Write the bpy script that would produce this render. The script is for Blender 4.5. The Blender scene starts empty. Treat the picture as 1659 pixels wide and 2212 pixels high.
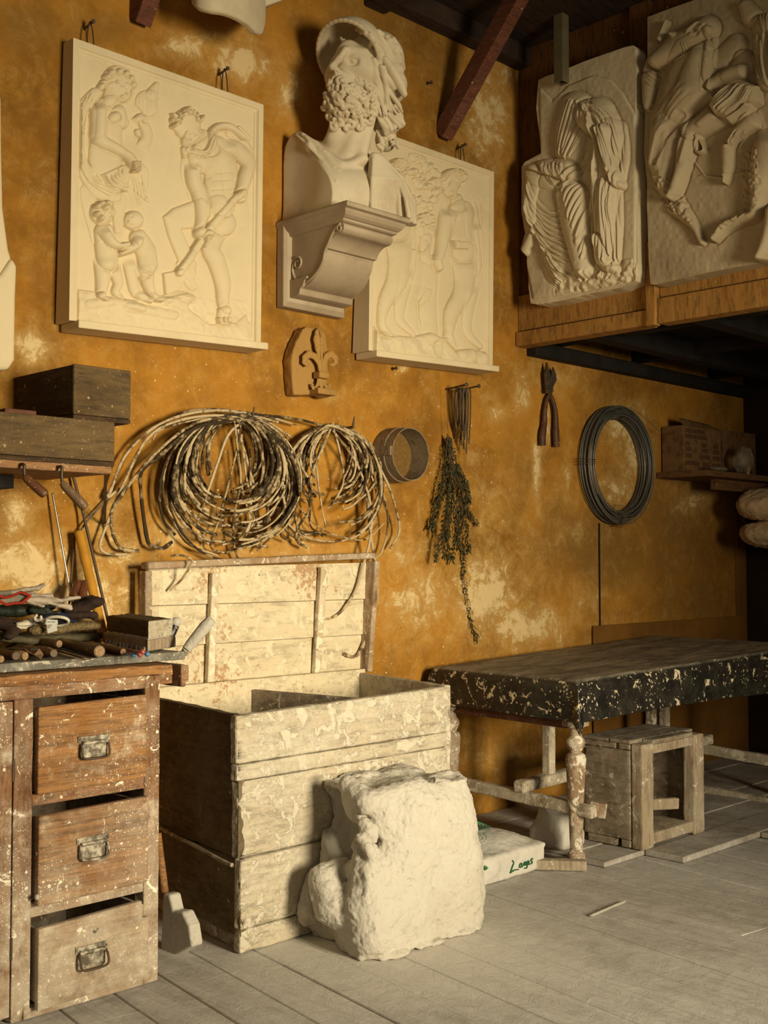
import bpy, bmesh, math, random, copy
import numpy as np
from mathutils import Vector, Matrix, noise

random.seed(7); np.random.seed(7)
SC = bpy.context.scene
COL = SC.collection
# ------------------------------------------------------------------ camera model
FO = 2550.0; CX = 829.5; CY = 1106.0; CAMZ = 1.25
PITCH = math.atan((1210 - CY) / FO)
C45 = math.sqrt(.5)
cp, sp = math.cos(PITCH), math.sin(PITCH)
FWD = Vector((C45 * cp, C45 * cp, sp)); UPV = Vector((-C45 * sp, -C45 * sp, cp)); RGT = Vector((C45, -C45, 0))
CAM = Vector((0, 0, CAMZ))
WY = 3.75          # back wall plane
LX = 4.73          # loft face plane

def on(px, py, x=None, y=None, z=None, d=None):
    """the point of the room seen at a place in the photo, on a known plane"""
    r = FWD + RGT * ((px - CX) / FO) + UPV * ((CY - py) / FO)
    if x is not None: t = (x - CAM.x) / r.x
    elif y is not None: t = (y - CAM.y) / r.y
    elif z is not None: t = (z - CAM.z) / r.z
    else: t = d / ((r.x + r.y) * C45)
    return CAM + r * t

def proj(P):
    """numpy: world points (...,3) -> photo coordinates"""
    P = np.asarray(P, float) - np.array(CAM)
    f = P @ np.array(FWD); r = P @ np.array(RGT); u = P @ np.array(UPV)
    return CX + FO * r / f, CY - FO * u / f

# ------------------------------------------------------------------ objects
def tag(o, label=None, cat=None, group=None, kind=None):
    if label: o['label'] = label
    if cat: o['category'] = cat
    if group: o['group'] = group
    if kind: o['kind'] = kind
    return o

def thing(name, label, cat, loc=(0, 0, 0), group=None):
    o = bpy.data.objects.new(name, None); COL.objects.link(o)
    o.empty_display_size = .05
    o.location = loc
    return tag(o, label, cat, group)

def root_loc(o):
    v = Vector((0, 0, 0))
    while o is not None:
        v += Vector(o.location); o = o.parent
    return v

def link(name, me, mat, parent=None, loc=None):
    o = bpy.data.objects.new(name, me); COL.objects.link(o)
    if mat: me.materials.append(mat)
    if parent: o.parent = parent
    if loc is not None: o.location = loc
    return o

class G:
    """mesh builder in world metres"""
    def __init__(s): s.v = []; s.f = []
    def add(s, v, f):
        b = len(s.v); s.v += [tuple(p) for p in v]; s.f += [tuple(i + b for i in q) for q in f]; return s
    def hexa(s, c):
        # c: 8 corners, bottom ccw 4 then top ccw 4
        return s.add(c, [(3, 2, 1, 0), (4, 5, 6, 7), (0, 1, 5, 4), (1, 2, 6, 5), (2, 3, 7, 6), (3, 0, 4, 7)])
    def box(s, x0, x1, y0, y1, z0, z1, M=None):
        c = [Vector(p) for p in ((x0, y0, z0), (x1, y0, z0), (x1, y1, z0), (x0, y1, z0), (x0, y0, z1), (x1, y0, z1), (x1, y1, z1), (x0, y1, z1))]
        if M is not None: c = [M @ p for p in c]
        return s.hexa(c)
    def bar(s, a, b, w, h, up=Vector((0, 0, 1))):
        """square bar from a to b, w across, h along up"""
        a = Vector(a); b = Vector(b); t = (b - a).normalized()
        side = t.cross(up)
        if side.length < 1e-4: side = t.cross(Vector((1, 0, 0)))
        side.normalize(); u = side.cross(t).normalized()
        c = []
        for p in (a, b):
            c.append([p - side * w / 2 - u * h / 2, p + side * w / 2 - u * h / 2, p + side * w / 2 + u * h / 2, p - side * w / 2 + u * h / 2])
        A, B = c
        return s.add(A + B, [(0, 1, 2, 3), (7, 6, 5, 4), (1, 0, 4, 5), (2, 1, 5, 6), (3, 2, 6, 7), (0, 3, 7, 4)])
    def tube(s, pts, r, n=8, cap=True, flat=1.0, fdir=None):
        pts = [Vector(p) for p in pts]
        if not hasattr(r, '__len__'): r = [r] * len(pts)
        m = len(pts); V = []; Fc = []
        t0 = (pts[1] - pts[0]).normalized()
        ref = Vector((0, 0, 1)) if abs(t0.z) < .9 else Vector((1, 0, 0))
        if fdir is not None: ref = Vector(fdir)
        for i in range(m):
            t = (pts[min(i + 1, m - 1)] - pts[max(i - 1, 0)])
            if t.length < 1e-9: t = t0
            t.normalize()
            a = ref - t * ref.dot(t)
            if a.length < 1e-5: a = t.orthogonal()
            a.normalize(); b = t.cross(a)
            if fdir is None: ref = a
            for k in range(n):
                an = 2 * math.pi * k / n
                V.append(pts[i] + (a * math.cos(an) * flat + b * math.sin(an)) * r[i])
        for i in range(m - 1):
            for k in range(n):
                k2 = (k + 1) % n
                Fc.append((i * n + k, i * n + k2, (i + 1) * n + k2, (i + 1) * n + k))
        if cap:
            Fc.append(tuple(range(n))[::-1]); Fc.append(tuple((m - 1) * n + k for k in range(n)))
        return s.add(V, Fc)
    def lathe(s, base, prof, n=24, M=None, axis=None):
        """prof: (r, h) along z (or along axis) from base"""
        base = Vector(base)
        if axis is not None:
            q = Vector((0, 0, 1)).rotation_difference(Vector(axis).normalized()).to_matrix()
        else: q = Matrix.Identity(3)
        V = []; Fc = []; m = len(prof)
        for r, h in prof:
            for k in range(n):
                an = 2 * math.pi * k / n
                V.append(base + q @ Vector((r * math.cos(an), r * math.sin(an), h)))
        for i in range(m - 1):
            for k in range(n):
                k2 = (k + 1) % n
                Fc.append((i * n + k, i * n + k2, (i + 1) * n + k2, (i + 1) * n + k))
        Fc.append(tuple(range(n))[::-1]); Fc.append(tuple((m - 1) * n + k for k in range(n)))
        return s.add(V, Fc)
    def prism(s, poly, off):
        """poly: list of 3D points, extruded by off"""
        n = len(poly); off = Vector(off); P = [Vector(p) for p in poly]
        V = P + [p + off for p in P]
        Fc = [tuple(range(n))[::-1], tuple(range(n, 2 * n))] + [(i, (i + 1) % n, n + (i + 1) % n, n + i) for i in range(n)]
        return s.add(V, Fc)
    def sphere(s, c, r, n=12, m=8):
        c = Vector(c); r = (r, r, r) if not hasattr(r, '__len__') else r
        prof = []
        V = [c + Vector((0, 0, r[2]))]
        for i in range(1, m):
            ph = math.pi * i / m
            for k in range(n):
                an = 2 * math.pi * k / n
                V.append(c + Vector((r[0] * math.sin(ph) * math.cos(an), r[1] * math.sin(ph) * math.sin(an), r[2] * math.cos(ph))))
        V.append(c - Vector((0, 0, r[2])))
        Fc = [(0, 1 + k, 1 + (k + 1) % n) for k in range(n)]
        for i in range(m - 2):
            for k in range(n):
                k2 = (k + 1) % n; a = 1 + i * n
                Fc.append((a + k, a + n + k, a + n + k2, a + k2))
        a = 1 + (m - 2) * n; L = len(V) - 1
        Fc += [(L, a + (k + 1) % n, a + k) for k in range(n)]
        return s.add(V, Fc)
    def mesh(s, name, off=(0, 0, 0), smooth=None):
        off = Vector(off)
        me = bpy.data.meshes.new(name)
        me.from_pydata([tuple(Vector(p) - off) for p in s.v], [], s.f)
        bm = bmesh.new(); bm.from_mesh(me)
        bmesh.ops.recalc_face_normals(bm, faces=bm.faces)
        bm.to_mesh(me); bm.free()
        if smooth is not None:
            me.shade_smooth() if smooth >= 180 else sharp(me, smooth)
        me.update()
        return me
    def obj(s, name, mat, parent=None, smooth=None, bev=0, seg=2, lump=None, origin=None):
        """one mesh object. Without a parent its origin goes to the base of its box."""
        if parent is not None: off = root_loc(parent)
        elif origin is not None: off = Vector(origin)
        else:
            A = np.array(s.v); lo = A.min(0); hi = A.max(0)
            off = Vector(((lo[0] + hi[0]) / 2, (lo[1] + hi[1]) / 2, lo[2]))
        me = s.mesh(name, off, smooth)
        o = link(name, me, mat, parent, None if parent is not None else off)
        if bev:
            m = o.modifiers.new('bevel', 'BEVEL'); m.width = bev; m.segments = seg; m.limit_method = 'ANGLE'; m.angle_limit = math.radians(35)
            m.harden_normals = False
        if lump:
            lv, st, sz = lump
            m = o.modifiers.new('cut', 'SUBSURF'); m.subdivision_type = 'SIMPLE'; m.levels = lv; m.render_levels = lv
            m = o.modifiers.new('worn', 'DISPLACE'); m.texture = clouds(sz); m.strength = st; m.mid_level = .5; m.texture_coords = 'GLOBAL'
            me.shade_smooth()
        return o

def sharp(me, ang):
    me.shade_smooth()
    bm = bmesh.new(); bm.from_mesh(me); a = math.radians(ang)
    for e in bm.edges:
        if len(e.link_faces) == 2 and e.calc_face_angle(0) > a: e.smooth = False
    bm.to_mesh(me); bm.free()

_cl = {}
def clouds(sz):
    if sz not in _cl:
        t = bpy.data.textures.new('clouds', 'CLOUDS'); t.noise_scale = sz; t.noise_depth = 3; _cl[sz] = t
    return _cl[sz]

def catmull(P, n=8):
    P = [Vector(p) for p in P]; out = []
    Q = [P[0] * 2 - P[1]] + P + [P[-1] * 2 - P[-2]]
    for i in range(1, len(Q) - 2):
        for k in range(n):
            t = k / n
            a, b, c, d = Q[i - 1], Q[i], Q[i + 1], Q[i + 2]
            out.append(.5 * ((2 * b) + (c - a) * t + (2 * a - 5 * b + 4 * c - d) * t * t + (-a + 3 * b - 3 * c + d) * t ** 3))
    out.append(P[-1]); return out

# ------------------------------------------------------------------ volumes -> skin (surface nets)
class Vol:
    def __init__(s, lo, hi, h):
        s.lo = np.array(lo, float); s.h = h
        s.n = np.ceil((np.array(hi) - s.lo) / h).astype(int) + 1
        s.F = np.full(s.n, 1.0, np.float32)
    def sub(s, lo, hi, pad):
        a = np.clip(np.floor((np.array(lo) - pad - s.lo) / s.h).astype(int), 0, s.n - 1)
        b = np.clip(np.ceil((np.array(hi) + pad - s.lo) / s.h).astype(int) + 1, 1, s.n)
        ax = [s.lo[i] + s.h * np.arange(a[i], b[i]) for i in range(3)]
        X, Y, Z = np.meshgrid(*ax, indexing='ij', sparse=True)
        return (slice(a[0], b[0]), slice(a[1], b[1]), slice(a[2], b[2])), X, Y, Z
    def comb(s, sl, d, k, op='u'):
        A = s.F[sl]
        if op == 'u':
            if k <= 0: s.F[sl] = np.minimum(A, d)
            else:
                h = np.clip(.5 + .5 * (d - A) / k, 0, 1); s.F[sl] = d * (1 - h) + A * h - k * h * (1 - h)
        elif op == 's':   # subtract
            d = -d
            if k <= 0: s.F[sl] = np.maximum(A, d)
            else:
                h = np.clip(.5 - .5 * (d - A) / k, 0, 1); s.F[sl] = d * (1 - h) + A * h + k * h * (1 - h)
    def cap(s, a, b, ra, rb=None, k=.01, op='u', sq=None):
        """capsule; sq=(dir, factor) squashes along a unit direction"""
        rb = ra if rb is None else rb
        a = np.array(a, float); b = np.array(b, float); R = max(ra, rb)
        sl, X, Y, Z = s.sub(np.minimum(a, b) - R, np.maximum(a, b) + R, k + s.h * 2)
        if 0 in s.F[sl].shape: return s
        ba = b - a; L = max(ba @ ba, 1e-12)
        px, py, pz = X - a[0], Y - a[1], Z - a[2]
        t = np.clip((px * ba[0] + py * ba[1] + pz * ba[2]) / L, 0, 1)
        dx, dy, dz = px - t * ba[0], py - t * ba[1], pz - t * ba[2]
        r2 = dx * dx + dy * dy + dz * dz
        if sq is not None:
            w = np.array(sq[0], float); w /= np.linalg.norm(w); q = dx * w[0] + dy * w[1] + dz * w[2]
            r2 = r2 + q * q * (1 / sq[1] ** 2 - 1)
            d = (np.sqrt(r2) - (ra + (rb - ra) * t)) * (.5 + .5 * sq[1])
        else: d = np.sqrt(r2) - (ra + (rb - ra) * t)
        s.comb(sl, d, k, op); return s
    def chain(s, P, k=.01, op='u', sq=None):
        """P: list of (point, radius)"""
        for (a, ra), (b, rb) in zip(P[:-1], P[1:]): s.cap(a, b, ra, rb, k, op, sq)
        return s
    def ell(s, c, r, axes=None, k=.01, op='u', shell=0, p=2):
        c = np.array(c, float); r = np.array(r, float); R = r.max() * 1.05
        sl, X, Y, Z = s.sub(c - R, c + R, k + s.h * 2)
        if 0 in s.F[sl].shape: return s
        A = np.eye(3) if axes is None else np.array([np.array(v) / np.linalg.norm(v) for v in axes])
        q = [((X - c[0]) * A[i][0] + (Y - c[1]) * A[i][1] + (Z - c[2]) * A[i][2]) / r[i] for i in range(3)]
        d = ((np.abs(q[0]) ** p + np.abs(q[1]) ** p + np.abs(q[2]) ** p) ** (1 / p) - 1) * r.min()
        if shell: d = np.abs(d) - shell
        s.comb(sl, d, k, op); return s
    def box(s, c, r, axes=None, rnd=.01, k=.01, op='u'):
        c = np.array(c, float); r = np.array(r, float); R = np.linalg.norm(r)
        sl, X, Y, Z = s.sub(c - R, c + R, k + s.h * 2)
        if 0 in s.F[sl].shape: return s
        A = np.eye(3) if axes is None else np.array([np.array(v) / np.linalg.norm(v) for v in axes])
        q = [np.abs((X - c[0]) * A[i][0] + (Y - c[1]) * A[i][1] + (Z - c[2]) * A[i][2]) - (r[i] - rnd) for i in range(3)]
        o = np.sqrt(sum(np.maximum(t, 0) ** 2 for t in q)) + np.minimum(np.maximum(np.maximum(q[0], q[1]), q[2]), 0) - rnd
        s.comb(sl, o, k, op); return s
    def plane(s, p, n, k=.0):
        """cut away everything on the side the normal points to"""
        n = np.array(n, float); n /= np.linalg.norm(n)
        sl, X, Y, Z = s.sub(s.lo, s.lo + s.n * s.h, 0)
        d = (X - p[0]) * n[0] + (Y - p[1]) * n[1] + (Z - p[2]) * n[2]
        s.comb(sl, -d, k, 's'); return s
    def mesh(s, name, off, noise_amp=0, noise_sc=.05, smooth_it=1):
        F = s.F.copy()
        F[0], F[-1], F[:, 0], F[:, -1], F[:, :, 0], F[:, :, -1] = 1, 1, 1, 1, 1, 1
        I = F < 0
        n = np.array(F.shape) - 1
        cs = np.zeros(n, np.int8)
        for dx in (0, 1):
            for dy in (0, 1):
                for dz in (0, 1):
                    cs += I[dx:dx + n[0], dy:dy + n[1], dz:dz + n[2]]
        act = (cs > 0) & (cs < 8)
        ci = np.argwhere(act); idx = np.full(n, -1, np.int64); idx[act] = np.arange(len(ci))
        acc = np.zeros((len(ci), 3)); cnt = np.zeros(len(ci))
        corners = [np.array(c) for c in ((0, 0, 0), (1, 0, 0), (0, 1, 0), (1, 1, 0), (0, 0, 1), (1, 0, 1), (0, 1, 1), (1, 1, 1))]
        val = [F[tuple((ci + c).T)] for c in corners]
        for i in range(8):
            for j in range(i + 1, 8):
                if np.abs(corners[i] - corners[j]).sum() == 1:
                    m = (val[i] < 0) != (val[j] < 0)
                    t = np.where(m, val[i] / np.where(m, val[i] - val[j], 1), 0)
                    acc += np.where(m[:, None], corners[i] + t[:, None] * (corners[j] - corners[i]), 0); cnt += m
        V = s.lo + s.h * (ci + acc / cnt[:, None])
        faces = []
        for ax in range(3):
            o = [1, 1, 1]; o[ax] = 0
            A = I[tuple(slice(o[i], F.shape[i] - 1) for i in range(3))]
            sh = [o[i] for i in range(3)]; sh2 = list(sh); sh2[ax] += 1
            B = I[tuple(slice(sh2[i], sh2[i] + A.shape[i]) for i in range(3))]
            c = np.argwhere(A != B)
            if len(c) == 0: continue
            flip = A[tuple(c.T)]
            c = c + np.array(o)
            b, d = [i for i in range(3) if i != ax]
            eb = np.zeros(3, int); eb[b] = 1; ed = np.zeros(3, int); ed[d] = 1
            ok = np.ones(len(c), bool)
            for i in range(3): ok &= (c[:, i] < n[i])
            c = c[ok]; flip = flip[ok]
            q = [idx[tuple((c - e).T)] for e in (eb * 0, eb, eb + ed, ed)]
            Q = np.stack(q, 1)
            fl = flip if ax != 1 else ~flip
            Q[fl] = Q[fl][:, ::-1]
            faces.append(Q)
        Q = np.concatenate(faces)
        Q = Q[(Q >= 0).all(1)]
        me = bpy.data.meshes.new(name)
        V = V - np.array(off)
        me.vertices.add(len(V)); me.vertices.foreach_set('co', V.astype(np.float32).ravel())
        me.loops.add(len(Q) * 4); me.loops.foreach_set('vertex_index', Q.ravel().astype(np.int32))
        me.polygons.add(len(Q)); me.polygons.foreach_set('loop_start', (np.arange(len(Q)) * 4).astype(np.int32))
        me.update(calc_edges=True); me.validate()
        bm = bmesh.new(); bm.from_mesh(me)
        bmesh.ops.recalc_face_normals(bm, faces=bm.faces)
        if smooth_it:
            for _ in range(smooth_it): bmesh.ops.smooth_vert(bm, verts=bm.verts, factor=.5, use_axis_x=True, use_axis_y=True, use_axis_z=True)
        bm.to_mesh(me); bm.free(); me.shade_smooth()
        return me
    def obj(s, name, mat, parent=None, smooth_it=1, lump=None, origin=None):
        if parent is not None: off = root_loc(parent)
        elif origin is not None: off = Vector(origin)
        else:
            w = np.argwhere(s.F < 0); lo = s.lo + w.min(0) * s.h; hi = s.lo + w.max(0) * s.h
            off = Vector(((lo[0] + hi[0]) / 2, (lo[1] + hi[1]) / 2, lo[2]))
        me = s.mesh(name, off, smooth_it=smooth_it)
        o = link(name, me, mat, parent, None if parent is not None else off)
        if lump:
            for st, sz in lump:
                m = o.modifiers.new('rough', 'DISPLACE'); m.texture = clouds(sz); m.strength = st; m.mid_level = .5; m.texture_coords = 'GLOBAL'
        return o

# ------------------------------------------------------------------ carved reliefs (height fields on a slab)
class Relief:
    def __init__(s, corners, nu, nv, zoom, back=None, outline=None):
        """corners: world TL,TR,BR,BL of the front plane; zoom=(scale, ox, oy) drawing coordinates"""
        TL, TR, BR, BL = [np.array(c, float) for c in corners]
        u = np.linspace(0, 1, nu)[None, :, None]; v = np.linspace(0, 1, nv)[:, None, None]
        s.P = (TL * (1 - u) + TR * u) * (1 - v) + (BL * (1 - u) + BR * u) * v
        px, py = proj(s.P); k, ox, oy = zoom
        s.X = (px - ox) * k; s.Y = (py - oy) * k
        s.H = np.zeros(s.X.shape); s.nu = nu; s.nv = nv
        nrm = np.cross(TR - TL, BL - TL); nrm /= np.linalg.norm(nrm)
        if nrm @ (np.array(CAM) - TL) < 0: nrm = -nrm
        s.N = nrm; s.mask = None
        C0 = (TL + BR) / 2; a = proj(C0); b = proj(C0 + nrm * .1)
        s.sx = (b[0] - a[0]) * k / .1; s.sy = (b[1] - a[1]) * k / .1; s.hs = 1.0
    def mv(s, P, H):
        """place the foot of a raised form so that its crest stands where it is drawn"""
        H = H * .75
        return [(p[0] - s.sx * H, p[1] - s.sy * H, *p[2:]) for p in P]
    at = .02
    def win(s, P, pad):
        """rows and columns the form touches"""
        xs = [p[0] for p in P]; ys = [p[1] for p in P]; r = max([p[2] if len(p) > 2 else 0 for p in P]) + pad
        m = (s.X > min(xs) - r) & (s.X < max(xs) + r) & (s.Y > min(ys) - r) & (s.Y < max(ys) + r)
        ro = np.where(m.any(1))[0]; c = np.where(m.any(0))[0]
        if len(ro) == 0: return None
        return (slice(ro[0], ro[-1] + 1), slice(c[0], c[-1] + 1))
    def dist(s, a, b, w=(slice(None), slice(None))):
        (x0, y0, r0), (x1, y1, r1) = a, b
        dx, dy = x1 - x0, y1 - y0; L = max(dx * dx + dy * dy, 1e-9)
        X = s.X[w]; Y = s.Y[w]
        t = np.clip(((X - x0) * dx + (Y - y0) * dy) / L, 0, 1)
        return np.hypot(X - x0 - t * dx, Y - y0 - t * dy), r0 + (r1 - r0) * t, t * math.sqrt(L)
    def field(s, P, w=(slice(None), slice(None))):
        if len(P) == 1: P = [P[0], (P[0][0] + .01, P[0][1], P[0][2])]
        best = None; acc = 0
        for a, b in zip(P[:-1], P[1:]):
            d, r, t = s.dist(a, b, w)
            q = d / r; e = d - r
            if best is None: best, bd, ar = q, e, t + acc
            else:
                ar = np.where(q < best, t + acc, ar); best = np.minimum(best, q); bd = np.minimum(bd, e)
            acc += math.hypot(b[0] - a[0], b[1] - a[1])
        return best, bd, ar
    def body(s, P, H, groove=.004, gw=9, lift=.55, pw=2.0, soft=False):
        """rounded limb: P of (x,y,r). lift = share of H it stands over what lies beneath; soft = grows out of what lies at its start"""
        H *= s.hs; P = s.mv(P, H); r0 = P[0][2]
        if len(P) > 2: P = [(p.x, p.y, max(p.z, 2)) for p in catmull(P, 3)]
        w = s.win(P, gw * 3)
        if w is None: return s
        q, e, ar = s.field(P, w)
        h = H * np.clip(1 - q ** pw, 0, 1) ** .5
        base = s.H[w]
        g = np.where(e > 0, groove * np.exp(-(e / gw) ** 2), 0)
        new = np.where(q < 1, np.maximum(base * (1 - lift) + h, h), base - g)
        if soft:
            k = np.clip(ar / (r0 * 1.3), 0, 1); k = k * k * (3 - 2 * k); new = base * (1 - k) + new * k
        s.H[w] = new
        return s
    def limb(s, P, H, groove=.004, gw=9, lift=.55, pw=2.0): return s.body(P, H, groove, gw, lift, pw, True)
    def add(s, P, H, at=None):
        P = s.mv(P, (s.at if at is None else at) * s.hs); w = s.win(P, 4)
        if w is None: return s
        q, e, ar = s.field(P, w)
        s.H[w] += H * np.clip(1 - q * q, 0, 1); return s
    def face(s, x, y, z, ang, amp=.004, full=False):
        """brow, eye, nose, lips and chin on a head at x,y of size z, looking along ang"""
        c, sn = math.cos(math.radians(ang)), math.sin(math.radians(ang))
        def T(a, b, r): return (x + (a * c - b * sn) * z, y + (a * sn + b * c) * z, r * z)
        s.add([T(.30, -.22, .13), T(.62, -.20, .10)], amp * .9); s.add([T(.42, -.06, .12)], -amp * 1.1); s.add([T(.42, -.05, .07)], amp * .9)
        s.add([T(.70, -.18, .07), T(.86, .14, .10)], amp * 1.6); s.add([T(.72, .30, .05), T(.52, .30, .04)], -amp * 1.2); s.add([T(.74, .24, .06), T(.58, .25, .05)], amp); s.add([T(.70, .37, .06), T(.58, .37, .05)], amp)
        s.add([T(.58, .56, .14)], amp); s.add([T(.25, .22, .24)], amp * .7)
        s.add([T(-.28, .02, .12), T(-.24, .16, .09)], amp); s.add([T(-.26, .06, .05)], -amp)
        return s
    def fam(s, A, B, n, r, H, jit=4, tip=.4, at=None):
        """family of folds between two guide curves"""
        at = s.at if at is None else at; A = s.mv(A, at * s.hs); B = s.mv(B, at * s.hs)
        if s.hs < 1: H *= .75
        A = catmull([(a[0], a[1], 0) for a in A], 5); B = catmull([(b[0], b[1], 0) for b in B], 5)
        m = min(len(A), len(B))
        A = [A[int(i * (len(A) - 1) / (m - 1))] for i in range(m)]; B = [B[int(i * (len(B) - 1) / (m - 1))] for i in range(m)]
        for i in range(n):
            t = (i + .5) / n; j = random.uniform(-jit, jit)
            rr = r * random.uniform(.7, 1.25); hh = H * random.uniform(.6, 1.2)
            a0 = random.randint(0, max(1, m // 7)); b0 = m - random.randint(0, max(1, m // 7))
            P = []
            for q in range(a0, b0):
                p = A[q] * (1 - t) + B[q] * t
                f = (q - a0) / max(1, b0 - 1 - a0)
                P.append((p.x + j, p.y + j * .5, max(rr * (tip + (1 - tip) * math.sin(math.pi * min(1, f * .9 + .1))), 1.5)))
            if len(P) < 2: continue
            w = s.win(P, rr * 2)
            if w is None: continue
            qf, e, ar = s.field(P, w)
            hf = hh * np.clip(1 - qf * qf, 0, 1)
            tot = sum(math.hypot(b_[0] - a_[0], b_[1] - a_[1]) for a_, b_ in zip(P[:-1], P[1:])); k = np.clip(np.minimum(ar, tot - ar) / (rr * 1.5), 0, 1)
            s.H[w] += (hf - np.where((e > 0), .45 * hh * np.exp(-(e / (rr * .6)) ** 2), 0)) * k
        return s
    def inpoly(s, poly):
        m = np.zeros(s.X.shape, bool); n = len(poly)
        for i in range(n):
            x0, y0 = poly[i]; x1, y1 = poly[(i + 1) % n]
            c = ((y0 > s.Y) != (y1 > s.Y)) & (s.X < (x1 - x0) * (s.Y - y0) / (y1 - y0 + 1e-12) + x0)
            m ^= c
        return m
    def edged(s, poly):
        d = None; n = len(poly)
        for i in range(n):
            a = (*poly[i], 1); b = (*poly[(i + 1) % n], 1); q = s.dist(a, b)[0]
            d = q if d is None else np.minimum(d, q)
        return d
    def poly(s, poly, H, bev=25, groove=.003, add=False):
        H *= s.hs; poly = s.mv(poly, H); m = s.inpoly(poly); d = s.edged(poly)
        h = H * np.sqrt(np.clip(1 - (1 - np.clip(d / bev, 0, 1)) ** 2, 0, 1))
        s.H = np.where(m, (s.H + h) if add else np.maximum(s.H * .4 + h, h), s.H - groove * np.exp(-(d / 8) ** 2)); return s
    def rough(s, amp, sc, seed=0):
        r = np.random.RandomState(seed); k = max(2, int(s.nu / sc)); k2 = max(2, int(s.nv / sc))
        g = r.rand(k2 + 3, k + 3)
        yy = np.linspace(0, k2, s.nv); xx = np.linspace(0, k, s.nu)
        y0 = yy.astype(int); x0 = xx.astype(int); fy = (yy - y0)[:, None]; fx = (xx - x0)[None, :]
        fy = fy * fy * (3 - 2 * fy); fx = fx * fx * (3 - 2 * fx)
        a = g[np.ix_(y0, x0)]; b = g[np.ix_(y0, x0 + 1)]; c = g[np.ix_(y0 + 1, x0)]; d = g[np.ix_(y0 + 1, x0 + 1)]
        return amp * ((a * (1 - fx) + b * fx) * (1 - fy) + (c * (1 - fx) + d * fx) * fy - .5)
    def obj(s, name, mat, parent, depth, outline=None, blur=1, poly3=None):
        H = s.H
        for _ in range(blur):
            K = H.copy(); K[1:-1, 1:-1] = (H[1:-1, 1:-1] * 2 + H[:-2, 1:-1] + H[2:, 1:-1] + H[1:-1, :-2] + H[1:-1, 2:]) / 6; H = K
        off = np.array(root_loc(parent)) if parent is not None else s.P.reshape(-1, 3).mean(0)
        nv, nu = H.shape
        if outline is None: m = np.ones((nv, nu), bool)
        else: m = s.inpoly(outline)
        fm = m[:-1, :-1] & m[1:, :-1] & m[:-1, 1:] & m[1:, 1:]
        if poly3 is not None:
            # bring the rim onto the drawn outline
            c = np.zeros((nv, nu), int); c[:-1, :-1] += fm; c[1:, :-1] += fm; c[:-1, 1:] += fm; c[1:, 1:] += fm
            rim = (c > 0) & (c < 4); Q0 = s.P[rim]; best = None; bd_ = None
            for i in range(len(poly3)):
                a = np.array(poly3[i]); b = np.array(poly3[(i + 1) % len(poly3)]); d = b - a
                t = np.clip(((Q0 - a) @ d) / (d @ d), 0, 1)[:, None]; q = a + t * d; dd = np.linalg.norm(Q0 - q, axis=1)
                if best is None: best, bd_ = q, dd
                else: w = dd < bd_; best = np.where(w[:, None], q, best); bd_ = np.minimum(bd_, dd)
            ok = bd_ < .02; Q0[ok] = best[ok]; s.P = s.P.copy(); s.P[rim] = Q0
            H = H.copy(); H[rim] *= .5
        V = s.P + H[..., None] * s.N
        I = np.arange(nv * nu).reshape(nv, nu)
        ii = np.argwhere(fm)
        Q = np.stack([I[ii[:, 0], ii[:, 1]], I[ii[:, 0] + 1, ii[:, 1]], I[ii[:, 0] + 1, ii[:, 1] + 1], I[ii[:, 0], ii[:, 1] + 1]], 1)
        # boundary edges -> sides
        E = np.concatenate([Q[:, [0, 1]], Q[:, [1, 2]], Q[:, [2, 3]], Q[:, [3, 0]]])
        key = E[:, 0] * (nv * nu) + E[:, 1]; rev = E[:, 1] * (nv * nu) + E[:, 0]
        bd = E[~np.isin(key, rev)]
        N0 = nv * nu
        B = s.P - depth * s.N if not callable(depth) else depth(s.P)
        allV = np.concatenate([V.reshape(-1, 3), B.reshape(-1, 3)]) - off
        S = np.stack([bd[:, 1], bd[:, 0], bd[:, 0] + N0, bd[:, 1] + N0], 1)
        Qb = Q[:, ::-1] + N0
        Fq = np.concatenate([Q, S])
        used = np.unique(Fq); mp = np.full(len(allV), -1); mp[used] = np.arange(len(used))
        me = bpy.data.meshes.new(name); W = allV[used]; Fq = mp[Fq]
        me.vertices.add(len(W)); me.vertices.foreach_set('co', W.astype(np.float32).ravel())
        me.loops.add(len(Fq) * 4); me.loops.foreach_set('vertex_index', Fq.ravel().astype(np.int32))
        me.polygons.add(len(Fq)); me.polygons.foreach_set('loop_start', (np.arange(len(Fq)) * 4).astype(np.int32))
        me.update(calc_edges=True); sharp(me, 70)
        o = link(name, me, mat, parent, None if parent is not None else Vector(off))
        return o
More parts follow.
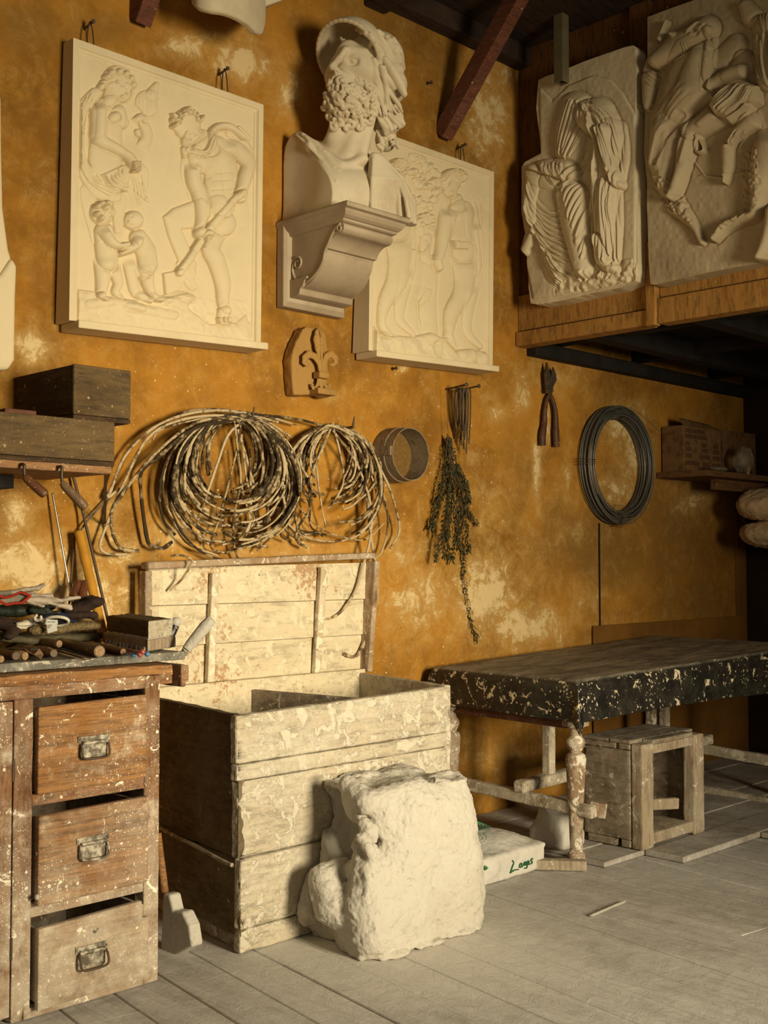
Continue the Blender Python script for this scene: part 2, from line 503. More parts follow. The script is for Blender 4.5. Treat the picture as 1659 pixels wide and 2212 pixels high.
# ------------------------------------------------------------------ procedural materials
class NT:
    def __init__(s, name, rough=.8, metal=0, spec=.3):
        s.m = bpy.data.materials.new(name); s.m.use_nodes = True
        s.t = s.m.node_tree; s.b = s.t.nodes['Principled BSDF']
        s.b.inputs['Roughness'].default_value = rough; s.b.inputs['Metallic'].default_value = metal
        s.b.inputs['Specular IOR Level'].default_value = spec
        s.tc = s.t.nodes.new('ShaderNodeTexCoord')
    def put(s, inp, v):
        if isinstance(v, bpy.types.NodeSocket): s.t.links.new(v, inp)
        else:
            if hasattr(v, '__len__') and len(v) == 3 and inp.type == 'RGBA': v = (*v, 1)
            inp.default_value = v
    def co(s, sc=(1, 1, 1), rot=(0, 0, 0), gen='Object'):
        m = s.t.nodes.new('ShaderNodeMapping'); s.t.links.new(s.tc.outputs[gen], m.inputs[0])
        m.inputs['Scale'].default_value = sc; m.inputs['Rotation'].default_value = rot
        return m.outputs[0]
    def noise(s, scale, det=6, st=(1, 1, 1), ro=.6, dist=0, rot=(0, 0, 0), col=False):
        n = s.t.nodes.new('ShaderNodeTexNoise'); s.put(n.inputs['Vector'], s.co(st, rot))
        n.inputs['Scale'].default_value = scale; n.inputs['Detail'].default_value = det; n.inputs['Roughness'].default_value = ro; n.inputs['Distortion'].default_value = dist
        return n.outputs[1 if col else 0]
    def vor(s, scale, st=(1, 1, 1), feat='F1', out=0, rnd=1):
        n = s.t.nodes.new('ShaderNodeTexVoronoi'); n.feature = feat; s.put(n.inputs['Vector'], s.co(st)); n.inputs['Scale'].default_value = scale
        n.inputs['Randomness'].default_value = rnd
        return n.outputs[out]
    def rng(s, v, a, b, c=0, d=1):
        n = s.t.nodes.new('ShaderNodeMapRange'); n.interpolation_type = 'SMOOTHSTEP'; s.put(n.inputs[0], v)
        for i, q in enumerate((a, b, c, d)): s.put(n.inputs[i + 1], q)
        return n.outputs[0]
    def m2(s, op, a, b=0, clamp=False):
        n = s.t.nodes.new('ShaderNodeMath'); n.operation = op; n.use_clamp = clamp; s.put(n.inputs[0], a); s.put(n.inputs[1], b); return n.outputs[0]
    def mix(s, f, a, b, bl='MIX'):
        n = s.t.nodes.new('ShaderNodeMix'); n.data_type = 'RGBA'; n.blend_type = bl
        s.put(n.inputs[0], f); s.put(n.inputs[6], a); s.put(n.inputs[7], b); return n.outputs[2]
    def attr(s, nm):
        n = s.t.nodes.new('ShaderNodeAttribute'); n.attribute_name = nm; return n.outputs['Fac']
    def col(s, c): s.put(s.b.inputs['Base Color'], c); return s
    def rough(s, c): s.put(s.b.inputs['Roughness'], c); return s
    def bump(s, h, st=.3, dist=.01):
        n = s.t.nodes.new('ShaderNodeBump'); s.put(n.inputs['Height'], h); n.inputs['Strength'].default_value = st; n.inputs['Distance'].default_value = dist
        old = s.b.inputs['Normal'].links
        if old: s.t.links.new(old[0].from_socket, n.inputs['Normal'])
        s.t.links.new(n.outputs[0], s.b.inputs['Normal']); return s
    def dots(s, scale, size=.28, dens=.5):
        """round spatters of random size"""
        n = s.t.nodes.new('ShaderNodeTexVoronoi'); s.put(n.inputs['Vector'], s.co((1, 1, 1))); n.inputs['Scale'].default_value = scale
        sep = s.t.nodes.new('ShaderNodeSeparateColor'); s.t.links.new(n.outputs['Color'], sep.inputs[0])
        r = s.m2('MULTIPLY', s.rng(sep.outputs[0], 1 - dens, 1), size)
        wob = s.m2('MULTIPLY', s.m2('SUBTRACT', s.noise(scale * 1.6, 3), .5), .45)
        return s.rng(s.m2('SUBTRACT', s.m2('ADD', n.outputs['Distance'], wob), r), -.03, .02, 1, 0)

def plaster_mat(name, c=(.74, .68, .54), dirt=(.45, .36, .22), amt=.35, bump=.15, down_tone=.0, rough=.75, spot=0, coarse=0):
    n = NT(name, rough, spec=.25)
    a = n.noise(3.5, 8, ro=.65); b = n.noise(26, 5)
    c1 = n.mix(n.m2('MULTIPLY', n.rng(a, .45, .75), amt), c, dirt)
    c1 = n.mix(n.m2('MULTIPLY', n.rng(b, .35, .8), .18), c1, tuple(min(1, x * 1.18) for x in c))
    if down_tone:  # more of the darker tone on faces turned downward
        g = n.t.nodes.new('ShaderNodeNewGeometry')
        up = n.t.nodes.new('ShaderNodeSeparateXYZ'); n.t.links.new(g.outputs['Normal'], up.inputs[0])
        c1 = n.mix(n.m2('MULTIPLY', n.rng(n.m2('ADD', n.m2('MULTIPLY', a, .8), n.m2('MULTIPLY', up.outputs[2], -.5)), .25, .7), down_tone), c1, dirt)
    if spot: c1 = n.mix(n.m2('MULTIPLY', n.rng(n.noise(60, 4), .62, .72), spot), c1, tuple(x * .55 for x in dirt))
    n.col(c1).bump(b, bump, .004).bump(n.noise(180, 3), bump * .6, .001)
    if coarse: n.bump(n.noise(16, 12, ro=.74, dist=.2), .6, .03).bump(n.rng(n.vor(26), .05, .28), .35, .012).bump(n.rng(n.vor(7, feat='DISTANCE_TO_EDGE'), 0, .02), .12, .01)
    return n.m

def wood_mat(name, c1, c2, splash=(.72, .66, .52), grain=(1, 1, 14), gs=9, dens=.35, dust=.2, bump=.35, blot=.62, rough=.8, dscale=38, darks=.0, rot=(0, 0, 0), reds=0, crumb=0, low=0):
    n = NT(name, rough, spec=.25)
    g = n.noise(gs, 9, st=grain, ro=.72, dist=.6, rot=rot)
    g2 = n.noise(gs * 4, 5, st=grain, ro=.7, rot=rot)
    c = n.mix(n.rng(g, .32, .68), c1, c2)
    c = n.mix(n.m2('MULTIPLY', n.rng(g2, .48, .62), .6), c, tuple(x * .35 for x in c1))
    if darks: c = n.mix(n.m2('MULTIPLY', n.rng(n.noise(4, 6), .5, .7), darks), c, tuple(x * .25 for x in c1))
    d = n.rng(n.noise(6, 8, ro=.75), blot - .08, blot + .1)
    du = n.m2('MULTIPLY', n.rng(n.noise(2.2, 9, ro=.8), .35, .7), dust, True)
    c = n.mix(du, c, tuple(x * .8 for x in splash))
    bl = n.rng(n.noise(17, 6, ro=.7, dist=1), blot + .02, blot + .05)
    m = n.m2('MAXIMUM', n.m2('MULTIPLY', d, .5), bl)
    if dens > 0:
        gate = n.rng(n.noise(4.5, 5, ro=.7), .40, .62)
        m = n.m2('MAXIMUM', m, n.m2('MULTIPLY', n.dots(dscale * 1.5, .33, dens * .3), .85)); m = n.m2('MAXIMUM', m, n.m2('MULTIPLY', n.m2('MULTIPLY', n.dots(dscale * 4, .38, dens * 1.6), .7), gate))
    if low:
        ge = n.t.nodes.new('ShaderNodeNewGeometry'); se = n.t.nodes.new('ShaderNodeSeparateXYZ'); n.t.links.new(ge.outputs['Position'], se.inputs[0])
        lo = n.m2('MULTIPLY', n.rng(se.outputs[2], .62, .0), n.rng(n.noise(9, 9, ro=.8), .34, .62))
        c = n.mix(n.m2('MULTIPLY', lo, low), c, (.50, .44, .34))
    c = n.mix(m, c, splash)
    if reds: c = n.mix(n.m2('MULTIPLY', n.rng(n.m2('ADD', n.noise(45, 7, ro=.75), n.m2('MULTIPLY', n.noise(2.6, 6), .9)), 1.02, 1.10), reds), c, (.36, .19, .08))
    if crumb: n.bump(n.noise(55, 8, ro=.75, dist=.8), .8 * crumb, .008)
    n.col(c).bump(n.m2('ADD', n.m2('MULTIPLY', g2, .7), n.m2('MULTIPLY', m, .6)), bump, .003).bump(g, bump * .7, .006)
    return n.m

def metal_mat(name, c, rough=.4, rust=None, metal=1, amt=.5):
    n = NT(name, rough, metal, .5)
    if rust:
        a = n.rng(n.noise(40, 6), .4, .65)
        n.col(n.mix(n.m2('MULTIPLY', a, amt), c, rust)); n.put(n.b.inputs['Metallic'], n.m2('SUBTRACT', metal, n.m2('MULTIPLY', a, metal * amt), True)); n.bump(n.noise(90, 4), .3, .001)
    else: n.col(c)
    return n.m

def plain(name, c, rough=.7, var=.2, sc=20, bump=.1, metal=0, spec=.3, stretch=(1, 1, 1)):
    n = NT(name, rough, metal, spec); a = n.noise(sc, 6, st=stretch)
    n.col(n.mix(n.rng(a, .3, .7), tuple(x * (1 - var) for x in c), tuple(min(1, x * (1 + var)) for x in c))).bump(a, bump, .003)
    return n.m

M = {}
PL = (.73, .67, .52)
M['relief'] = plaster_mat('relief_plaster', (.66, .545, .34), (.46, .36, .20), .45, .10)
M['cast'] = plaster_mat('bust_plaster', (.66, .565, .39), (.38, .29, .17), .4, .14, down_tone=.55)
M['corbel'] = plaster_mat('corbel_plaster', (.46, .37, .25), (.24, .17, .10), .7, .2, down_tone=.5, spot=.3)
M['drape'] = plaster_mat('drapery_plaster', (.64, .54, .36), (.36, .27, .15), .55, .15)
M['horse'] = plaster_mat('frieze_plaster', (.46, .37, .23), (.24, .175, .10), .7, .35, spot=.3)
M['rough_plaster'] = plaster_mat('crusted_plaster', (.58, .54, .455), (.40, .34, .26), .45, .9, spot=.25, coarse=1)
M['slate'] = wood_mat('grey_slab', (.07, .065, .05), (.13, .12, .095), (.45, .41, .32), (1, 1, 1), 9, .5, .35, .6, .56, rough=.6)

# orange lime-washed wall with flaking pale patches painted as masks at their real places
def wall_mat():
    n = NT('ochre_limewash', .85, spec=.2)
    big = n.noise(1.3, 9, ro=.7); mid = n.noise(5, 9, ro=.75); fine = n.noise(28, 6, ro=.7)
    c = n.mix(n.rng(big, .34, .64), (.20, .087, .009), (.41, .182, .020))
    c = n.mix(n.m2('MULTIPLY', n.rng(mid, .45, .72), .5), c, (.52, .275, .045))
    c = n.mix(n.m2('MULTIPLY', n.rng(n.noise(3, 9, ro=.7), .48, .64), .55), c, (.20, .088, .014))
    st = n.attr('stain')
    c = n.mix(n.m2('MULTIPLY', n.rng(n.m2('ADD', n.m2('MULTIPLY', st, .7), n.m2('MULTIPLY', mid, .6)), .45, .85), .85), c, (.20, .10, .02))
    pa = n.attr('pale')
    k = n.m2('ADD', n.m2('MULTIPLY', pa, .34), n.m2('MULTIPLY', n.noise(11, 10, ro=.78, dist=.6), 1.0))
    soft = n.rng(k, .46, .90)
    c = n.mix(n.m2('MULTIPLY', soft, .6), c, (.60, .40, .14))
    hard = n.rng(n.m2('ADD', k, n.m2('MULTIPLY', fine, .30)), .87, .99)
    c = n.mix(n.m2('MULTIPLY', hard, .8), c, (.68, .52, .27))
    sp = n.m2('MULTIPLY', n.dots(34, .16, .22), .7)
    sp = n.m2('MAXIMUM', sp, n.m2('MULTIPLY', n.dots(85, .22, .3), .6))
    c = n.mix(n.m2('MULTIPLY', sp, n.rng(n.attr('spat'), 0, 1)), c, (.75, .6, .36))
    n.col(c).bump(n.m2('ADD', mid, n.m2('MULTIPLY', hard, -.35)), .35, .02).bump(fine, .25, .004)
    return n.m
M['wall'] = wall_mat()
M['panel'] = plain('brown_ochre_board', (.17, .075, .014), .6, .25, 3, .1)
M['loft'] = wood_mat('loft_ochre_paint', (.105, .042, .008), (.16, .065, .012), (.5, .36, .16), (1, 6, 1), 3, .03, .03, .1, .9)
M['beam'] = wood_mat('loft_beam_paint', (.30, .145, .03), (.42, .21, .05), (.7, .55, .3), (1, 6, 1), 3, .04, .05, .12, .78)
M['dark'] = plain('soot_black_timber', (.012, .009, .007), .8, .4, 8, .2)  # near-black tone with slight mottling
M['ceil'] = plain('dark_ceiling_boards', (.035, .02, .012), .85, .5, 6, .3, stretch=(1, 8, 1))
M['red'] = wood_mat('oxblood_painted_timber', (.09, .028, .015), (.16, .05, .025), (.45, .3, .2), (1, 1, 8), 6, .12, .12, .3, .74)
M['post'] = plain('khaki_paint', (.14, .115, .06), .6, .15, 10, .05)

def floor_mat(name, ang, w, c1=(.53, .50, .455), c2=(.37, .34, .30)):
    n = NT(name, .85, spec=.2)
    # grain runs along the boards
    g = n.noise(7, 9, st=(1, .09, 1), rot=(0, 0, -ang), ro=.7); g2 = n.noise(60, 4, st=(1, .07, 1), rot=(0, 0, -ang))
    big = n.noise(1.1, 7, ro=.7)
    c = n.mix(n.rng(g, .35, .7), c2, c1)
    c = n.mix(n.m2('MULTIPLY', n.rng(g2, .5, .68), .35), c, tuple(x * .55 for x in c2))
    du = n.rng(n.m2('ADD', n.m2('MULTIPLY', big, .6), n.m2('MULTIPLY', n.noise(12, 8, ro=.8), .5)), .42, .72)
    c = n.mix(n.m2('MULTIPLY', du, .7), c, (.65, .63, .59))
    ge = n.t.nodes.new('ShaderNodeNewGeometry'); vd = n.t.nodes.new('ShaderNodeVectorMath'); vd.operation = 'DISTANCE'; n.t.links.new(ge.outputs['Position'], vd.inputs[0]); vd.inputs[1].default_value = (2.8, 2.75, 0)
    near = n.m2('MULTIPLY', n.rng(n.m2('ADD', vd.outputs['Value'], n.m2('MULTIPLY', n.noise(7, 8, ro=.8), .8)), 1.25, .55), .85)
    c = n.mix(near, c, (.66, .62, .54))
    ch = n.rng(n.noise(30, 6, ro=.7, dist=1.5), .62, .66)
    c = n.mix(n.m2('MULTIPLY', ch, .5), c, (.70, .66, .59))
    dk = n.rng(n.noise(16, 7, ro=.7, dist=1), .66, .74)
    c = n.mix(n.m2('MULTIPLY', dk, .5), c, (.14, .125, .11))
    n.col(c).bump(n.m2('ADD', g2, n.m2('MULTIPLY', ch, .8)), .35, .004).bump(n.noise(14, 8, ro=.75, dist=1), .5, .012)
    return n.m
M['floor'] = floor_mat('dusty_floorboards', math.radians(-8), 1)
M['deck'] = floor_mat('dusty_deck_boards', math.radians(90), 1, (.42, .365, .30), (.27, .23, .18))

SPL = (.76, .69, .53)
M['cab'] = wood_mat('spattered_pine', (.135, .052, .016), (.28, .125, .042), SPL, (.16, 1, 1.6), 30, .55, .35, .45, .585, low=.7)
M['cab_v'] = wood_mat('spattered_pine_upright', (.125, .048, .015), (.25, .112, .04), SPL, (1.2, 1, .13), 30, .55, .4, .45, .58, low=.7)
M['drawer1'] = wood_mat('drawer_pine_orange', (.16, .062, .014), (.36, .165, .045), SPL, (.1, 1, 2.2), 22, .42, .25, .5, .61)
M['drawer2'] = wood_mat('drawer_pine_dusty', (.15, .065, .022), (.33, .165, .062), SPL, (.1, 1, 2.2), 22, .48, .35, .5, .61)
M['drawer3'] = wood_mat('drawer_pine_pale', (.15, .075, .032), (.30, .17, .08), SPL, (.1, 1, 2.2), 22, .45, .6, .5, .60, low=.35)
M['bin'] = wood_mat('plaster_caked_boards', (.53, .43, .29), (.62, .54, .395), (.66, .595, .455), (.14, 1, 1), 14, .0, .95, 1.0, .50, crumb=1)
M['bin_side'] = wood_mat('dusty_bin_end', (.09, .06, .028), (.15, .105, .05), (.5, .44, .32), (1, .2, 1.2), 14, .15, .35, .8, .66)  # dusty boards, with the shade of the left end put into their colour
M['lid'] = wood_mat('plaster_washed_lid', (.60, .49, .31), (.66, .56, .37), (.68, .585, .40), (.2, 1, 1), 9, .0, .9, .5, .50, reds=.8, crumb=.4)
M['lid_rail'] = wood_mat('lid_rail_wood', (.22, .12, .055), (.38, .25, .13), (.6, .5, .36), (.2, 1, .2), 12, .3, .6, .6, .55)
M['pale_wood'] = wood_mat('plaster_dusted_batten', (.38, .27, .15), (.55, .43, .27), (.74, .65, .48), (1, 1, .12), 14, .3, .7, .5, .5)
M['leg'] = wood_mat('flaking_table_leg', (.16, .085, .04), (.33, .2, .1), (.66, .60, .48), (1.2, 1.2, .3), 22, .5, .45, .7, .52)
M['apron'] = wood_mat('red_brown_apron', (.10, .035, .018), (.16, .06, .03), (.5, .4, .3), (.3, .3, 1), 14, .3, .1, .3, .70)
M['rail'] = wood_mat('crusted_stretcher', (.2, .14, .08), (.36, .28, .18), (.60, .54, .42), (1, 1, 1), 14, .3, .8, .9, .5)
M['crate'] = wood_mat('dusty_crate_boards', (.13, .095, .06), (.25, .19, .125), (.50, .44, .34), (.3, .3, 1), 12, .5, .6, .8, .58, darks=.3)
M['crate_post'] = wood_mat('dusty_crate_posts', (.24, .175, .11), (.38, .29, .19), (.58, .51, .39), (1, 1, .12), 14, .4, .6, .7, .58)
M['darkbox'] = wood_mat('old_dark_crate', (.035, .018, .007), (.075, .04, .016), (.30, .2, .09), (.15, .15, 1), 12, .18, .06, .5, .8)  # shaded copy of the box wood: shade of the sides put into colour
M['darkbox_grey'] = wood_mat('old_grey_crate', (.055, .030, .010), (.13, .080, .030), (.36, .25, .12), (.15, .15, 1), 12, .18, .2, .5, .78)
M['edge_wood'] = wood_mat('worn_orange_edge', (.17, .065, .014), (.36, .16, .04), SPL, (.08, 1, 1), 26, .3, .15, .6, .66)
M['handle'] = wood_mat('worn_tool_handle', (.085, .04, .015), (.17, .09, .035), (.4, .33, .22), (1, 1, .2), 30, .35, .25, .2, .7, .45)
M['handle_red'] = wood_mat('varnished_tool_handle', (.08, .024, .010), (.13, .042, .016), (.45, .35, .22), (1, 1, .2), 20, .35, .1, .2, .74, .35)
M['handle_pale'] = wood_mat('pale_tool_handle', (.20, .12, .055), (.30, .19, .095), (.5, .42, .3), (.2, 1, 1), 20, .2, .2, .2, .75, .5)
M['endgrain'] = wood_mat('sawn_end_grain', (.27, .16, .07), (.40, .25, .12), (.6, .5, .34), (1, 1, 1), 60, .1, .2, .4, .75)
M['yellow_pole'] = plain('varnished_yellow_pole', (.50, .24, .03), .22, .12, 12, .02, spec=.6)
M['steel'] = metal_mat('bright_steel', (.62, .56, .45), .25)
M['iron'] = metal_mat('rusty_iron', (.10, .075, .05), .6, (.075, .035, .015), .8, .8)
M['wire'] = metal_mat('galvanised_wire', (.20, .19, .165), .42, (.10, .08, .055), .7, .5)
M['pull'] = metal_mat('plastered_drawer_pull', (.12, .10, .07), .6, (.62, .56, .43), .6, .75)
M['brass'] = metal_mat('brass_cap', (.75, .55, .22), .3)

def rod_mat(name, c1, c2, th=.5):
    n = NT(name, .85, spec=.2)
    a = n.noise(38, 5, ro=.7); b = n.noise(9, 3)
    n.col(n.mix(n.rng(n.m2('ADD', a, n.m2('MULTIPLY', n.m2('SUBTRACT', b, .5), .9)), th - .09, th + .10), c1, c2)).bump(a, .8, .003); return n.m
M['rod'] = [rod_mat('plaster_crusted_rod', (.085, .05, .02), (.43, .33, .18), .50), rod_mat('pale_crusted_rod', (.13, .08, .035), (.48, .375, .22), .44), rod_mat('dark_crusted_rod', (.04, .026, .012), (.34, .25, .13), .58)]

def cloth_mat():
    n = NT('spattered_black_oilcloth', .42, spec=.5)
    a = n.noise(14, 9, ro=.75); b = n.noise(4, 7, ro=.7)
    g = n.t.nodes.new('ShaderNodeNewGeometry'); s = n.t.nodes.new('ShaderNodeSeparateXYZ'); n.t.links.new(g.outputs['Normal'], s.inputs[0])
    up = n.rng(s.outputs[2], .4, .95)
    c = n.mix(n.rng(a, .35, .7), (.010, .009, .007), (.035, .03, .022))
    dust = n.noise(11, 9, st=(.35, 1, 1), ro=.78, dist=.5)
    c = n.mix(n.m2('MULTIPLY', up, n.rng(dust, .34, .66, .15, 1)), c, (.30, .26, .19))
    fl = n.m2('ADD', n.noise(24, 7, ro=.68, dist=.8), n.m2('MULTIPLY', n.m2('SUBTRACT', b, .5), .22))
    thr = n.m2('ADD', .588, n.m2('MULTIPLY', up, .04))
    f = n.rng(n.m2('SUBTRACT', fl, thr), 0, .012)
    f = n.m2('MAXIMUM', f, n.m2('MULTIPLY', n.dots(60, .3, .35), .75))
    c = n.mix(n.m2('MULTIPLY', f, n.m2('SUBTRACT', 1, n.m2('MULTIPLY', up, .55))), c, (.62, .52, .34))
    n.col(c).bump(f, .4, .003)
    n.bump(n.vor(230, rnd=.1), .35, .001).bump(n.noise(9, 5), .4, .02)
    n.rough(n.m2('ADD', .38, n.m2('MULTIPLY', up, .3)))
    return n.m
M['cloth'] = cloth_mat()
M['paper'] = plain('white_paper_sack', (.53, .50, .44), .75, .06, 5, .3)
M['ink'] = plain('green_ink', (.02, .10, .035), .6, .1)
M['print'] = plain('green_print', (.03, .13, .05), .6, .1)
M['greyprint'] = plain('grey_print', (.25, .25, .22), .6, .1)
M['leather'] = plain('cream_glove_leather', (.40, .33, .25), .95, .15, 30, .3)
M['leather2'] = plain('grey_glove_leather', (.30, .26, .19), .95, .2, 30, .4)
M['trim_red'] = plain('red_binding', (.38, .035, .015), .7, .1)
M['brown'] = plain('dark_brown_leather', (.030, .016, .010), .9, .3, 12, .3)
M['green_glove'] = plain('dark_green_rubber', (.02, .024, .015), .6, .3, 12, .3)
M['olive'] = plain('olive_cloth', (.09, .075, .04), .9, .3, 30, .4)
M['blue'] = plain('navy_knit_cuff', (.012, .02, .055), .9, .2, 60, .3)
M['cream'] = plain('cream_edging', (.55, .50, .38), .9, .1, 60, .2)
M['label'] = plain('white_care_label', (.66, .64, .56), .7, .08)
M['inkblack'] = plain('black_ink', (.02, .02, .02), .7, .1)
M['terry'] = plain('tan_terry_cloth', (.15, .105, .045), .95, .45, 150, 1.0)
M['bluemetal'] = plain('pearl_blue_plastic', (.06, .17, .33), .28, .05, spec=.7)
M['redmetal'] = plain('pearl_red_plastic', (.36, .07, .055), .28, .05, spec=.7)
M['sieve'] = wood_mat('bent_sieve_wood', (.16, .11, .06), (.26, .19, .11), (.42, .34, .22), (1, 1, .3), 14, .25, .3, .3, .72)
M['mesh'] = plain('sieve_mesh', (.16, .085, .018), .7, .2, 90, .5)
M['leaf'] = plain('dried_olive_leaf', (.045, .045, .018), .8, .45, 30, .2)
M['stem'] = plain('dried_stem', (.09, .06, .03), .85, .3, 30, .2)
M['terracotta'] = plaster_mat('aged_ochre_cast', (.36, .20, .055), (.20, .11, .03), .6, .5, spot=.4)
M['terra_side'] = M['terracotta']
M['grip'] = wood_mat('taped_plier_grip', (.05, .02, .01), (.1, .035, .015), (.35, .22, .1), (1, 1, 1), 20, .4, .2, .4, .68, .5)
M['card'] = wood_mat('cardboard', (.17, .085, .032), (.2, .105, .042), (.25, .14, .06), (1, 1, 1), 5, 0, .1, .1, .8)
M['cardink'] = plain('faded_box_print', (.08, .035, .015), .8, .1)
M['shelf'] = wood_mat('brown_shelf_board', (.12, .055, .02), (.16, .075, .028), (.3, .2, .1), (.1, 1, 1), 8, .1, .1, .2, .8)
M['sack'] = plain('tan_sack_cloth', (.50, .36, .21), .8, .12, 14, .3)
M['yellow'] = plain('acid_yellow_plastic', (.55, .55, .02), .4, .05)
M['plastic'] = None
n = NT('clear_film', .08, spec=.6); n.b.inputs['Transmission Weight'].default_value = .9; n.b.inputs['IOR'].default_value = 1.3; n.col((.9, .8, .6)); n.bump(n.noise(40, 3), 1, .01); M['plastic'] = n.m
M['doorwood'] = plain('dark_brown_door', (.022, .010, .005), .6, .4, 4, .1)
# ------------------------------------------------------------------ the room
def grid_wall():
    nx, nz = 420, 220; x0, x1, z0, z1 = -1.2, 7.05, -.05, 4.3
    xs = np.linspace(x0, x1, nx); zs = np.linspace(z0, z1, nz)
    X, Z = np.meshgrid(xs, zs)
    r = np.random.RandomState(3)
    V = np.stack([X, np.full_like(X, WY), Z], -1).reshape(-1, 3)
    I = np.arange(nx * nz).reshape(nz, nx)
    F = np.stack([I[:-1, :-1], I[:-1, 1:], I[1:, 1:], I[1:, :-1]], -1).reshape(-1, 4)
    me = bpy.data.meshes.new('wall_back'); me.from_pydata(V.tolist(), [], F.tolist())
    PXs, PYs = proj(V)
    def blobs(L):
        a = np.zeros(len(V))
        for px, py, sx, sy, w in L: a = np.maximum(a, w * np.exp(-((PXs - px) / sx) ** 2 - ((PYs - py) / sy) ** 2))
        return a
    pale = blobs([(400, 100, 60, 35, 1), (520, 130, 70, 60, 1), (470, 80, 70, 25, .7), (620, 200, 40, 60, .9), (65, 750, 55, 45, 1.1), (130, 700, 30, 30, .5), (30, 1120, 60, 60, .8), (60, 1220, 140, 80, 1.05), (180, 1290, 160, 90, 1.0),
                  (250, 1200, 90, 120, .7), (400, 1150, 150, 60, .7), (620, 1180, 150, 60, .6), (1050, 250, 55, 110, 1), (1090, 160, 35, 60, .8), (980, 350, 60, 40, .5), (1000, 190, 40, 50, .5), (880, 1200, 60, 60, .6), (900, 1300, 80, 90, .9), (1050, 1290, 90, 110, 1.0), (1130, 1350, 110, 60, 1.0), (1060, 1100, 60, 80, .45),
                  (1160, 1010, 12, 90, 1.15), (1180, 920, 15, 60, .8), (1125, 850, 22, 50, .8), (1075, 890, 25, 22, .9), (1050, 860, 18, 14, .8), (1020, 990, 14, 20, .7), (1225, 1030, 10, 60, .8), (1350, 920, 50, 60, 1.0), (1370, 1000, 35, 60, .9), (1330, 1060, 60, 45, .85), (1200, 820, 80, 50, .5), (1240, 1150, 40, 50, .4),
                  (1490, 1080, 60, 40, .6), (1460, 1000, 25, 60, .6), (870, 798, 14, 10, 1.2), (1150, 1200, 60, 150, .35), (1260, 1300, 60, 60, .55), (1080, 1640, 90, 60, .6), (715, 860, 20, 14, .6), (100, 350, 40, 40, .3), (90, 420, 20, 20, .5), (985, 870, 12, 40, .5), (1300, 1340, 60, 30, .4)])
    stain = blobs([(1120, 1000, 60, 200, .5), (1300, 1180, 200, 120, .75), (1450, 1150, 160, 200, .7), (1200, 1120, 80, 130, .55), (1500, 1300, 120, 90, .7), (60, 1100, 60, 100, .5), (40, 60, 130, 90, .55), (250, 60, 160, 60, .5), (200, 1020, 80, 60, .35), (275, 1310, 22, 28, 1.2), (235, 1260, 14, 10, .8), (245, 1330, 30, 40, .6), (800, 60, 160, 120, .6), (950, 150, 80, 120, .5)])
    spat = np.clip((PYs - 500) / 500, .15, 1) * np.where(PXs < 1000, 1, np.clip(1 - (PXs - 1000) / 300, .1, 1))
    for nm, a in (('pale', pale), ('stain', stain), ('spat', spat)):
        at = me.attributes.new(nm, 'FLOAT', 'POINT'); at.data.foreach_set('value', a.astype(np.float32))
    me.shade_smooth()
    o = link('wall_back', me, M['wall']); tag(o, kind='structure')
    m = o.modifiers.new('uneven', 'DISPLACE'); m.texture = clouds(.6); m.strength = .012; m.mid_level = .5; m.texture_coords = 'GLOBAL'; m.direction = 'Y'
    return o
grid_wall()

def struct(g, name, mat, **k): return tag(g.obj(name, mat, **k), kind='structure')

# floor boards: long worn boards, slightly askew to the wall
def floor_boards():
    g = G(); ang = math.radians(82); u = Vector((math.cos(ang), math.sin(ang), 0)); v = Vector((math.sin(ang), -math.cos(ang), 0))
    w = .172; rnd = random.Random(5)
    org = Vector((2.4, 1.6, 0))
    for i in range(-26, 40):
        s = -3.2 + rnd.uniform(0, .6)
        while s < 3.4:
            L = rnd.uniform(1.6, 3.2); e = min(s + L, 3.4)
            dz = rnd.uniform(-.0035, 0)
            a = org + v * (i * w + .0015) + u * s; b = org + v * ((i + 1) * w - .0015) + u * s; c = b + u * (e - s - .003); d = a + u * (e - s - .003)
            n = Vector((0, 0, -.04)); t = Vector((0, 0, dz)); t2 = Vector((0, 0, dz + rnd.uniform(-.002, .002)))
            g.hexa([a + n, b + n, c + n, d + n, a + t, b + t2, c + t2, d + t]); s = e
    o = g.obj('floor', M['floor'], bev=.003, seg=1, origin=(0, 0, 0)); tag(o, kind='structure')
    g = G(); g.box(-2.5, 9, -3, 4.1, -.09, -.035); struct(g, 'floor', M['dark'], origin=(0, 0, 0))
floor_boards()
# raised deck on the right, boards parallel to the wall, ragged front edge
def deck():
    g = G(); rnd = random.Random(9)
    for i, y1 in enumerate([3.74 - k * .19 for k in range(9)]):
        y0 = y1 - .187
        x = 4.06 if i > 1 else 3.2
        if y0 < 2.62: x = 4.30
        if y0 < 2.45: x = 5.0
        if y0 < 2.25: x = 5.6
        if i in (3, 5): x += .05
        while x < 9:
            L = rnd.uniform(1.3, 2.6); z = .026 + rnd.uniform(-.003, .002)
            g.box(x, min(9, x + L - .004), y0, y1, .001, z); x += L
    o = g.obj('floor', M['deck'], bev=.004, seg=1, origin=(0, 0, 0)); tag(o, kind='structure')
deck()

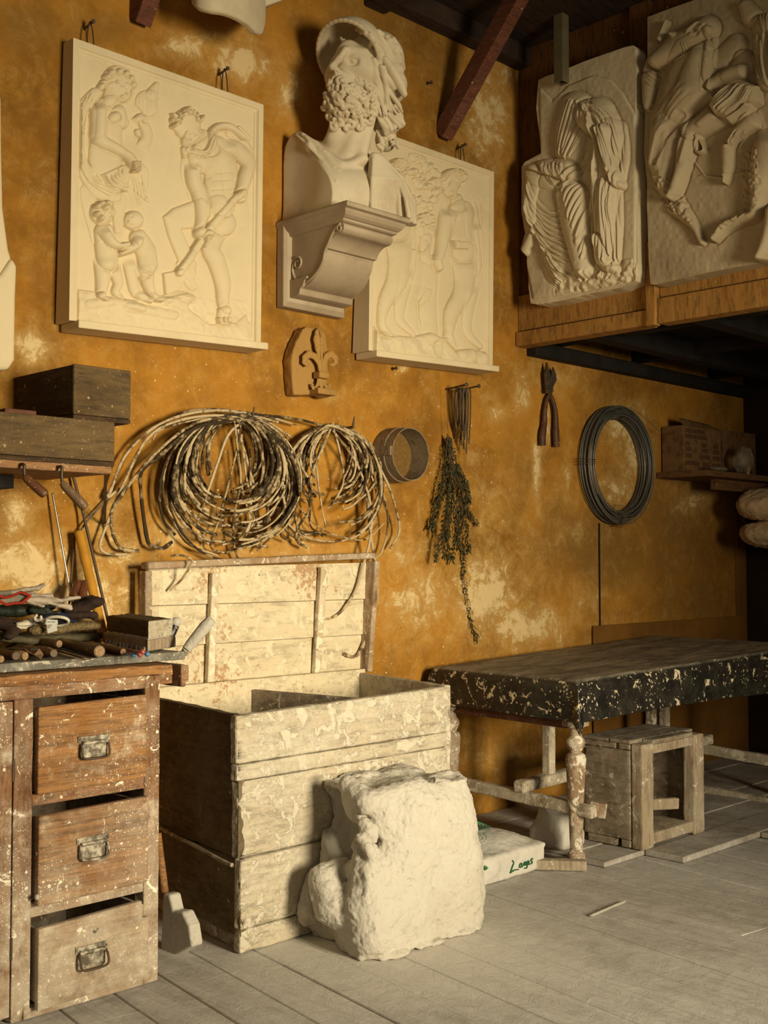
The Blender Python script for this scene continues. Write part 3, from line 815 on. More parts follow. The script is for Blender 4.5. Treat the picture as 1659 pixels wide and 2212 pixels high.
# wall boarding seams, low on the right
g = G()
a = on(1293, 1130, y=WY - .004); g.box(a.x, a.x + .007, WY - .009, WY + .002, .0, a.z); struct(g, 'trim_1', M['dark'])
g = G(); a = on(1587, 1117, y=WY); g.box(a.x, 7.04, WY - .016, WY + .002, .0, 1.50); struct(g, 'trim_2', M['panel'], bev=.003)
g = G(); a = on(1280, 1352, y=WY - .012); g.box(a.x, 7.0, WY - .022, WY - .009, .0, a.z); struct(g, 'baseboard_back', M['panel'], bev=.003)
g = G(); g.box(7.05, 7.12, 3.55, 3.85, 0, 3.0); g.box(7.12, 9, 3.83, 3.87, 2.2, 4.3); struct(g, 'trim_3', M['doorwood'], bev=.003)
d = thing('door_1', 'dark brown door in shadow at the right end of the wall', 'door', (7.6, 3.8, 0)); d['kind'] = 'structure'
g = G(); g.box(7.12, 8.6, 3.80, 3.85, 0, 2.25); g.obj('door_leaf', M['doorwood'], d, bev=.003)
g = G()
for z0, z1 in ((.2, 1.0), (1.12, 2.1)): g.box(7.25, 8.4, 3.788, 3.80, z0, z1)
g.obj('door_panel', M['doorwood'], d, bev=.006)

g = G(); g.box(8.7, 8.8, -1.0, 4.1, 0, 4.3); struct(g, 'wall_right', M['panel'])
# ceiling and loft
g = G()
for i in range(30): g.box(-1.2, LX + .1, -1.0 + i * .16, -1.0 + i * .16 + .156, 3.87, 3.9)
struct(g, 'ceiling', M['ceil'])
g = G(); g.box(-1.2, LX, 3.66, 3.75, 3.77, 3.87); struct(g, 'trim_4', M['ceil'], bev=.01)
g = G(); a = on(1030, 0, y=3.4); g.box(3.62, 3.75, -1, 3.75, 3.74, 3.87); struct(g, 'trim_5', M['ceil'], bev=.01)

LY0 = .2
g = G(); g.box(LX, LX + .03, LY0, WY, 2.42, 3.9); struct(g, 'wall_right', M['loft'])
a = on(1402, 660, x=LX - .05)
g = G(); g.box(LX - .035, LX + .06, a.y + .02, WY, 2.337, 2.41); struct(g, 'trim_6', M['beam'], bev=.006)
g = G(); g.box(LX - .012, LX, a.y + .02, WY, 2.418, 2.60); struct(g, 'trim_7', M['beam'], bev=.004)
g = G(); g.box(LX - .05, LX, a.y - .03, a.y + .02, 2.33, 2.72); struct(g, 'trim_8', M['beam'], bev=.004)
g = G(); g.box(LX - .03, LX + .06, LY0, a.y - .03, 2.337, 2.455); struct(g, 'trim_9', M['beam'], bev=.006)
g = G(); g.box(LX - .012, LX, LY0, a.y - .03, 2.462, 2.62); struct(g, 'trim_10', M['beam'], bev=.004)
g = G(); b = on(1392, 300, x=LX); g.box(LX - .03, LX, b.y - .05, b.y + .06, 2.72, 3.87); struct(g, 'trim_11', M['loft'], bev=.004)
# underside
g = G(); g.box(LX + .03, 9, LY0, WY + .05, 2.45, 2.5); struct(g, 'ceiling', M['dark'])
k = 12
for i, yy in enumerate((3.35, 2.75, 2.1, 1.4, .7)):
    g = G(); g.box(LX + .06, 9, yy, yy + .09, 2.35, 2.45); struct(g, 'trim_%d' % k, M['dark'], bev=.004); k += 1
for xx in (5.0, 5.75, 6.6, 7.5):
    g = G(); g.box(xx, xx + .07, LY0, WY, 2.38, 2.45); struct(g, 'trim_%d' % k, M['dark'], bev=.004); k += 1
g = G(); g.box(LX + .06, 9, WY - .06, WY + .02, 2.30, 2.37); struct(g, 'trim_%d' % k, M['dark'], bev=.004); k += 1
g = G(); g.box(LX - .03, 9, LY0 - .3, LY0, 2.33, 3.9); struct(g, 'wall_front', M['loft'])  # unseen wall across the loft end, added to block the key light
g = G(); g.box(4.95, 9, LY0 - .3, LY0 - .1, 0, 2.4); struct(g, 'wall_front', M['loft'])  # added below it, out of view, to darken the right end of the wall

# red braces and the hanging square tube
def brace(p0, p1, w, h, label):
    g = G(); g.bar(p0, p1, w, h); o = g.obj('timber_brace', M['red'], bev=.005); tag(o, label, 'beam'); return o
a = on(960, 278, y=WY - .02); brace((a.x, WY - .005, a.z - .03), (a.x, WY - .62, a.z + .66), .07, .085, 'dark red timber brace rising from the wall right of the helmeted bust')
a = on(313, 40, y=WY - .05); brace((a.x, a.y + .045, a.z), (a.x + .02, a.y - .38, a.z + .66), .07, .08, 'short red and grey beam end at the top edge above the first relief')
g = G(); a = on(1213, 180, x=4.55)
for (x0, x1, y0, y1) in ((-.026, .026, -.026, -.022), (-.026, .026, .022, .026), (-.026, -.022, -.022, .022), (.022, .026, -.022, .022)):
    g.box(a.x + x0, a.x + x1, a.y + y0, a.y + y1, a.z, 3.872)
o = g.obj('hanging_square_tube', M['post'], bev=.0015); tag(o, 'khaki painted square tube hanging from the ceiling in front of the draped figure', 'tube')

# ------------------------------------------------------------------ relief of the woman, children and digging man
def framed_panel(name, label, cornpx, ytop, ybot, zoom, draw, hung, nu, nv, fw=14, ledge=True):
    TL, TR, BR, BL = cornpx
    tl = on(*TL, y=ytop); tr = on(*TR, y=ytop); br = on(*BR, y=ybot); bl = on(*BL, y=ybot)
    root = thing(name, label, 'relief', (bl + br) / 2)
    R = Relief([tl, tr, br, bl], nu, nv, zoom)
    draw(R)
    # frame moulding, in metres from the edge
    u = np.linspace(0, 1, nu)[None, :] * (tr - tl).length; v = np.linspace(0, 1, nv)[:, None] * (bl - tl).length
    W = (tr - tl).length
    e = np.minimum(np.minimum(u, W - u), v)
    inner = np.clip((e - .022) / .006, 0, 1); step = np.clip((e - .034) / .004, 0, 1)
    R.H = np.where(e > .04, R.H, 0) + .004 - .011 * inner + .0 - .006 * step
    yb = WY - .012
    R.obj('carved_panel', M['relief'], root, lambda P: np.stack([P[..., 0], np.full(P.shape[:2], yb), P[..., 2]], -1), blur=1)
    # ledge
    g = G(); d = (br - bl); dn = d.normalized()
    h = .028; o0 = bl + dn * (.02) ; o1 = br + dn * .014
    c = []
    for zz in (0, h):
        for p, yy in ((o0, ybot - .035), (o1, ybot - .035), (o1, yb), (o0, yb)):
            c.append(Vector((p.x, yy, p.z - h + zz)))
    g.hexa(c); g.obj('ledge', M['relief'], root, bev=.004)
    for px, py in hung:
        g = G(); a = on(px, py, y=WY - .03)
        n = thing('picture_nail', 'iron nail holding the wire loop above %s' % ('the left relief, ' + ('left one' if px < 300 else 'right one') if px < 600 else 'the relief behind the bust'), 'nail', (a.x, a.y, a.z))
        g.tube([(a.x, WY + .03, a.z - .005), (a.x, WY - .06, a.z + .01)], .004, 8); g.lathe((a.x, WY - .065, a.z + .01), [(.008, 0), (.008, .004)], 10, axis=(0, 1, 0))
        g.obj('shank', M['iron'], n)
        g = G(); z2 = a.z - .085
        P = [(a.x - .014, WY - .045, z2), (a.x - .010, WY - .043, a.z - .02), (a.x, WY - .042, a.z + .014), (a.x + .010, WY - .043, a.z - .02), (a.x + .015, WY - .045, z2)]
        g.tube(catmull(P, 6), .0028, 6); w = g.obj('hanging_wire', M['iron'], None, smooth=180); tag(w, 'rusty wire loop on the nail above %s' % ('the left relief, ' + ('left one' if px < 300 else 'right one') if px < 600 else 'the relief behind the bust'), 'wire loop')
    return root

def draw1(R):
    B = R.body
    # faint cloaks and far limbs first
    B([(300, 1080, 60), (310, 1200, 50), (350, 1400, 34)], .007, .002)
    B([(530, 950, 50), (620, 1050, 34), (690, 1140, 12)], .008, .002); B([(590, 900, 40), (670, 950, 30), (670, 1080, 18)], .006, .002)
    B([(505, 1130, 45), (500, 1250, 40), (495, 1330, 30)], .008); R.fam([(560, 900), (600, 1050), (640, 1190)], [(640, 930), (690, 1060), (700, 1150)], 5, 8, .004)
    B([(955, 870, 40), (940, 960, 32), (1000, 1150, 26)], .006, .002)
    B([(1300, 1150, 50), (1330, 1250, 45), (1330, 1290, 36)], .005, .002)
    R.poly([(1020, 1130), (860, 1190), (795, 1245), (830, 1380), (905, 1560), (1010, 1700), (1020, 1560), (920, 1330), (1040, 1320), (1110, 1200)], .014, 34)
    B([(900, 1560, 20), (975, 1690, 34), (1000, 1710, 24)], .008)
    R.at = .022
    # woman's back cloak
    B([(345, 430, 44), (265, 520, 40), (240, 680, 34), (245, 850, 34), (290, 960, 50), (380, 1070, 62), (480, 1110, 42)], .014)
    R.fam([(300, 420), (235, 560), (225, 820), (300, 1020), (430, 1120)], [(370, 440), (300, 600), (285, 820), (360, 960), (560, 1030)], 6, 9, .006)
    # woman's body
    B([(440, 540, 100), (430, 700, 100), (420, 850, 112), (450, 940, 95)], .022, .005)
    B([(500, 560, 60), (530, 620, 44)], .022, .003); B([(465, 590, 42)], .026, .002)
    R.poly([(370, 970), (520, 900), (570, 980), (560, 1080), (480, 1080), (420, 1040)], .018, 20, add=False); R.fam([(380, 980), (440, 1040), (540, 1080)], [(520, 910), (530, 980), (570, 1040)], 5, 12, .008)
    B([(455, 400, 46), (440, 470, 46)], .018)
    B([(500, 330, 98), (540, 400, 66), (535, 440, 46)], .024, .005)
    for x, y in ((420, 320), (450, 290), (500, 285), (545, 300), (585, 330), (600, 370), (400, 360), (385, 385)): B([(x, y, 27)], .024, .002, 5)
    R.face(505, 372, 105, 38, .006)
    R.limb([(655, 800, 44), (690, 700, 40), (660, 610, 30)], .016); R.limb([(600, 620, 24), (650, 580, 26), (670, 620, 18)], .019, .003); B([(625, 680, 20), (630, 700, 18)], .014)
    B([(690, 480, 78), (705, 520, 60)], .013, .004); B([(720, 430, 46), (750, 370, 22)], .013, .002)
    R.fam([(640, 430), (630, 500), (660, 570)], [(740, 430), (750, 500), (720, 570)], 5, 8, .002)
    R.limb([(372, 480, 52), (370, 620, 48), (372, 730, 46), (470, 790, 38), (570, 840, 32), (610, 900, 34)], .030, .006)
    for k in range(4): B([(590 + k * 13, 890, 12), (600 + k * 12, 940, 10), (585 + k * 14, 950 - k * 8, 8)], .030, .002, 4)
    # child left
    R.limb([(400, 1500, 62), (405, 1640, 52), (390, 1740, 36)], .024); R.limb([(470, 1560, 50), (500, 1680, 34), (480, 1740, 28), (510, 1780, 24)], .018)
    B([(380, 1770, 30), (395, 1790, 22)], .022); B([(410, 1340, 66), (430, 1450, 74), (435, 1540, 70)], .028, .005)
    R.limb([(385, 1320, 42), (440, 1410, 38), (500, 1440, 28), (560, 1430, 24)], .034, .004); B([(400, 1215, 82)], .033, .005)
    for x, y in ((350, 1180), (380, 1160), (420, 1155), (350, 1230), (375, 1260), (400, 1190)): B([(x, y, 24)], .034, .001, 4)
    R.face(405, 1218, 84, 8, .006, )
    # woman's foot
    R.limb([(570, 1520, 46), (590, 1650, 38), (620, 1750, 36), (700, 1810, 16)], .016)
    # child right
    R.limb([(690, 1560, 62), (700, 1680, 42), (735, 1780, 26), (770, 1800, 18)], .026); R.limb([(640, 1560, 45), (660, 1620, 40)], .018)
    B([(640, 1380, 58), (690, 1470, 66), (705, 1560, 64)], .027, .005); R.limb([(640, 1370, 36), (610, 1440, 34), (560, 1470, 26), (520, 1490, 18)], .033, .003)
    B([(610, 1265, 66)], .031, .004); R.add([(648, 1275, 16)], .004); R.add([(570, 1250, 9)], -.004); R.add([(556, 1282, 9)], .005); R.add([(566, 1304, 8), (580, 1308, 6)], -.004); R.add([(572, 1322, 16)], .004)
    # man
    B([(1240, 690, 30), (1320, 740, 34), (1375, 830, 26)], .010); B([(1300, 660, 20), (1360, 720, 18)], .009)
    R.limb([(1180, 1290, 90), (1120, 1440, 62), (1160, 1540, 58), (1200, 1680, 52), (1200, 1800, 38), (1215, 1860, 36)], .026, .006)
    B([(1150, 1200, 95), (1210, 1290, 82)], .026, .003); B([(1205, 1880, 44), (1200, 1930, 40)], .024)
    for k in range(4): B([(1165 + k * 26, 1925, 14), (1168 + k * 26, 1945, 11)], .022, .002, 4)
    B([(1080, 850, 110), (1150, 800, 100), (1190, 930, 112), (1180, 1060, 100), (1190, 1160, 88)], .026, .006)
    R.add([(1060, 900, 90)], .006); R.add([(1170, 870, 80)], .005)
    for P in ([(1130, 960), (1250, 950)], [(1120, 1010), (1260, 1000)], [(1110, 1070), (1270, 1060)], [(1170, 930), (1200, 1150)], [(1020, 960), (1100, 990)]):
        R.add([(*p, 10) for p in P], -.0028)
    R.limb([(1210, 740, 62), (1290, 800, 58), (1370, 880, 46), (1350, 980, 44), (1320, 1090, 34)], .031, .006)
    B([(1320, 1110, 44)], .034, .004)
    for k in range(3): R.add([(1300 + k * 22, 1090, 5), (1296 + k * 22, 1140, 5)], -.005)
    # spade
    R.poly([(790, 1620), (905, 1600), (950, 1650), (900, 1740), (805, 1770)], .014, 12)
    B([(1310, 1090, 26), (1200, 1200, 30), (1060, 1390, 28), (900, 1620, 26)], .026, .005, pw=4)
    R.limb([(1000, 880, 52), (1010, 1000, 50), (1050, 1100, 50), (1060, 1230, 46), (1045, 1310, 36)], .034, .006)
    B([(1045, 1350, 36), (1090, 1360, 32)], .038, .004); B([(1075, 1390, 16), (1070, 1440, 12)], .034, .002)
    # man's neck and head
    B([(1060, 720, 60), (1100, 790, 60)], .018)
    B([(960, 620, 98), (985, 690, 66), (970, 740, 44)], .028, .006)
    for i in range(22):
        a = random.uniform(2.6, 6.4); r = random.uniform(55, 102); x = 955 + r * math.cos(a); y = 610 + r * .75 * math.sin(a)
        B([(x, y, 17), (x + random.uniform(-22, 22), y - 18, 6)], .031, .001, 4)
    R.add([(938, 690, 8), (930, 728, 13)], .009); R.add([(950, 695, 12)], -.007); R.add([(950, 697, 7)], .005); R.add([(990, 695, 14)], -.007); R.add([(990, 697, 8)], .005); R.add([(935, 745, 7), (968, 752, 6)], -.006); R.add([(938, 738, 7), (965, 744, 6)], .004); R.add([(952, 774, 18)], .006); R.add([(1000, 730, 22)], .004)
    B([(965, 800, 26), (1060, 830, 26), (1110, 760, 28), (1120, 690, 28), (1170, 645, 28), (1250, 650, 26), (1330, 720, 20)], .026, .005)
    R.fam([(960, 790), (1050, 815), (1095, 740), (1150, 640)], [(980, 830), (1090, 850), (1140, 720), (1190, 690)], 3, 7, .004); B([(940, 800, 26), (935, 850, 14)], .016)
    # ground
    R.poly([(170, 1760), (220, 1725), (330, 1740), (470, 1790), (620, 1800), (800, 1790), (960, 1750), (1000, 1780), (960, 1850), (1100, 1960), (1280, 1950), (1350, 1890), (1410, 2050), (1440, 2170), (140, 2000)], .014, 60, groove=0, add=True)
    for P in ([(300, 1830), (500, 1800), (640, 1850)], [(560, 1850), (700, 1870), (860, 1900)], [(640, 1780), (800, 1800), (940, 1850)], [(820, 1790), (930, 1770), (990, 1790)]):
        R.add([(*p, 36) for p in P], .010)
    R.H += np.where(R.inpoly([(170, 1760), (1400, 1800), (1420, 2110), (160, 1930)]), R.rough(.006, 12), 0)

framed_panel('relief_panel', 'white framed plaster relief of a woman, two children and a digging man', [(157, 82), (568, 227), (562, 742), (148, 692)], WY - .075, WY - .10, (3.072, 100, 60), draw1, [(191, 58), (481, 158)], 620, 680)

def draw2(R):
    B = R.body; R.at = .024
    for i in range(30):
        x = random.uniform(830, 1000); y = random.uniform(870, 1160)
        if x < 860 and y > 950: continue
        B([(x, y, random.uniform(18, 34)), (x + random.uniform(-30, 30), y + random.uniform(-25, 25), 12)], random.uniform(.010, .018), .002, 6)
    B([(870, 850, 34)], .014)
    B([(960, 1900, 46), (945, 1700, 52), (960, 1500, 46), (930, 1420, 30), (890, 1280, 20)], .010, .003)
    B([(930, 1240, 60), (945, 1290, 50)], .018); B([(935, 1340, 40), (930, 1440, 30), (960, 1470, 26)], .014)
    for i in range(8): a = i * .8; B([(940 + 40 * math.cos(a), 1225 + 36 * math.sin(a), 16)], .020, .001, 4)
    R.add([(870, 1400, 12), (920, 1420, 10), (950, 1370, 8)], .008); R.poly([(890, 1700), (930, 1620), (970, 1630), (950, 1690), (900, 1730), (895, 1850)], .008, 14)
    # left figure
    R.limb([(830, 1500, 50), (800, 1640, 42), (780, 1790, 28), (820, 1850, 22), (860, 1890, 14)], .013)
    R.limb([(780, 1300, 84), (790, 1450, 68), (770, 1580, 60), (710, 1690, 44), (680, 1800, 24), (690, 1850, 24), (725, 1890, 16)], .024, .006)
    B([(770, 1080, 95), (770, 1250, 92)], .026, .006); B([(750, 960, 40), (760, 1010, 44)], .018); B([(770, 930, 66)], .024)
    for i in range(12): a = i * .52 + 3; B([(778 + 46 * math.cos(a), 915 + 42 * math.sin(a), 16)], .028, .001, 4)
    R.limb([(820, 1120, 40), (850, 1200, 34), (840, 1130, 24), (860, 1090, 18)], .02); R.fam([(840, 1240), (845, 1400), (830, 1560)], [(870, 1220), (890, 1400), (880, 1650)], 3, 9, .003)
    # right figure
    R.limb([(1210, 1600, 46), (1180, 1760, 34), (1180, 1880, 26), (1250, 1960, 18)], .014)
    R.limb([(1225, 1240, 38), (1235, 1400, 30), (1240, 1480, 28), (1225, 1530, 22)], .016)
    R.limb([(1160, 1420, 74), (1170, 1560, 62), (1150, 1660, 52), (1095, 1760, 46), (1075, 1870, 28), (1075, 1910, 30), (1105, 1970, 20)], .026, .006)
    B([(1150, 1180, 78), (1150, 1290, 66), (1165, 1400, 70)], .027, .006)
    R.add([(1120, 1180, 50)], .004); R.add([(1180, 1190, 40)], .004); R.add([(1105, 1350, 6), (1210, 1360, 6)], -.005); R.add([(1150, 1220, 6), (1160, 1330, 6)], -.004)
    R.poly([(1090, 1340), (1190, 1360), (1170, 1400), (1100, 1395)], .028, 10)
    R.limb([(1080, 1150, 50), (1055, 1270, 42), (1030, 1400, 30), (1010, 1460, 28), (1020, 1500, 24)], .033, .006)
    B([(1120, 1100, 36), (1120, 1140, 40)], .02); B([(1095, 990, 62), (1085, 1050, 42)], .028, .005)
    for i in range(12): a = 3 + i * .32; B([(1100 + 58 * math.cos(a), 975 + 40 * math.sin(a), 18), (1100 + 40 * math.cos(a), 965 + 26 * math.sin(a), 8)], .03, .001, 4)
    R.add([(1060, 1002, 11)], -.006); R.add([(1060, 1003, 6)], .004); R.add([(1096, 1000, 12)], -.006); R.add([(1096, 1001, 7)], .004); R.add([(1070, 1000, 7), (1062, 1034, 10)], .008); R.add([(1062, 1052, 6), (1092, 1050, 5)], -.006); R.add([(1078, 1074, 14)], .005); R.add([(1142, 1030, 12)], .005); R.face(770, 935, 66, 190, .005)
    R.fam([(1200, 1060), (1240, 1250), (1270, 1500)], [(1260, 1100), (1280, 1300), (1290, 1600)], 3, 10, .003)
    R.poly([(600, 1850), (640, 1840), (680, 1900), (860, 1900), (960, 1880), (1050, 1910), (1110, 1980), (1200, 1970), (1290, 1990), (1345, 2050), (1345, 2160), (580, 2040)], .020, 40, groove=0, add=True)
    R.H += np.where(R.inpoly([(600, 1870), (1345, 2000), (1345, 2160), (600, 2030)]), R.rough(.016, 30) + R.rough(.005, 12, 3), 0)
framed_panel('relief_panel', 'white framed plaster relief of two standing figures by a tree, behind the helmeted bust', [(800, 277), (1066, 372), (1063, 792), (795, 757)], WY - .075, WY - .11, (2.698, 580, 20), draw2, [(994, 320)], 520, 680)

# ------------------------------------------------------------------ slabs on the loft face
Z3 = (2.572, 1100, 0)
def slab(name, label, corners, xf, depth, outline, draw, mat, nu, nv):
    c = [on(*p, x=xf) for p in corners]
    root = thing(name, label, 'relief', (c[2] + c[3]) / 2)
    R = Relief(c, nu, nv, Z3); R.hs = .62; draw(R)
    R.obj('carved_slab', mat, root, lambda P: np.stack([np.full(P.shape[:2], xf + depth), P[..., 1], P[..., 2]], -1), outline=outline, blur=3, poly3=[on(x / Z3[0] + Z3[1], y / Z3[0] + Z3[2], x=xf) for x, y in outline])
    return root

def draw3(R):
    B = R.body; R.at = .085
    R.H += R.rough(.006, 60) + R.rough(.002, 12, 2)
    # broken inner slab edge
    R.poly([(165, 480), (240, 560), (330, 470), (470, 415), (560, 440), (630, 520), (700, 640), (700, 1480), (620, 1560), (300, 1640), (130, 1660), (60, 1300), (60, 900), (170, 850)], .014, 14, .002, add=True)
    B([(300, 1480, 120), (450, 1500, 100), (560, 1500, 60)], .03, .004); R.H += np.where(R.inpoly([(240, 1480), (690, 1440), (700, 1560), (260, 1650)]), R.rough(.02, 14, 5), 0)
    # right leg and hanging cloth behind
    B([(590, 720, 60), (620, 850, 44), (610, 980, 34)], .04); B([(560, 1050, 60), (570, 1250, 55), (570, 1430, 44)], .045)
    # chest
    B([(360, 600, 100), (330, 720, 90), (320, 850, 78)], .06, .006)
    B([(470, 640, 110), (540, 760, 80), (520, 1000, 70), (520, 1250, 60), (520, 1430, 50)], .085, .008)
    # lap and raised thigh to the left
    B([(300, 960, 78), (210, 960, 90), (140, 960, 66)], .09, .008); B([(130, 960, 55), (110, 1100, 44), (120, 1220, 34)], .07)
    R.poly([(80, 930), (300, 1000), (300, 1200), (370, 1480), (260, 1580), (150, 1350), (90, 1200)], .05, 60)
    B([(80, 1390, 30), (130, 1290, 24)], .05, .003)
    # standing leg
    B([(330, 1080, 86), (350, 1250, 74), (390, 1440, 58), (400, 1490, 50)], .10, .008)
    B([(490, 1330, 40), (520, 1440, 46), (560, 1480, 34)], .075)
    # arm over the knee
    B([(530, 730, 44), (545, 860, 34), (590, 1000, 30), (600, 1020, 26)], .10, .004)
    F = R.fam
    F([(400, 540), (520, 590), (600, 700), (640, 980)], [(430, 640), (500, 680), (520, 800), (570, 980)], 10, 12, .012, 2)
    F([(400, 560), (470, 700), (400, 850), (300, 960), (290, 1060)], [(520, 720), (500, 900), (470, 1150), (430, 1440), (420, 1470)], 11, 15, .015, 3)
    F([(490, 800), (480, 1000), (470, 1250), (480, 1450)], [(620, 950), (580, 1150), (600, 1300), (600, 1480)], 7, 14, .016, 3)
    F([(90, 930), (130, 1080), (210, 1160), (290, 1150)], [(75, 1050), (120, 1280), (220, 1420), (350, 1490)], 9, 13, .013, 2)
    F([(170, 900), (210, 980), (280, 1060)], [(300, 880), (300, 950), (310, 1020)], 6, 12, .012)
    F([(330, 510), (270, 640), (240, 780), (250, 850)], [(420, 540), (440, 660), (390, 780), (320, 900)], 8, 10, .012)
    F([(130, 1330), (190, 1470), (250, 1580)], [(200, 1380), (270, 1480), (330, 1530)], 7, 11, .016)
    F([(370, 1500), (370, 1560)], [(560, 1480), (520, 1540)], 12, 9, .014)
    R.add([(600, 1500, 40), (680, 1480, 30)], .01)
    R.H = np.clip(R.H, -.01, .12)
OUT3 = [(162, 445), (200, 425), (250, 410), (420, 340), (640, 262), (690, 252), (703, 275), (704, 900), (712, 1500), (700, 1560), (610, 1600), (480, 1625), (300, 1668), (160, 1692), (120, 1685), (108, 1600), (102, 1420), (68, 1370), (92, 1300), (72, 1180), (72, 930), (90, 900), (180, 850), (150, 600)]
slab('relief_slab', 'grey plaster slab of a headless figure in flowing drapery, hung on the loft front', [(1118, 80), (1385, 60), (1385, 640), (1118, 670)], LX - .115, .105, OUT3, draw3, M['drape'], 520, 820)

def draw4(R):
    B = R.body; F = R.fam; R.at = .09
    R.H += R.rough(.008, 80, 4) + R.rough(.003, 14, 6)
    # far horse
    B([(1260, 240, 60), (1190, 300, 50), (1150, 350, 36)], .03); B([(1300, 330, 60), (1250, 450, 60)], .03)
    # horse body and neck
    R.poly([(1070, 150), (1120, 260), (1110, 420), (1130, 540), (1010, 640), (960, 800), (900, 960), (860, 1110), (790, 1040), (750, 900), (760, 640), (830, 400), (930, 230)], .105, 150)
    R.add([(1060, 330, 60), (1020, 480, 90), (950, 620, 70)], .02, .1); R.add([(830, 720, 60), (800, 900, 50)], .02, .1); R.add([(960, 640, 26), (860, 760, 30), (810, 900, 24)], -.018, .1)
    F([(980, 420), (900, 520), (800, 640)], [(1080, 540), (980, 620), (860, 800)], 5, 26, .004)
    B([(770, 430, 46), (765, 540, 36), (760, 590, 20)], .05); F([(760, 340), (840, 370)], [(740, 450), (800, 500)], 5, 9, .010)
    R.limb([(870, 1080, 80), (930, 1150, 52), (985, 1210, 34), (1030, 1270, 20), (1065, 1340, 20)], .05)
    R.H += np.where(R.inpoly([(800, 980), (900, 1000), (980, 1100), (1040, 1260), (980, 1220), (860, 1140)]), R.rough(.02, 10, 7), 0)
    # head
    B([(1085, 140, 66), (1010, 190, 70), (930, 240, 78), (860, 290, 62), (800, 330, 46)], .085, .008, lift=.8); B([(830, 215, 16), (872, 115, 8)], .06)
    R.add([(905, 190, 22)], .02, .1); R.add([(905, 195, 10)], .012); R.add([(1040, 180, 26)], -.02); F([(975, 190), (1010, 150), (1060, 110)], [(1020, 210), (1050, 190), (1100, 130)], 5, 8, .012)
    F([(960, 230), (970, 290), (900, 330)], [(980, 230), (990, 300), (920, 350)], 2, 7, .008)
    # mane
    R.add([(1105, 170, 26), (1112, 300, 28), (1100, 420, 26), (1125, 540, 14)], .022, .1)
    for i in range(34): y = 150 + i * 11; x = 1105 - (10 if y > 350 else 0); R.add([(x - 24, y, 4.5), (x + 20, y + 9, 4.5)], .005, .1)
    # rider
    B([(1330, 80, 60), (1300, 30, 40)], .05); B([(1420, 150, 90), (1440, 300, 90), (1420, 430, 70)], .08)
    F([(1330, 200), (1340, 330), (1400, 480)], [(1480, 150), (1470, 330), (1470, 500)], 8, 14, .013)
    F([(1370, 60), (1400, 130), (1420, 200)], [(1500, 40), (1480, 120), (1470, 200)], 6, 11, .010)
    R.limb([(1330, 390, 40), (1240, 400, 44), (1150, 440, 34), (1120, 490, 22)], .075, .006)
    R.limb([(1280, 540, 90), (1180, 600, 80), (1060, 680, 60), (1000, 720, 50)], .10, .008)
    R.poly([(1110, 590), (1180, 480), (1290, 440), (1370, 470), (1380, 560), (1290, 620), (1220, 670), (1150, 650)], .115, 40)
    F([(1230, 460), (1150, 540), (1120, 600)], [(1370, 480), (1330, 570), (1230, 660)], 12, 11, .013)
    B([(1230, 670, 20), (1290, 630, 22), (1330, 590, 16)], .10)
    R.limb([(1000, 720, 48), (975, 800, 46), (955, 880, 40), (935, 960, 32), (910, 1040, 30), (890, 1090, 20)], .11, .008)
    B([(1050, 760, 14), (1040, 840, 12), (1080, 830, 8), (1060, 780, 8)], .06, .003)
    R.add([(1000, 760, 12), (960, 900, 10)], .008, .11); R.add([(1150, 620, 30), (1060, 690, 20)], .008, .11)
    # hanging foreleg
    R.limb([(1400, 640, 60), (1330, 670, 46), (1250, 740, 34), (1205, 800, 30)], .08, .008); B([(1200, 830, 36), (1200, 910, 34), (1195, 980, 18), (1192, 1010, 8)], .075); F([(1240, 720), (1190, 830)], [(1340, 690), (1230, 830)], 3, 10, .012)
    # hind leg
    R.limb([(1440, 700, 80), (1400, 880, 80), (1370, 1000, 60), (1370, 1100, 40), (1350, 1180, 30), (1270, 1210, 26), (1190, 1250, 26), (1130, 1320, 18)], .09, .010)
    R.H += np.where(R.inpoly([(1300, 850), (1400, 820), (1440, 1100), (1380, 1180), (1160, 1320), (1120, 1350), (1180, 1230), (1300, 1180)]), R.rough(.014, 10, 9), 0)
    R.add([(1040, 960, 7), (1160, 975, 6), (1330, 930, 6)], .007); R.add([(1000, 880, 6), (1060, 960, 6)], .006)
    # foot at the edge
    R.limb([(1460, 1100, 50), (1440, 1250, 44), (1410, 1360, 40), (1380, 1420, 30)], .13); R.H = np.clip(R.H, -.01, .12)
OUT4 = [(768, 95), (900, 45), (1100, -25), (1700, -250), (1900, -300), (1900, 1360), (1438, 1452), (1100, 1515), (820, 1580), (785, 1580), (775, 1450), (765, 1130), (765, 1000), (748, 830), (756, 640), (738, 560), (746, 380), (768, 320)]
slab('relief_slab', 'large grey plaster slab of a rearing horse and rider, cut by the right edge', [(1383, -60), (1800, -60), (1800, 640), (1383, 640)], LX - .10, .095, OUT4, draw4, M['horse'], 760, 1000)

# ------------------------------------------------------------------ cast hanging at the left edge
root = thing('plaster_slab', 'smooth pale plaster cast cut by the left edge of the picture', 'plaster cast', on(0, 800, y=WY))
def pl(pts, y0, y1, name):
    g = G(); g.prism([on(*p, y=y0) for p in pts], (0, y1 - y0, 0)); g.obj(name, M['relief'], root, bev=.012, seg=3, smooth=40)
pl([(-120, 120), (-2, 178), (4, 215), (5, 330), (8, 450), (20, 540), (27, 560), (5, 600), (-120, 700)], 3.60, WY - .003, 'upper_body')
pl([(-120, 690), (3, 592), (27, 556), (38, 575), (35, 640), (33, 778), (20, 798), (-120, 812)], 3.585, WY - .003, 'lower_body')

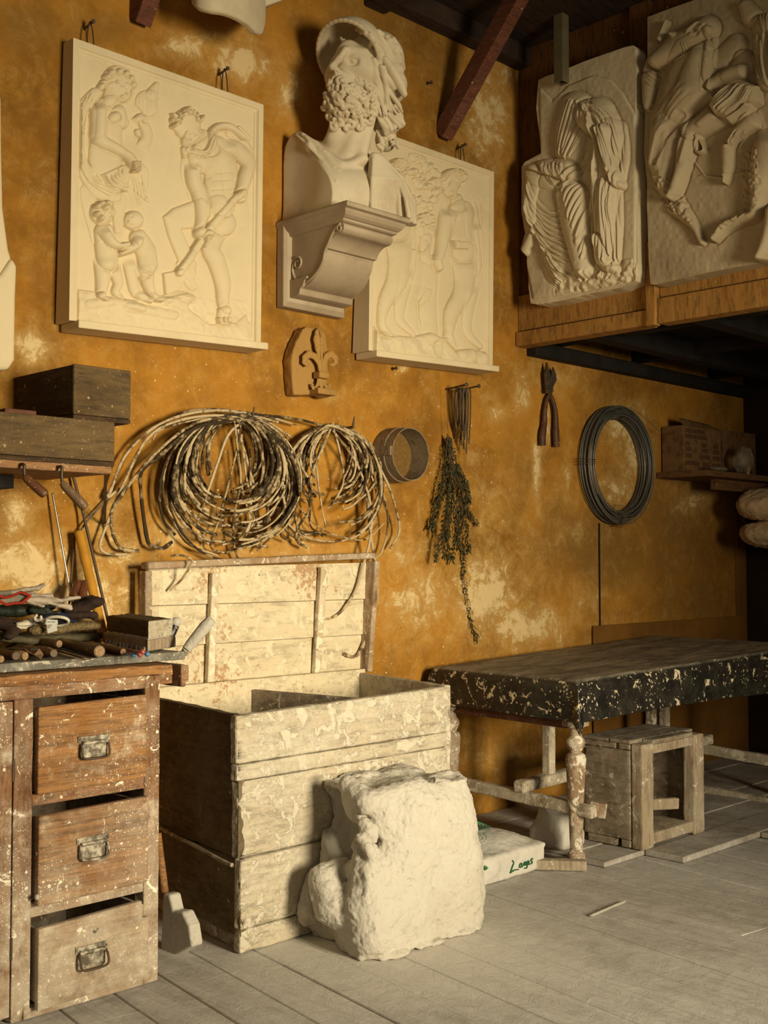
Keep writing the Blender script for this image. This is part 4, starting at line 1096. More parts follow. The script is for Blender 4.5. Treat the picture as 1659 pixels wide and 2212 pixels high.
# curved plaster collar at the top edge
def collar():
    root = thing('plaster_cast', 'curved white plaster collar hanging at the top edge left of the bust', 'plaster cast', on(500, 40, y=3.5))
    P = [(413, 8, 3.52), (425, 18, 3.47), (450, 24, 3.43), (480, 28, 3.41), (510, 38, 3.40), (538, 54, 3.41), (556, 72, 3.44), (567, 74, 3.50), (573, 50, 3.58), (574, 20, 3.66)]
    C = catmull([on(a, b, y=c) for a, b, c in P], 5)
    g = G(); cen = sum(C, Vector()) / len(C) + Vector((0, .1, .1)); n = len(C); V = []; Fc = []
    for p in C:
        inn = (cen - p); inn.z = 0; inn = inn.normalized() * .028
        V += [p, p + Vector((0, 0, .34)), p + inn + Vector((0, 0, .34)), p + inn]
    for i in range(n - 1):
        for k in range(4): Fc.append((i * 4 + k, i * 4 + (k + 1) % 4, i * 4 + 4 + (k + 1) % 4, i * 4 + 4 + k))
    Fc += [(0, 1, 2, 3), tuple((n - 1) * 4 + k for k in (3, 2, 1, 0))]
    g.add(V, Fc); g.obj('collar', M['cast'], root, smooth=50, bev=.006)
    g = G(); g.prism([on(574, 14, y=3.6), on(612, 0, y=3.6), on(640, -40, y=3.6), on(560, -40, y=3.6)], (0, .10, 0)); g.obj('back_plate', M['cast'], root, bev=.006)
collar()

# ------------------------------------------------------------------ corbel
def corbel():
    x0, x1 = 3.118, 3.462
    root = thing('wall_corbel', 'scrolled grey plaster corbel on the wall carrying the helmeted bust', 'corbel', ((x0 + x1) / 2, WY, 2.295))
    g = G(); yb = WY - .003
    def ring(o, z, dx): return [Vector((x0 + dx, yb, z)), Vector((x0 + dx, WY - o, z)), Vector((x1 - dx, WY - o, z)), Vector((x1 - dx, yb, z))]
    L = [(.425, 2.655, .0), (.435, 2.648, -.006), (.435, 2.632, -.006), (.418, 2.629, .002), (.415, 2.62, .004), (.408, 2.608, .010), (.395, 2.600, .016), (.385, 2.598, .02), (.385, 2.590, .02), (.375, 2.586, .026)]
    V = []; Fc = []
    for o, z, dx in L: V += ring(o, z, dx)
    for i in range(len(L) - 1):
        for k in range(4): Fc.append((i * 4 + k, i * 4 + (k + 1) % 4, i * 4 + 4 + (k + 1) % 4, i * 4 + 4 + k))
    Fc += [(0, 1, 2, 3), tuple((len(L) - 1) * 4 + k for k in (3, 2, 1, 0))]
    g.add(V, Fc); g.obj('top_moulding', M['corbel'], root, bev=.002)
    def arc(c, r, a0, a1, n=8): return [(c[0] + r * math.cos(math.radians(a0 + (a1 - a0) * i / n)), c[1] + r * math.sin(math.radians(a0 + (a1 - a0) * i / n))) for i in range(n + 1)]
    prof = [(0, 2.59), (.372, 2.59)] + arc((.352, 2.568), .022, 75, -90, 10) + arc((.345, 2.476), .070, 90, 160, 8)[1:] + [(.262, 2.498), (.262, 2.492)]
    prof += arc((.105, 2.515), .155, -8, -82, 12) + [(.118, 2.345), (0, 2.345)]
    g = G(); xa, xb = x0 + .035, x1 - .035
    g.prism([(xa, WY - o, z) for o, z in prof], (xb - xa, 0, 0)); g.obj('scroll_bracket', M['corbel'], root, smooth=28, bev=.002)
    prof = [(0, 2.405), (.165, 2.405), (.165, 2.396), (.15, 2.392), (.145, 2.38), (.138, 2.368), (.125, 2.36), (.122, 2.35), (.118, 2.338), (.10, 2.332), (0, 2.332)]
    g = G(); g.prism([(xa - .012, WY - o, z) for o, z in prof], (xb - xa + .024, 0, 0)); g.obj('lower_moulding', M['corbel'], root, smooth=28, bev=.0015)
    # back plate with bevelled rim
    g = G(); V = []
    for y, d in ((yb, 0), (WY - .045, 0), (WY - .058, .014)):
        V += [(x0 + d, y, 2.295 + d * 1.5), (x1 - d, y, 2.295 + d * 1.5), (x1 - d, y, 2.635), (x0 + d, y, 2.635)]
    Fc = [(0, 1, 2, 3), (11, 10, 9, 8)]
    for i in range(2):
        for k in range(4): Fc.append((i * 4 + k, i * 4 + 4 + k, i * 4 + 4 + (k + 1) % 4, i * 4 + (k + 1) % 4))
    g.add(V, Fc); g.obj('back_plate', M['corbel'], root, bev=.003)
    # scroll lines on the side
    for c, r0, th0, turns, sgn in (((.350, 2.566), .016, 100, 1.0, 1), ((.095, 2.47), .028, 120, 1.35, -1)):
        g = G(); P = []; R = []
        for i in range(40):
            t = i / 39; a = math.radians(th0 + sgn * 360 * turns * t); r = r0 * (1 - .75 * t)
            P.append((xa - .001, WY - (c[0] + r * math.cos(a)), c[1] + r * math.sin(a))); R.append(.0055 * (1 - .3 * t))
        g.tube(P, R, 8); g.obj('scroll', M['corbel'], root, smooth=180)
    g = G(); P = [(.355, 2.585), (.315, 2.560), (.285, 2.52), (.262, 2.488), (.25, 2.45), (.21, 2.41), (.15, 2.385), (.09, 2.40), (.065, 2.44), (.068, 2.47)]
    g.tube(catmull([(xa - .0005, WY - o, z) for o, z in P], 6), .006, 8); g.obj('side_bead', M['corbel'], root, smooth=180)
corbel()
# ------------------------------------------------------------------ helmeted bearded bust
def vhit(V, px, py, d0, d1, push=0.0, n=500):
    a = np.array(on(px, py, d=d0)); b = np.array(on(px, py, d=d1))
    T = np.linspace(0, 1, n)[:, None]; P = a * (1 - T) + b * T
    I = np.round((P - V.lo) / V.h).astype(int)
    ok = ((I >= 0) & (I < V.n)).all(1)
    val = np.full(n, 1.0); val[ok] = V.F[tuple(I[ok].T)]
    w = np.argmax(val < 0)
    if val[w] >= 0: return None
    dr = (a - b) / np.linalg.norm(a - b)
    return P[w] + dr * push

def bust():
    DB = 4.83; K = DB / FO
    def P(px, py, w=0): return np.array(on(px, py, d=DB - w))
    def D(u, v, w): return np.array(RGT) * u + np.array(UPV) * v - np.array(FWD) * w
    V = Vol((3.02, 3.14, 2.60), (3.72, 3.86, 3.58), .0034)
    # helmet: bowl with wide brim
    n = D(-.49, -.63, .60); a = D(.79, -.61, 0); b = D(.37, .47, .80)
    c = P(752, 124, .03)
    V.ell(c, (.150, .160, .165), (a, b, n), k=0)
    V.ell(c + n * .0, (.139, .149, .150), (a, b, n), k=0, op='s')
    V.plane(c, n)
    V.ell(P(812, 132, -.035), (.118, .122, .122), k=.02)
    # rim bead
    ring = [c + (a * math.cos(t) * .146 + b * math.sin(t) * .156) for t in np.linspace(0, 2 * math.pi, 40)]
    V.chain([(p, .0085) for p in ring], k=.004)
    # crest ridges and ornaments on the crown
    for P0 in ([(773, 60), (790, 72), (806, 88), (800, 100)], [(818, 68), (838, 86), (852, 112), (866, 150)], [(800, 75), (826, 100), (846, 135), (862, 175)], [(850, 84), (864, 112), (872, 150), (874, 190)]):
        pts = [vhit(V, x, y, 4.4, 5.1) for x, y in P0]; pts = [p for p in pts if p is not None]
        if len(pts) > 1: V.chain([(p, .010) for p in pts], k=.006)
    for x, y, r in ((773, 60, .012), (780, 66, .009), (836, 76, .011), (846, 84, .012), (854, 96, .009), (866, 130, .010), (870, 160, .009), (876, 176, .010)):
        p = vhit(V, x, y + 4, 4.4, 5.15)
        if p is not None: V.cap(p, p, r, k=.006)
    # torso
    V.ell((3.32, 3.595, 2.71), (.27, .215, .20), k=.0); V.ell((3.32, 3.635, 2.83), (.25, .15, .13), k=.05)
    V.cap((3.12, 3.655, 2.955), (3.28, 3.635, 2.93), .055, .06, k=.05); V.cap((3.12, 3.65, 2.72), (3.12, 3.66, 2.93), .095, .075, k=.05)
    V.cap((3.50, 3.64, 2.89), (3.36, 3.63, 2.92), .06, .07, k=.06)
    V.plane((3.142, 0, 0), (-1, 0, 0)); V.plane((0, 0, 2.656), (0, 0, -1)); V.plane((3.505, 0, 0), (1, 0, 0)); V.plane((0, 3.742, 0), (0, 1, 0))
    V.ell((3.14, 3.62, 2.82), (.014, .10, .15), k=.01, op='s')
    # neck and tendons
    V.cap(P(752, 330, -.03), P(765, 225, -.01), .094, .082, k=.05)
    V.cap(P(745, 345, .05), P(790, 240, .05), .014, .022, k=.03); V.cap(P(720, 300, .04), P(735, 255, .05), .03, .03, k=.04)
    V.cap(P(780, 345, .045), P(800, 250, .03), .018, .024, k=.03)
    for P0 in ([(668, 318), (700, 335), (738, 356)], [(756, 356), (785, 344), (806, 338)]):
        pts = [vhit(V, x, y, 4.3, 5.3, -.004) for x, y in P0]; pts = [p for p in pts if p is not None]
        if len(pts) > 1: V.chain([(p, .013) for p in pts], k=.03)
    # head
    V.ell(P(770, 158, -.005), (.102, .125, .105), k=.02)
    V.ell(P(752, 150, .045), (.072, .088, .078), k=.03); V.ell(P(757, 118, .055), (.062, .045, .058), k=.02)
    V.ell(P(783, 165, .055), (.045, .055, .045), k=.03); V.ell(P(722, 165, .065), (.030, .05, .04), k=.03)
    V.cap(P(752, 110, .100), P(783, 114, .086), .012, .012, k=.022)
    V.ell(P(763, 130, .128), (.024, .022, .026), k=.014, op='s'); V.ell(P(727, 132, .118), (.014, .02, .02), k=.01, op='s')
    e = P(763, 134, .095); V.cap(e, e, .0215, k=.003)
    for s, q in ((1, 13), (-1, 12)):
        pts = [P(763 + 13.5 * math.cos(t), 134 - s * q * math.sin(t) * .95, .1 + .018 * math.sin(t)) for t in np.linspace(.1, 3.04, 9)]
        V.chain([(p, .0045 if s > 0 else .0035) for p in pts], k=.003)
    V.cap(P(727, 134, .088), P(727, 134, .088), .016, k=.003)
    V.cap(P(745, 108, .118), P(732, 128, .142), .013, .0135, k=.014); V.cap(P(732, 128, .142), P(717, 144, .158), .0135, .0135, k=.01)
    V.cap(P(719, 146, .152), P(727, 152, .138), .013, .012, k=.006); V.cap(P(714, 148, .142), P(714, 148, .142), .010, k=.005)
    V.cap(P(729, 157, .150), P(727, 155, .140), .0045, k=.002, op='s'); V.cap(P(718, 154, .156), P(720, 152, .146), .0035, k=.002, op='s')
    V.cap(P(738, 165, .115), P(752, 172, .105), .02, .02, k=.02)
    # forelock under the brim
    r9 = random.Random(31)
    for i in range(0):
        x = 708 + i * 3.6; y = 116 - i * 2.2 + r9.uniform(-3, 3)
        V.chain([(P(x + 2, y, .075), .005), (P(x - r9.uniform(3, 9), y - 5, .07), .0065), (P(x + r9.uniform(-6, 2), y - 12, .055), .005)], k=.003)
    for i in range(9):
        x = 742 + i * 6.5; y = 92 + i * 4.2
        V.chain([(P(x, y, .07 - i * .002), .006), (P(x + r9.uniform(-6, 6), y - 10, .05), .006)], k=.003)
    # beard
    V.ell(P(748, 224, .045), (.092, .096, .088), k=.02); V.ell(P(782, 215, .02), (.055, .085, .07), k=.02); V.cap(P(735, 178, .10), P(742, 215, .10), .04, .05, k=.02)
    base = copy.copy(V); base.F = V.F.copy()
    rnd = random.Random(12); pts = []
    for _ in range(6000):
        x = rnd.uniform(692, 808); y = rnd.uniform(172, 282)
        ex = ((x - 750) / 59) ** 2 + ((y - 226) / 57) ** 2
        if ex > 1.05 or (y < 182 and 735 > x) or (y < 190 and 748 < x < 770) : continue
        if all((x - a) ** 2 + (y - b_) ** 2 > 150 for a, b_ in pts): pts.append((x, y))
    for x, y in pts:
        p = vhit(base, x, y, 4.4, 5.0)
        if p is None: continue
        # local surface directions
        q1 = vhit(base, x + 3, y, 4.4, 5.0); q2 = vhit(base, x, y + 3, 4.4, 5.0)
        if q1 is None or q2 is None: e1, e2 = D(1, 0, 0), D(0, 1, 0)
        else:
            e1 = q1 - p; e2 = q2 - p; e1 /= np.linalg.norm(e1); e2 = e2 - e1 * (e1 @ e2); e2 /= np.linalg.norm(e2) + 1e-9
        nn = np.cross(e1, e2); nn = -nn if nn @ D(0, 0, 1) < 0 else nn; nn /= np.linalg.norm(nn) + 1e-9
        ph = rnd.uniform(0, 6.28); R0 = rnd.uniform(.0125, .0165); sg = rnd.choice((-1, 1)); ch = []
        for k in range(9):
            t = k / 8; an = ph + sg * 5.6 * t; rr = R0 * (1.15 - .75 * t)
            ch.append((p + (e1 * math.cos(an) + e2 * math.sin(an)) * rr + nn * (.002 + .012 * t), .0098 - .002 * t))
        V.chain(ch, k=.0022)
    for P0 in ([(726, 163), (736, 166), (746, 175), (752, 188), (746, 196)], [(722, 166), (717, 176), (712, 188), (716, 198)], [(730, 168), (740, 178), (742, 186)]):
        V.chain([(P(x, y, .142 - abs(x - 728) * .0012), .0085) for x, y in P0], k=.003)
    V.ell(P(738, 192, .15), (.02, .006, .02), k=.003, op='s'); V.cap(P(728, 197, .14), P(742, 198, .138), .010, .008, k=.004)
    # ear, cheek flap and hair
    V.cap(P(815, 195, .02), P(819, 208, .02), .018, .012, k=.006); V.ell(P(815, 203, .045), (.006, .012, .012), k=.003, op='s')
    V.ell(P(835, 190, -.04), (.07, .10, .085), k=.02); V.ell(P(838, 262, -.07), (.05, .08, .06), k=.02); V.ell(P(834, 302, -.09), (.048, .045, .05), k=.01)
    V.chain([(P(832, 130, .08), .018), (P(846, 152, .075), .021), (P(862, 180, .06), .021), (P(873, 203, .05), .014)], k=.004)
    V.chain([(P(822, 148, .075), .012), (P(834, 170, .07), .016), (P(850, 188, .055), .015)], k=.004)
    for i in range(15):
        t = i / 14; ph = i * .55
        x0, y0 = 803 + t * 20, 128 + t * 18; x1, y1 = 816 + t * 50, 232 + 26 * math.sin(i * 2.4) * .5 + (1 - t) * 10
        ch = []
        for k in range(18):
            s = k / 17; x = x0 + (x1 - x0) * s ** 1.2 + 3.6 * math.sin(ph + s * 7) ; y = y0 + (y1 - y0) * s
            ch.append((P(x, y, .088 - .03 * s - .04 * t * s + .008 * math.sin(ph * 2 + s * 7)), .0088 * (1 - .55 * max(0, s - .5) * 2) + .001))
        V.chain(ch, k=.004)
    for i in range(8):
        t = i / 7; ph = rnd.uniform(0, 6); ch = []
        for k in range(12):
            s = k / 11; x = 812 + t * 14 + (18 + 28 * t) * s + 3.5 * math.sin(ph + s * 6); y = 215 + 75 * s - 22 * t * s
            ch.append((P(x, y, .035 - .05 * s + .005 * math.sin(ph + s * 9)), .0095))
        V.chain(ch, k=.0025)
    for i in range(22):
        x = rnd.uniform(812, 862); y = rnd.uniform(278, 322)
        if ((x - 834) / 27) ** 2 + ((y - 300) / 27) ** 2 > 1: continue
        V.chain([(P(x, y, -.045), .008), (P(x + 4, y + 4, -.043), .007), (P(x + 2, y + 8, -.045), .005)], k=.003)
    # draped cloth over the far shoulder and light strap on the chest
    kb = copy.copy(V); kb.F = V.F.copy()
    for P0, r in (([(800, 330), (806, 360), (812, 400), (820, 480)], .012), ([(812, 335), (826, 372), (836, 410), (840, 480)], .014), ([(824, 345), (845, 385), (860, 425), (864, 480)], .013), ([(835, 355), (860, 390), (876, 430), (884, 480)], .011), ([(805, 345), (800, 380), (806, 430)], .010), ([(820, 350), (830, 400), (828, 440)], .008)):
        pts = [vhit(kb, x, y, 4.3, 5.3, .004) for x, y in P0]
        pts = [p if p is not None else P(x, y, .02) for p, (x, y) in zip(pts, P0)]
        V.chain([(p, r * (.6 + .5 * i / len(pts))) for i, p in enumerate(pts)], k=.005)
    for j in range(9):
        t = j / 8; xb = 806 + 80 * t; wb = .085 - .15 * t; xt = 808 + 16 * t
        V.chain([(P(xt, 340 + 8 * t, .05 - .03 * t), .020), (P((xt + xb) / 2 + 6 * t, 385 + 4 * t, (.05 + wb) / 2 - .004), .024), (P(xb, 440, wb - .012), .026), (P(xb + 2, 490, wb - .012), .026)], k=.008)
    for j in range(11):
        t = j / 10; xb = 803 + 84 * t; wb = .10 - .15 * t; xt = 806 + 20 * t
        V.chain([(P(xt, 342 + 8 * t, .07 - .03 * t), .006), (P((xt + xb) / 2 + 6 * t, 385 + 4 * t, (.07 + wb) / 2 + .012), .010), (P(xb, 440, wb + .008), .010), (P(xb + 2, 490, wb + .008), .010)], k=.004)
    p = vhit(kb, 812, 348, 4.3, 5.3)
    if p is not None: V.cap(p, p, .022, k=.004)
    for P0 in ([(640, 292), (668, 318), (700, 352), (726, 392), (744, 436)], [(652, 290), (690, 322), (722, 362), (750, 432)], [(662, 296), (700, 326), (732, 368), (756, 428)]):
        pts = [vhit(kb, x, y, 4.3, 5.3, -.002) for x, y in P0]; pts = [p for p in pts if p is not None]
        V.chain([(p, .0048) for p in pts], k=.006)
    V.plane((0, 0, 2.656), (0, 0, -1)); V.plane((0, 3.742, 0), (0, 1, 0))
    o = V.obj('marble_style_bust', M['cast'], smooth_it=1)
    o.name = 'plaster_bust'; tag(o, 'large plaster bust of a bearded man in a helmet looking up, on the corbel', 'bust')
bust()

# ------------------------------------------------------------------ fleur-de-lis cast
def fleur():
    root = thing('fleur_ornament', 'ochre plaster lily ornament on the wall below the corbel', 'ornament', on(670, 860, y=WY))
    def q(X, Y, y): return np.array(on(600 + X / 10.37, 680 + Y / 10.37, y=y))
    yf = WY - .06
    g = G(); poly = [(560, 320), (660, 265), (780, 290), (900, 300), (1080, 420), (1130, 800), (1150, 1300), (1130, 1780), (980, 1800), (370, 1800), (330, 1500), (310, 1000), (350, 800), (420, 600), (500, 470)]
    g.prism([q(x, y, yf) for x, y in poly], (0, WY - .003 - yf, 0)); g.obj('back_plate', M['terracotta'], root, bev=.008, seg=3, lump=(3, .006, .03))
    V = Vol(q(480, 1950, 3.55) - .03, np.array([q(1480, 150, 3.78)[0] + .03, 3.76, q(900, 150, 3.6)[2] + .03]), .0022)
    k = .055 / 30 / 10.37 * 10  # metres per drawing px near the wall
    m = 4.9 / FO / 10.37
    def ch(L, y0=WY - .085, kk=.003, fl=.6): V.chain([(q(x, y, y0 if len(r) == 1 else r[1]), r[0] * m) for x, y, *r in L], k=kk, sq=((0, 1, 0), fl))
    V.chain([(q(940, 260, WY - .08), 8 * m), (q(915, 420, WY - .085), 110 * m), (q(920, 560, WY - .085), 160 * m), (q(930, 740, WY - .085), 130 * m), (q(960, 1000, WY - .085), 60 * m), (q(975, 1260, WY - .085), 36 * m)], k=.004, sq=((0, 1, 0), .45))
    V.cap(q(960, 330, WY - .105), q(975, 1200, WY - .09), 12 * m, 16 * m, k=.004)
    for sx in (-1, 1):
        c0 = 975
        L = [(c0 + sx * 20, 1270, 50), (c0 + sx * 50, 1090, 62), (c0 + sx * (150 if sx < 0 else 120), 930, 76), (c0 + sx * (270 if sx < 0 else 220), 880, 84), (c0 + sx * (370 if sx < 0 else 310), 960, 76), (c0 + sx * (385 if sx < 0 else 330), 1060, 58), (c0 + sx * (330 if sx < 0 else 270), 1120, 42), (c0 + sx * (280 if sx < 0 else 200), 1120, 26)]
        ch([(x, y, r) for x, y, r in L], WY - .085 if sx < 0 else WY - .08)
        ch([(c0 + sx * 60, 1420, 40), (c0 + sx * 80, 1560, 42), (c0 + sx * 130, 1640, 40), (c0 + sx * 190, 1640, 36), (c0 + sx * 205, 1570, 28), (c0 + sx * 170, 1560, 18)])
    ch([(975, 1400, 44), (975, 1560, 52), (975, 1680, 60)])
    V.box(q(975, 1360, WY - .09), (.028, .022, .014), rnd=.006, k=.002)
    V.box(q(975, 1740, WY - .075), (.052, .04, .013), rnd=.004, k=.002)
    for sx in (-1, 1): V.cap(q(975 + sx * 25, 1400, WY - .06), q(975 + sx * 25, 1100, WY - .06), .02, .02, k=.01)
    V.cap(q(930, 560, WY - .04), q(960, 1700, WY - .045), .022, .03, k=.02)
    V.obj('lily', M['terracotta'], root)
fleur()
# ------------------------------------------------------------------ drawer cabinet
CYF = 3.0
def xf(px, y=CYF): return on(px, 1500, y=y).x
def cabinet():
    root = thing('drawer_cabinet', 'plaster-spattered wooden workbench cabinet with three half-open drawers', 'cabinet', (1.6, 3.35, 0))
    xL, xa, xb, xR = 1.05, xf(73), xf(314), 2.048
    x0 = xf(30)
    g = G(); g.box(x0 + .003, xa, CYF, CYF + .035, 0, .868); g.box(xb, xR, CYF, CYF + .05, 0, .905); g.obj('upright', M['cab_v'], root, bev=.003, lump=(4, .004, .03))
    g = G(); g.box(xL, xb, CYF + .001, CYF + .035, .868, .907); g.obj('top_rail', M['cab'], root, bev=.003)
    g = G(); g.box(xa, xb, CYF + .002, CYF + .035, .573, .607); g.obj('drawer_rail', M['cab'], root, bev=.003); g = G(); g.box(xa, xb, CYF + .002, CYF + .035, .270, .310); g.obj('drawer_rail', M['cab'], root, bev=.003)
    g = G(); g.box(xa - .02, xb, CYF - .002, CYF + .03, .0, .028); g.obj('plinth', M['drawer3'], root, bev=.003)
    g = G(); g.box(xR - .03, xR, CYF + .05, 3.68, .0, .905); g.box(xL, xR - .03, 3.66, 3.68, 0, .905); g.box(x0, x0 + .02, CYF + .035, 3.66, 0, .905); g.box(xL, xR - .03, CYF + .04, 3.66, .0, .02); g.obj('carcass', M['cab_v'], root, bev=.002)
    # door on the left
    g = G(); g.box(xL, x0 - .003, CYF - .004, CYF + .02, .02, .866); d = g.obj('door', M['cab_v'], root, bev=.003)
    g = G(); g.box(xL + .05, x0 - .055, CYF - .0065, CYF - .003, .08, .80); g.obj('door_panel', M['cab_v'], d, bev=.002)
    for zc in (.68, .2): g = G(); g.tube([(x0 - .001, CYF - .004, zc - .03), (x0 - .001, CYF - .004, zc + .03)], .004, 8); g.obj('hinge', M['iron'], d, smooth=40)
    # worn moulding and the projecting bearer
    g = G(); n = 22; y0, y1 = CYF - .012, CYF + .08; xs = np.linspace(xL, 2.085, n); r = random.Random(3); prev = None; sec = []
    for x in xs:
        w = r.uniform(-.003, .003) * (1.3 if x > 1.95 else .8)
        sec.append([(x, y0 + w, .906 + w), (x, y1, .906), (x, y1, .938), (x, y0 + w + .004, .938 - abs(w) * 2)])
    V = [p for s in sec for p in s]; F_ = [(0, 1, 2, 3), tuple((n - 1) * 4 + k for k in (3, 2, 1, 0))]
    for i in range(n - 1):
        for k in range(4): F_.append((i * 4 + k, i * 4 + (k + 1) % 4, i * 4 + 4 + (k + 1) % 4, i * 4 + 4 + k))
    g.add(V, F_); g.obj('edge_moulding', M['edge_wood'], root, bev=.004)
    g = G(); g.box(2.128, 2.146, 3.005, 3.6, .862, .930); g.box(2.146, 2.168, 3.02, 3.6, .874, .925); g.box(2.04, 2.128, 3.05, 3.10, .87, .928); g.obj('bearer', M['cab'], root, bev=.004)
    # drawers
    spec = [(.607, .849, .022, 'drawer1', (168, 236, 1588, 1636), .006), (.305, .553, .03, 'drawer2', (165, 234, 1806, 1852), .0), (.03, .252, .035, 'drawer3', (162, 231, 2040, 2086), -.004)]
    for i, (z0, z1, out, mt, pull, tilt) in enumerate(spec):
        yf_ = CYF - out
        g = G(); nx, nz = 26, 14; r = random.Random(i)
        a, b = xa + .004, xb - .004
        if i < 2:
            g.hexa([(a, yf_, z0), (b, yf_ + tilt, z0 + .002), (b, yf_ + .022 + tilt, z0), (a, yf_ + .022, z0), (a, yf_, z1 - .004), (b, yf_ + tilt, z1 + .003), (b, yf_ + .022 + tilt, z1 + .003), (a, yf_ + .022, z1 - .004)])
        else:
            bb = xf(293); zz = z1 - .045
            poly = [(a, yf_, z0 - .004), (b, yf_, z0 + .006), (b, yf_, zz), (b - .022, yf_, zz), (b - .024, yf_, z1 + .005), (a, yf_, z1 - .006)]
            g.prism(poly, (0, .02, 0))
        d = g.obj('drawer', M[mt], root, bev=.004, seg=2)
        g = G(); yb = yf_ + .45
        g.box(a + .006, a + .016, yf_ + .02, yb, z0 + .012, z1 - .012); g.box(b - .016, b - .006, yf_ + .02, yb, z0 + .012, z1 - .012); g.box(a + .016, b - .016, yb - .01, yb, z0 + .012, z1 - .03); g.box(a + .016, b - .016, yf_ + .022, yb - .01, z0 + .012, z0 + .02)
        g.obj('drawer_box', M['drawer3'], d, bev=.001)
        p0 = on(pull[0], (pull[2] + pull[3]) / 2, y=yf_); p1 = on(pull[1], (pull[2] + pull[3]) / 2, y=yf_); cx = (p0.x + p1.x) / 2; cz = (p0.z + p1.z) / 2; w = (p1.x - p0.x) / 2
        g = G(); hh = .031
        g.box(cx - w, cx + w, yf_ - .004, yf_ + .002, cz + hh - .016, cz + hh)          # flange
        g.box(cx - w * .86, cx + w * .86, yf_ - .002, yf_ + .002, cz - hh, cz + hh - .016)  # back
        P = catmull([(cx - w * .8, yf_ - .008, cz + hh - .018), (cx + w * .8, yf_ - .008, cz + hh - .018)], 8)
        g.tube(P, .006, 8)
        for sx in (-1, 1): g.sphere((cx + sx * w * .9, yf_ - .005, cz + hh - .008), (.004, .003, .004), 8, 6)
        h = g.obj('handle', M['pull'], d, bev=.0015, smooth=40)
        g = G(); q = .024 if i == 2 else .016
        P = [(cx - w * .84, yf_ - .006, cz + hh - .02), (cx - w * .86, yf_ - q * .8, cz - hh * .2), (cx - w * .76, yf_ - q, cz - hh * .9), (cx, yf_ - q - .002, cz - hh), (cx + w * .76, yf_ - q, cz - hh * .9), (cx + w * .86, yf_ - q * .8, cz - hh * .2), (cx + w * .84, yf_ - .006, cz + hh - .02)]
        g.tube(catmull(P, 5), .0034, 8); g.obj('bail', M['iron'] if i != 1 else M['pull'], h, smooth=180)
        if i == 2:
            a2 = on(207, 2010, y=yf_); g = G(); g.lathe((a2.x, yf_ + .001, a2.z), [(.009, 0), (.009, -.002), (.006, -.004)], 16, axis=(0, 1, 0)); g.obj('keyhole', M['pull'], d, smooth=40)
    g = G(); p = on(80, 1938, y=CYF - .032); g.sphere(p, (.007, .007, .008), 8, 6); g.obj('plaster_blob', M['rough_plaster'], root, smooth=180)
cabinet()
BZ = .966
g = G(); xs = np.linspace(1.0, 2.172, 30); r = random.Random(8)
V = []; Fq = []
for x in xs:
    w = r.uniform(-.0025, .0025); V += [(x, 3.045 + w, .941), (x, 3.72, .941), (x, 3.72, BZ), (x, 3.047 + w, BZ)]
for i in range(29):
    for k in range(4): Fq.append((i * 4 + k, i * 4 + (k + 1) % 4, i * 4 + 4 + (k + 1) % 4, i * 4 + 4 + k))
Fq += [(0, 1, 2, 3), tuple(29 * 4 + k for k in (3, 2, 1, 0))]
g.add(V, Fq); o = g.obj('stone_worktop', M['slate'], bev=.003); tag(o, 'grey stone worktop lying on the drawer cabinet, under the tools and gloves', 'worktop')

# ------------------------------------------------------------------ tools on the bench
def rod2(g, a, b, r0, r1, prof=None, n=16):
    a = Vector(a); b = Vector(b); L = (b - a).length
    if prof is None: prof = [(r0 * .8, 0), (r0, .04 * L), (r1, .96 * L), (r1 * .9, L)]
    else: prof = [(q * r0, h * L) for q, h in prof]
    g.lathe(a, prof, n, axis=(b - a)); return g
def handled(name, label, cat, e, s, z, r, mat, prof=None, tip=None, endmat='endgrain', blade=None, metal='iron'):
    """e = pixel of the butt end, s = pixel of the ferrule end"""
    A = on(*e, z=BZ + z); B = on(*s, z=BZ + z)
    root = thing(name, label, cat, (A.x, A.y, BZ))
    g = G(); rod2(g, A, B, r, r * .8, prof or [(.8, 0), (1, .03), (1.02, .4), (.85, .85), (.7, 1)]); g.obj('grip', mat, root, smooth=35)
    g = G(); d = (B - A).normalized(); g.lathe(A - d * .0015, [(r * .74, 0), (r * .78, .002)], 16, axis=d); g.obj('butt_end', M[endmat], root, smooth=35)
    if blade:
        g = G(); w, L, th = blade; P0 = B - d * .01; P1 = B + d * L; P1.z = BZ + max(th, .004)
        g.bar(P0, P1, w, th); g.obj('blade', M[metal], root, bev=.001)
    return root
handled('wood_file', 'reddish wooden file handle lying left of the big mallet handle', 'file', (128, 1391), (44, 1383), .030, .0135, M['handle'], blade=(.02, .08, .005))
handled('mallet', 'thickest brown wooden handle with a pale sawn end, among the bench tools', 'mallet', (215, 1407), (120, 1385), .019, .0185, M['handle'], prof=[(.9, 0), (1, .03), (.93, .5), (.8, 1)])
handled('turning_chisel', 'pale wooden handle with a small hole in its rounded end, beside the worktop edge', 'chisel', (116, 1411), (72, 1401), .015, .0145, M['handle_pale'], prof=[(.5, 0), (.8, .08), (1, .25), (.9, .7), (.5, 1)], endmat='iron', blade=(.012, .1, .004))
handled('turning_chisel', 'plump light wooden handle with turned rings, second from the left frame edge', 'chisel', (54, 1417), (10, 1414), .014, .0150, M['handle_pale'], prof=[(.6, 0), (.95, .12), (1, .4), (.8, .8), (.55, 1)], blade=(.012, .08, .004))
handled('screwdriver', 'brown wooden handle ending in a shiny metal dome, near the left frame edge', 'screwdriver', (34, 1417), (-30, 1408), .017, .0130, M['handle'], endmat='iron', prof=[(.85, 0), (1, .05), (1, .6), (.7, 1)])
handled('turning_chisel', 'handle end cut off by the left frame edge on the worktop', 'chisel', (2, 1424), (-60, 1414), .012, .0120, M['handle'])
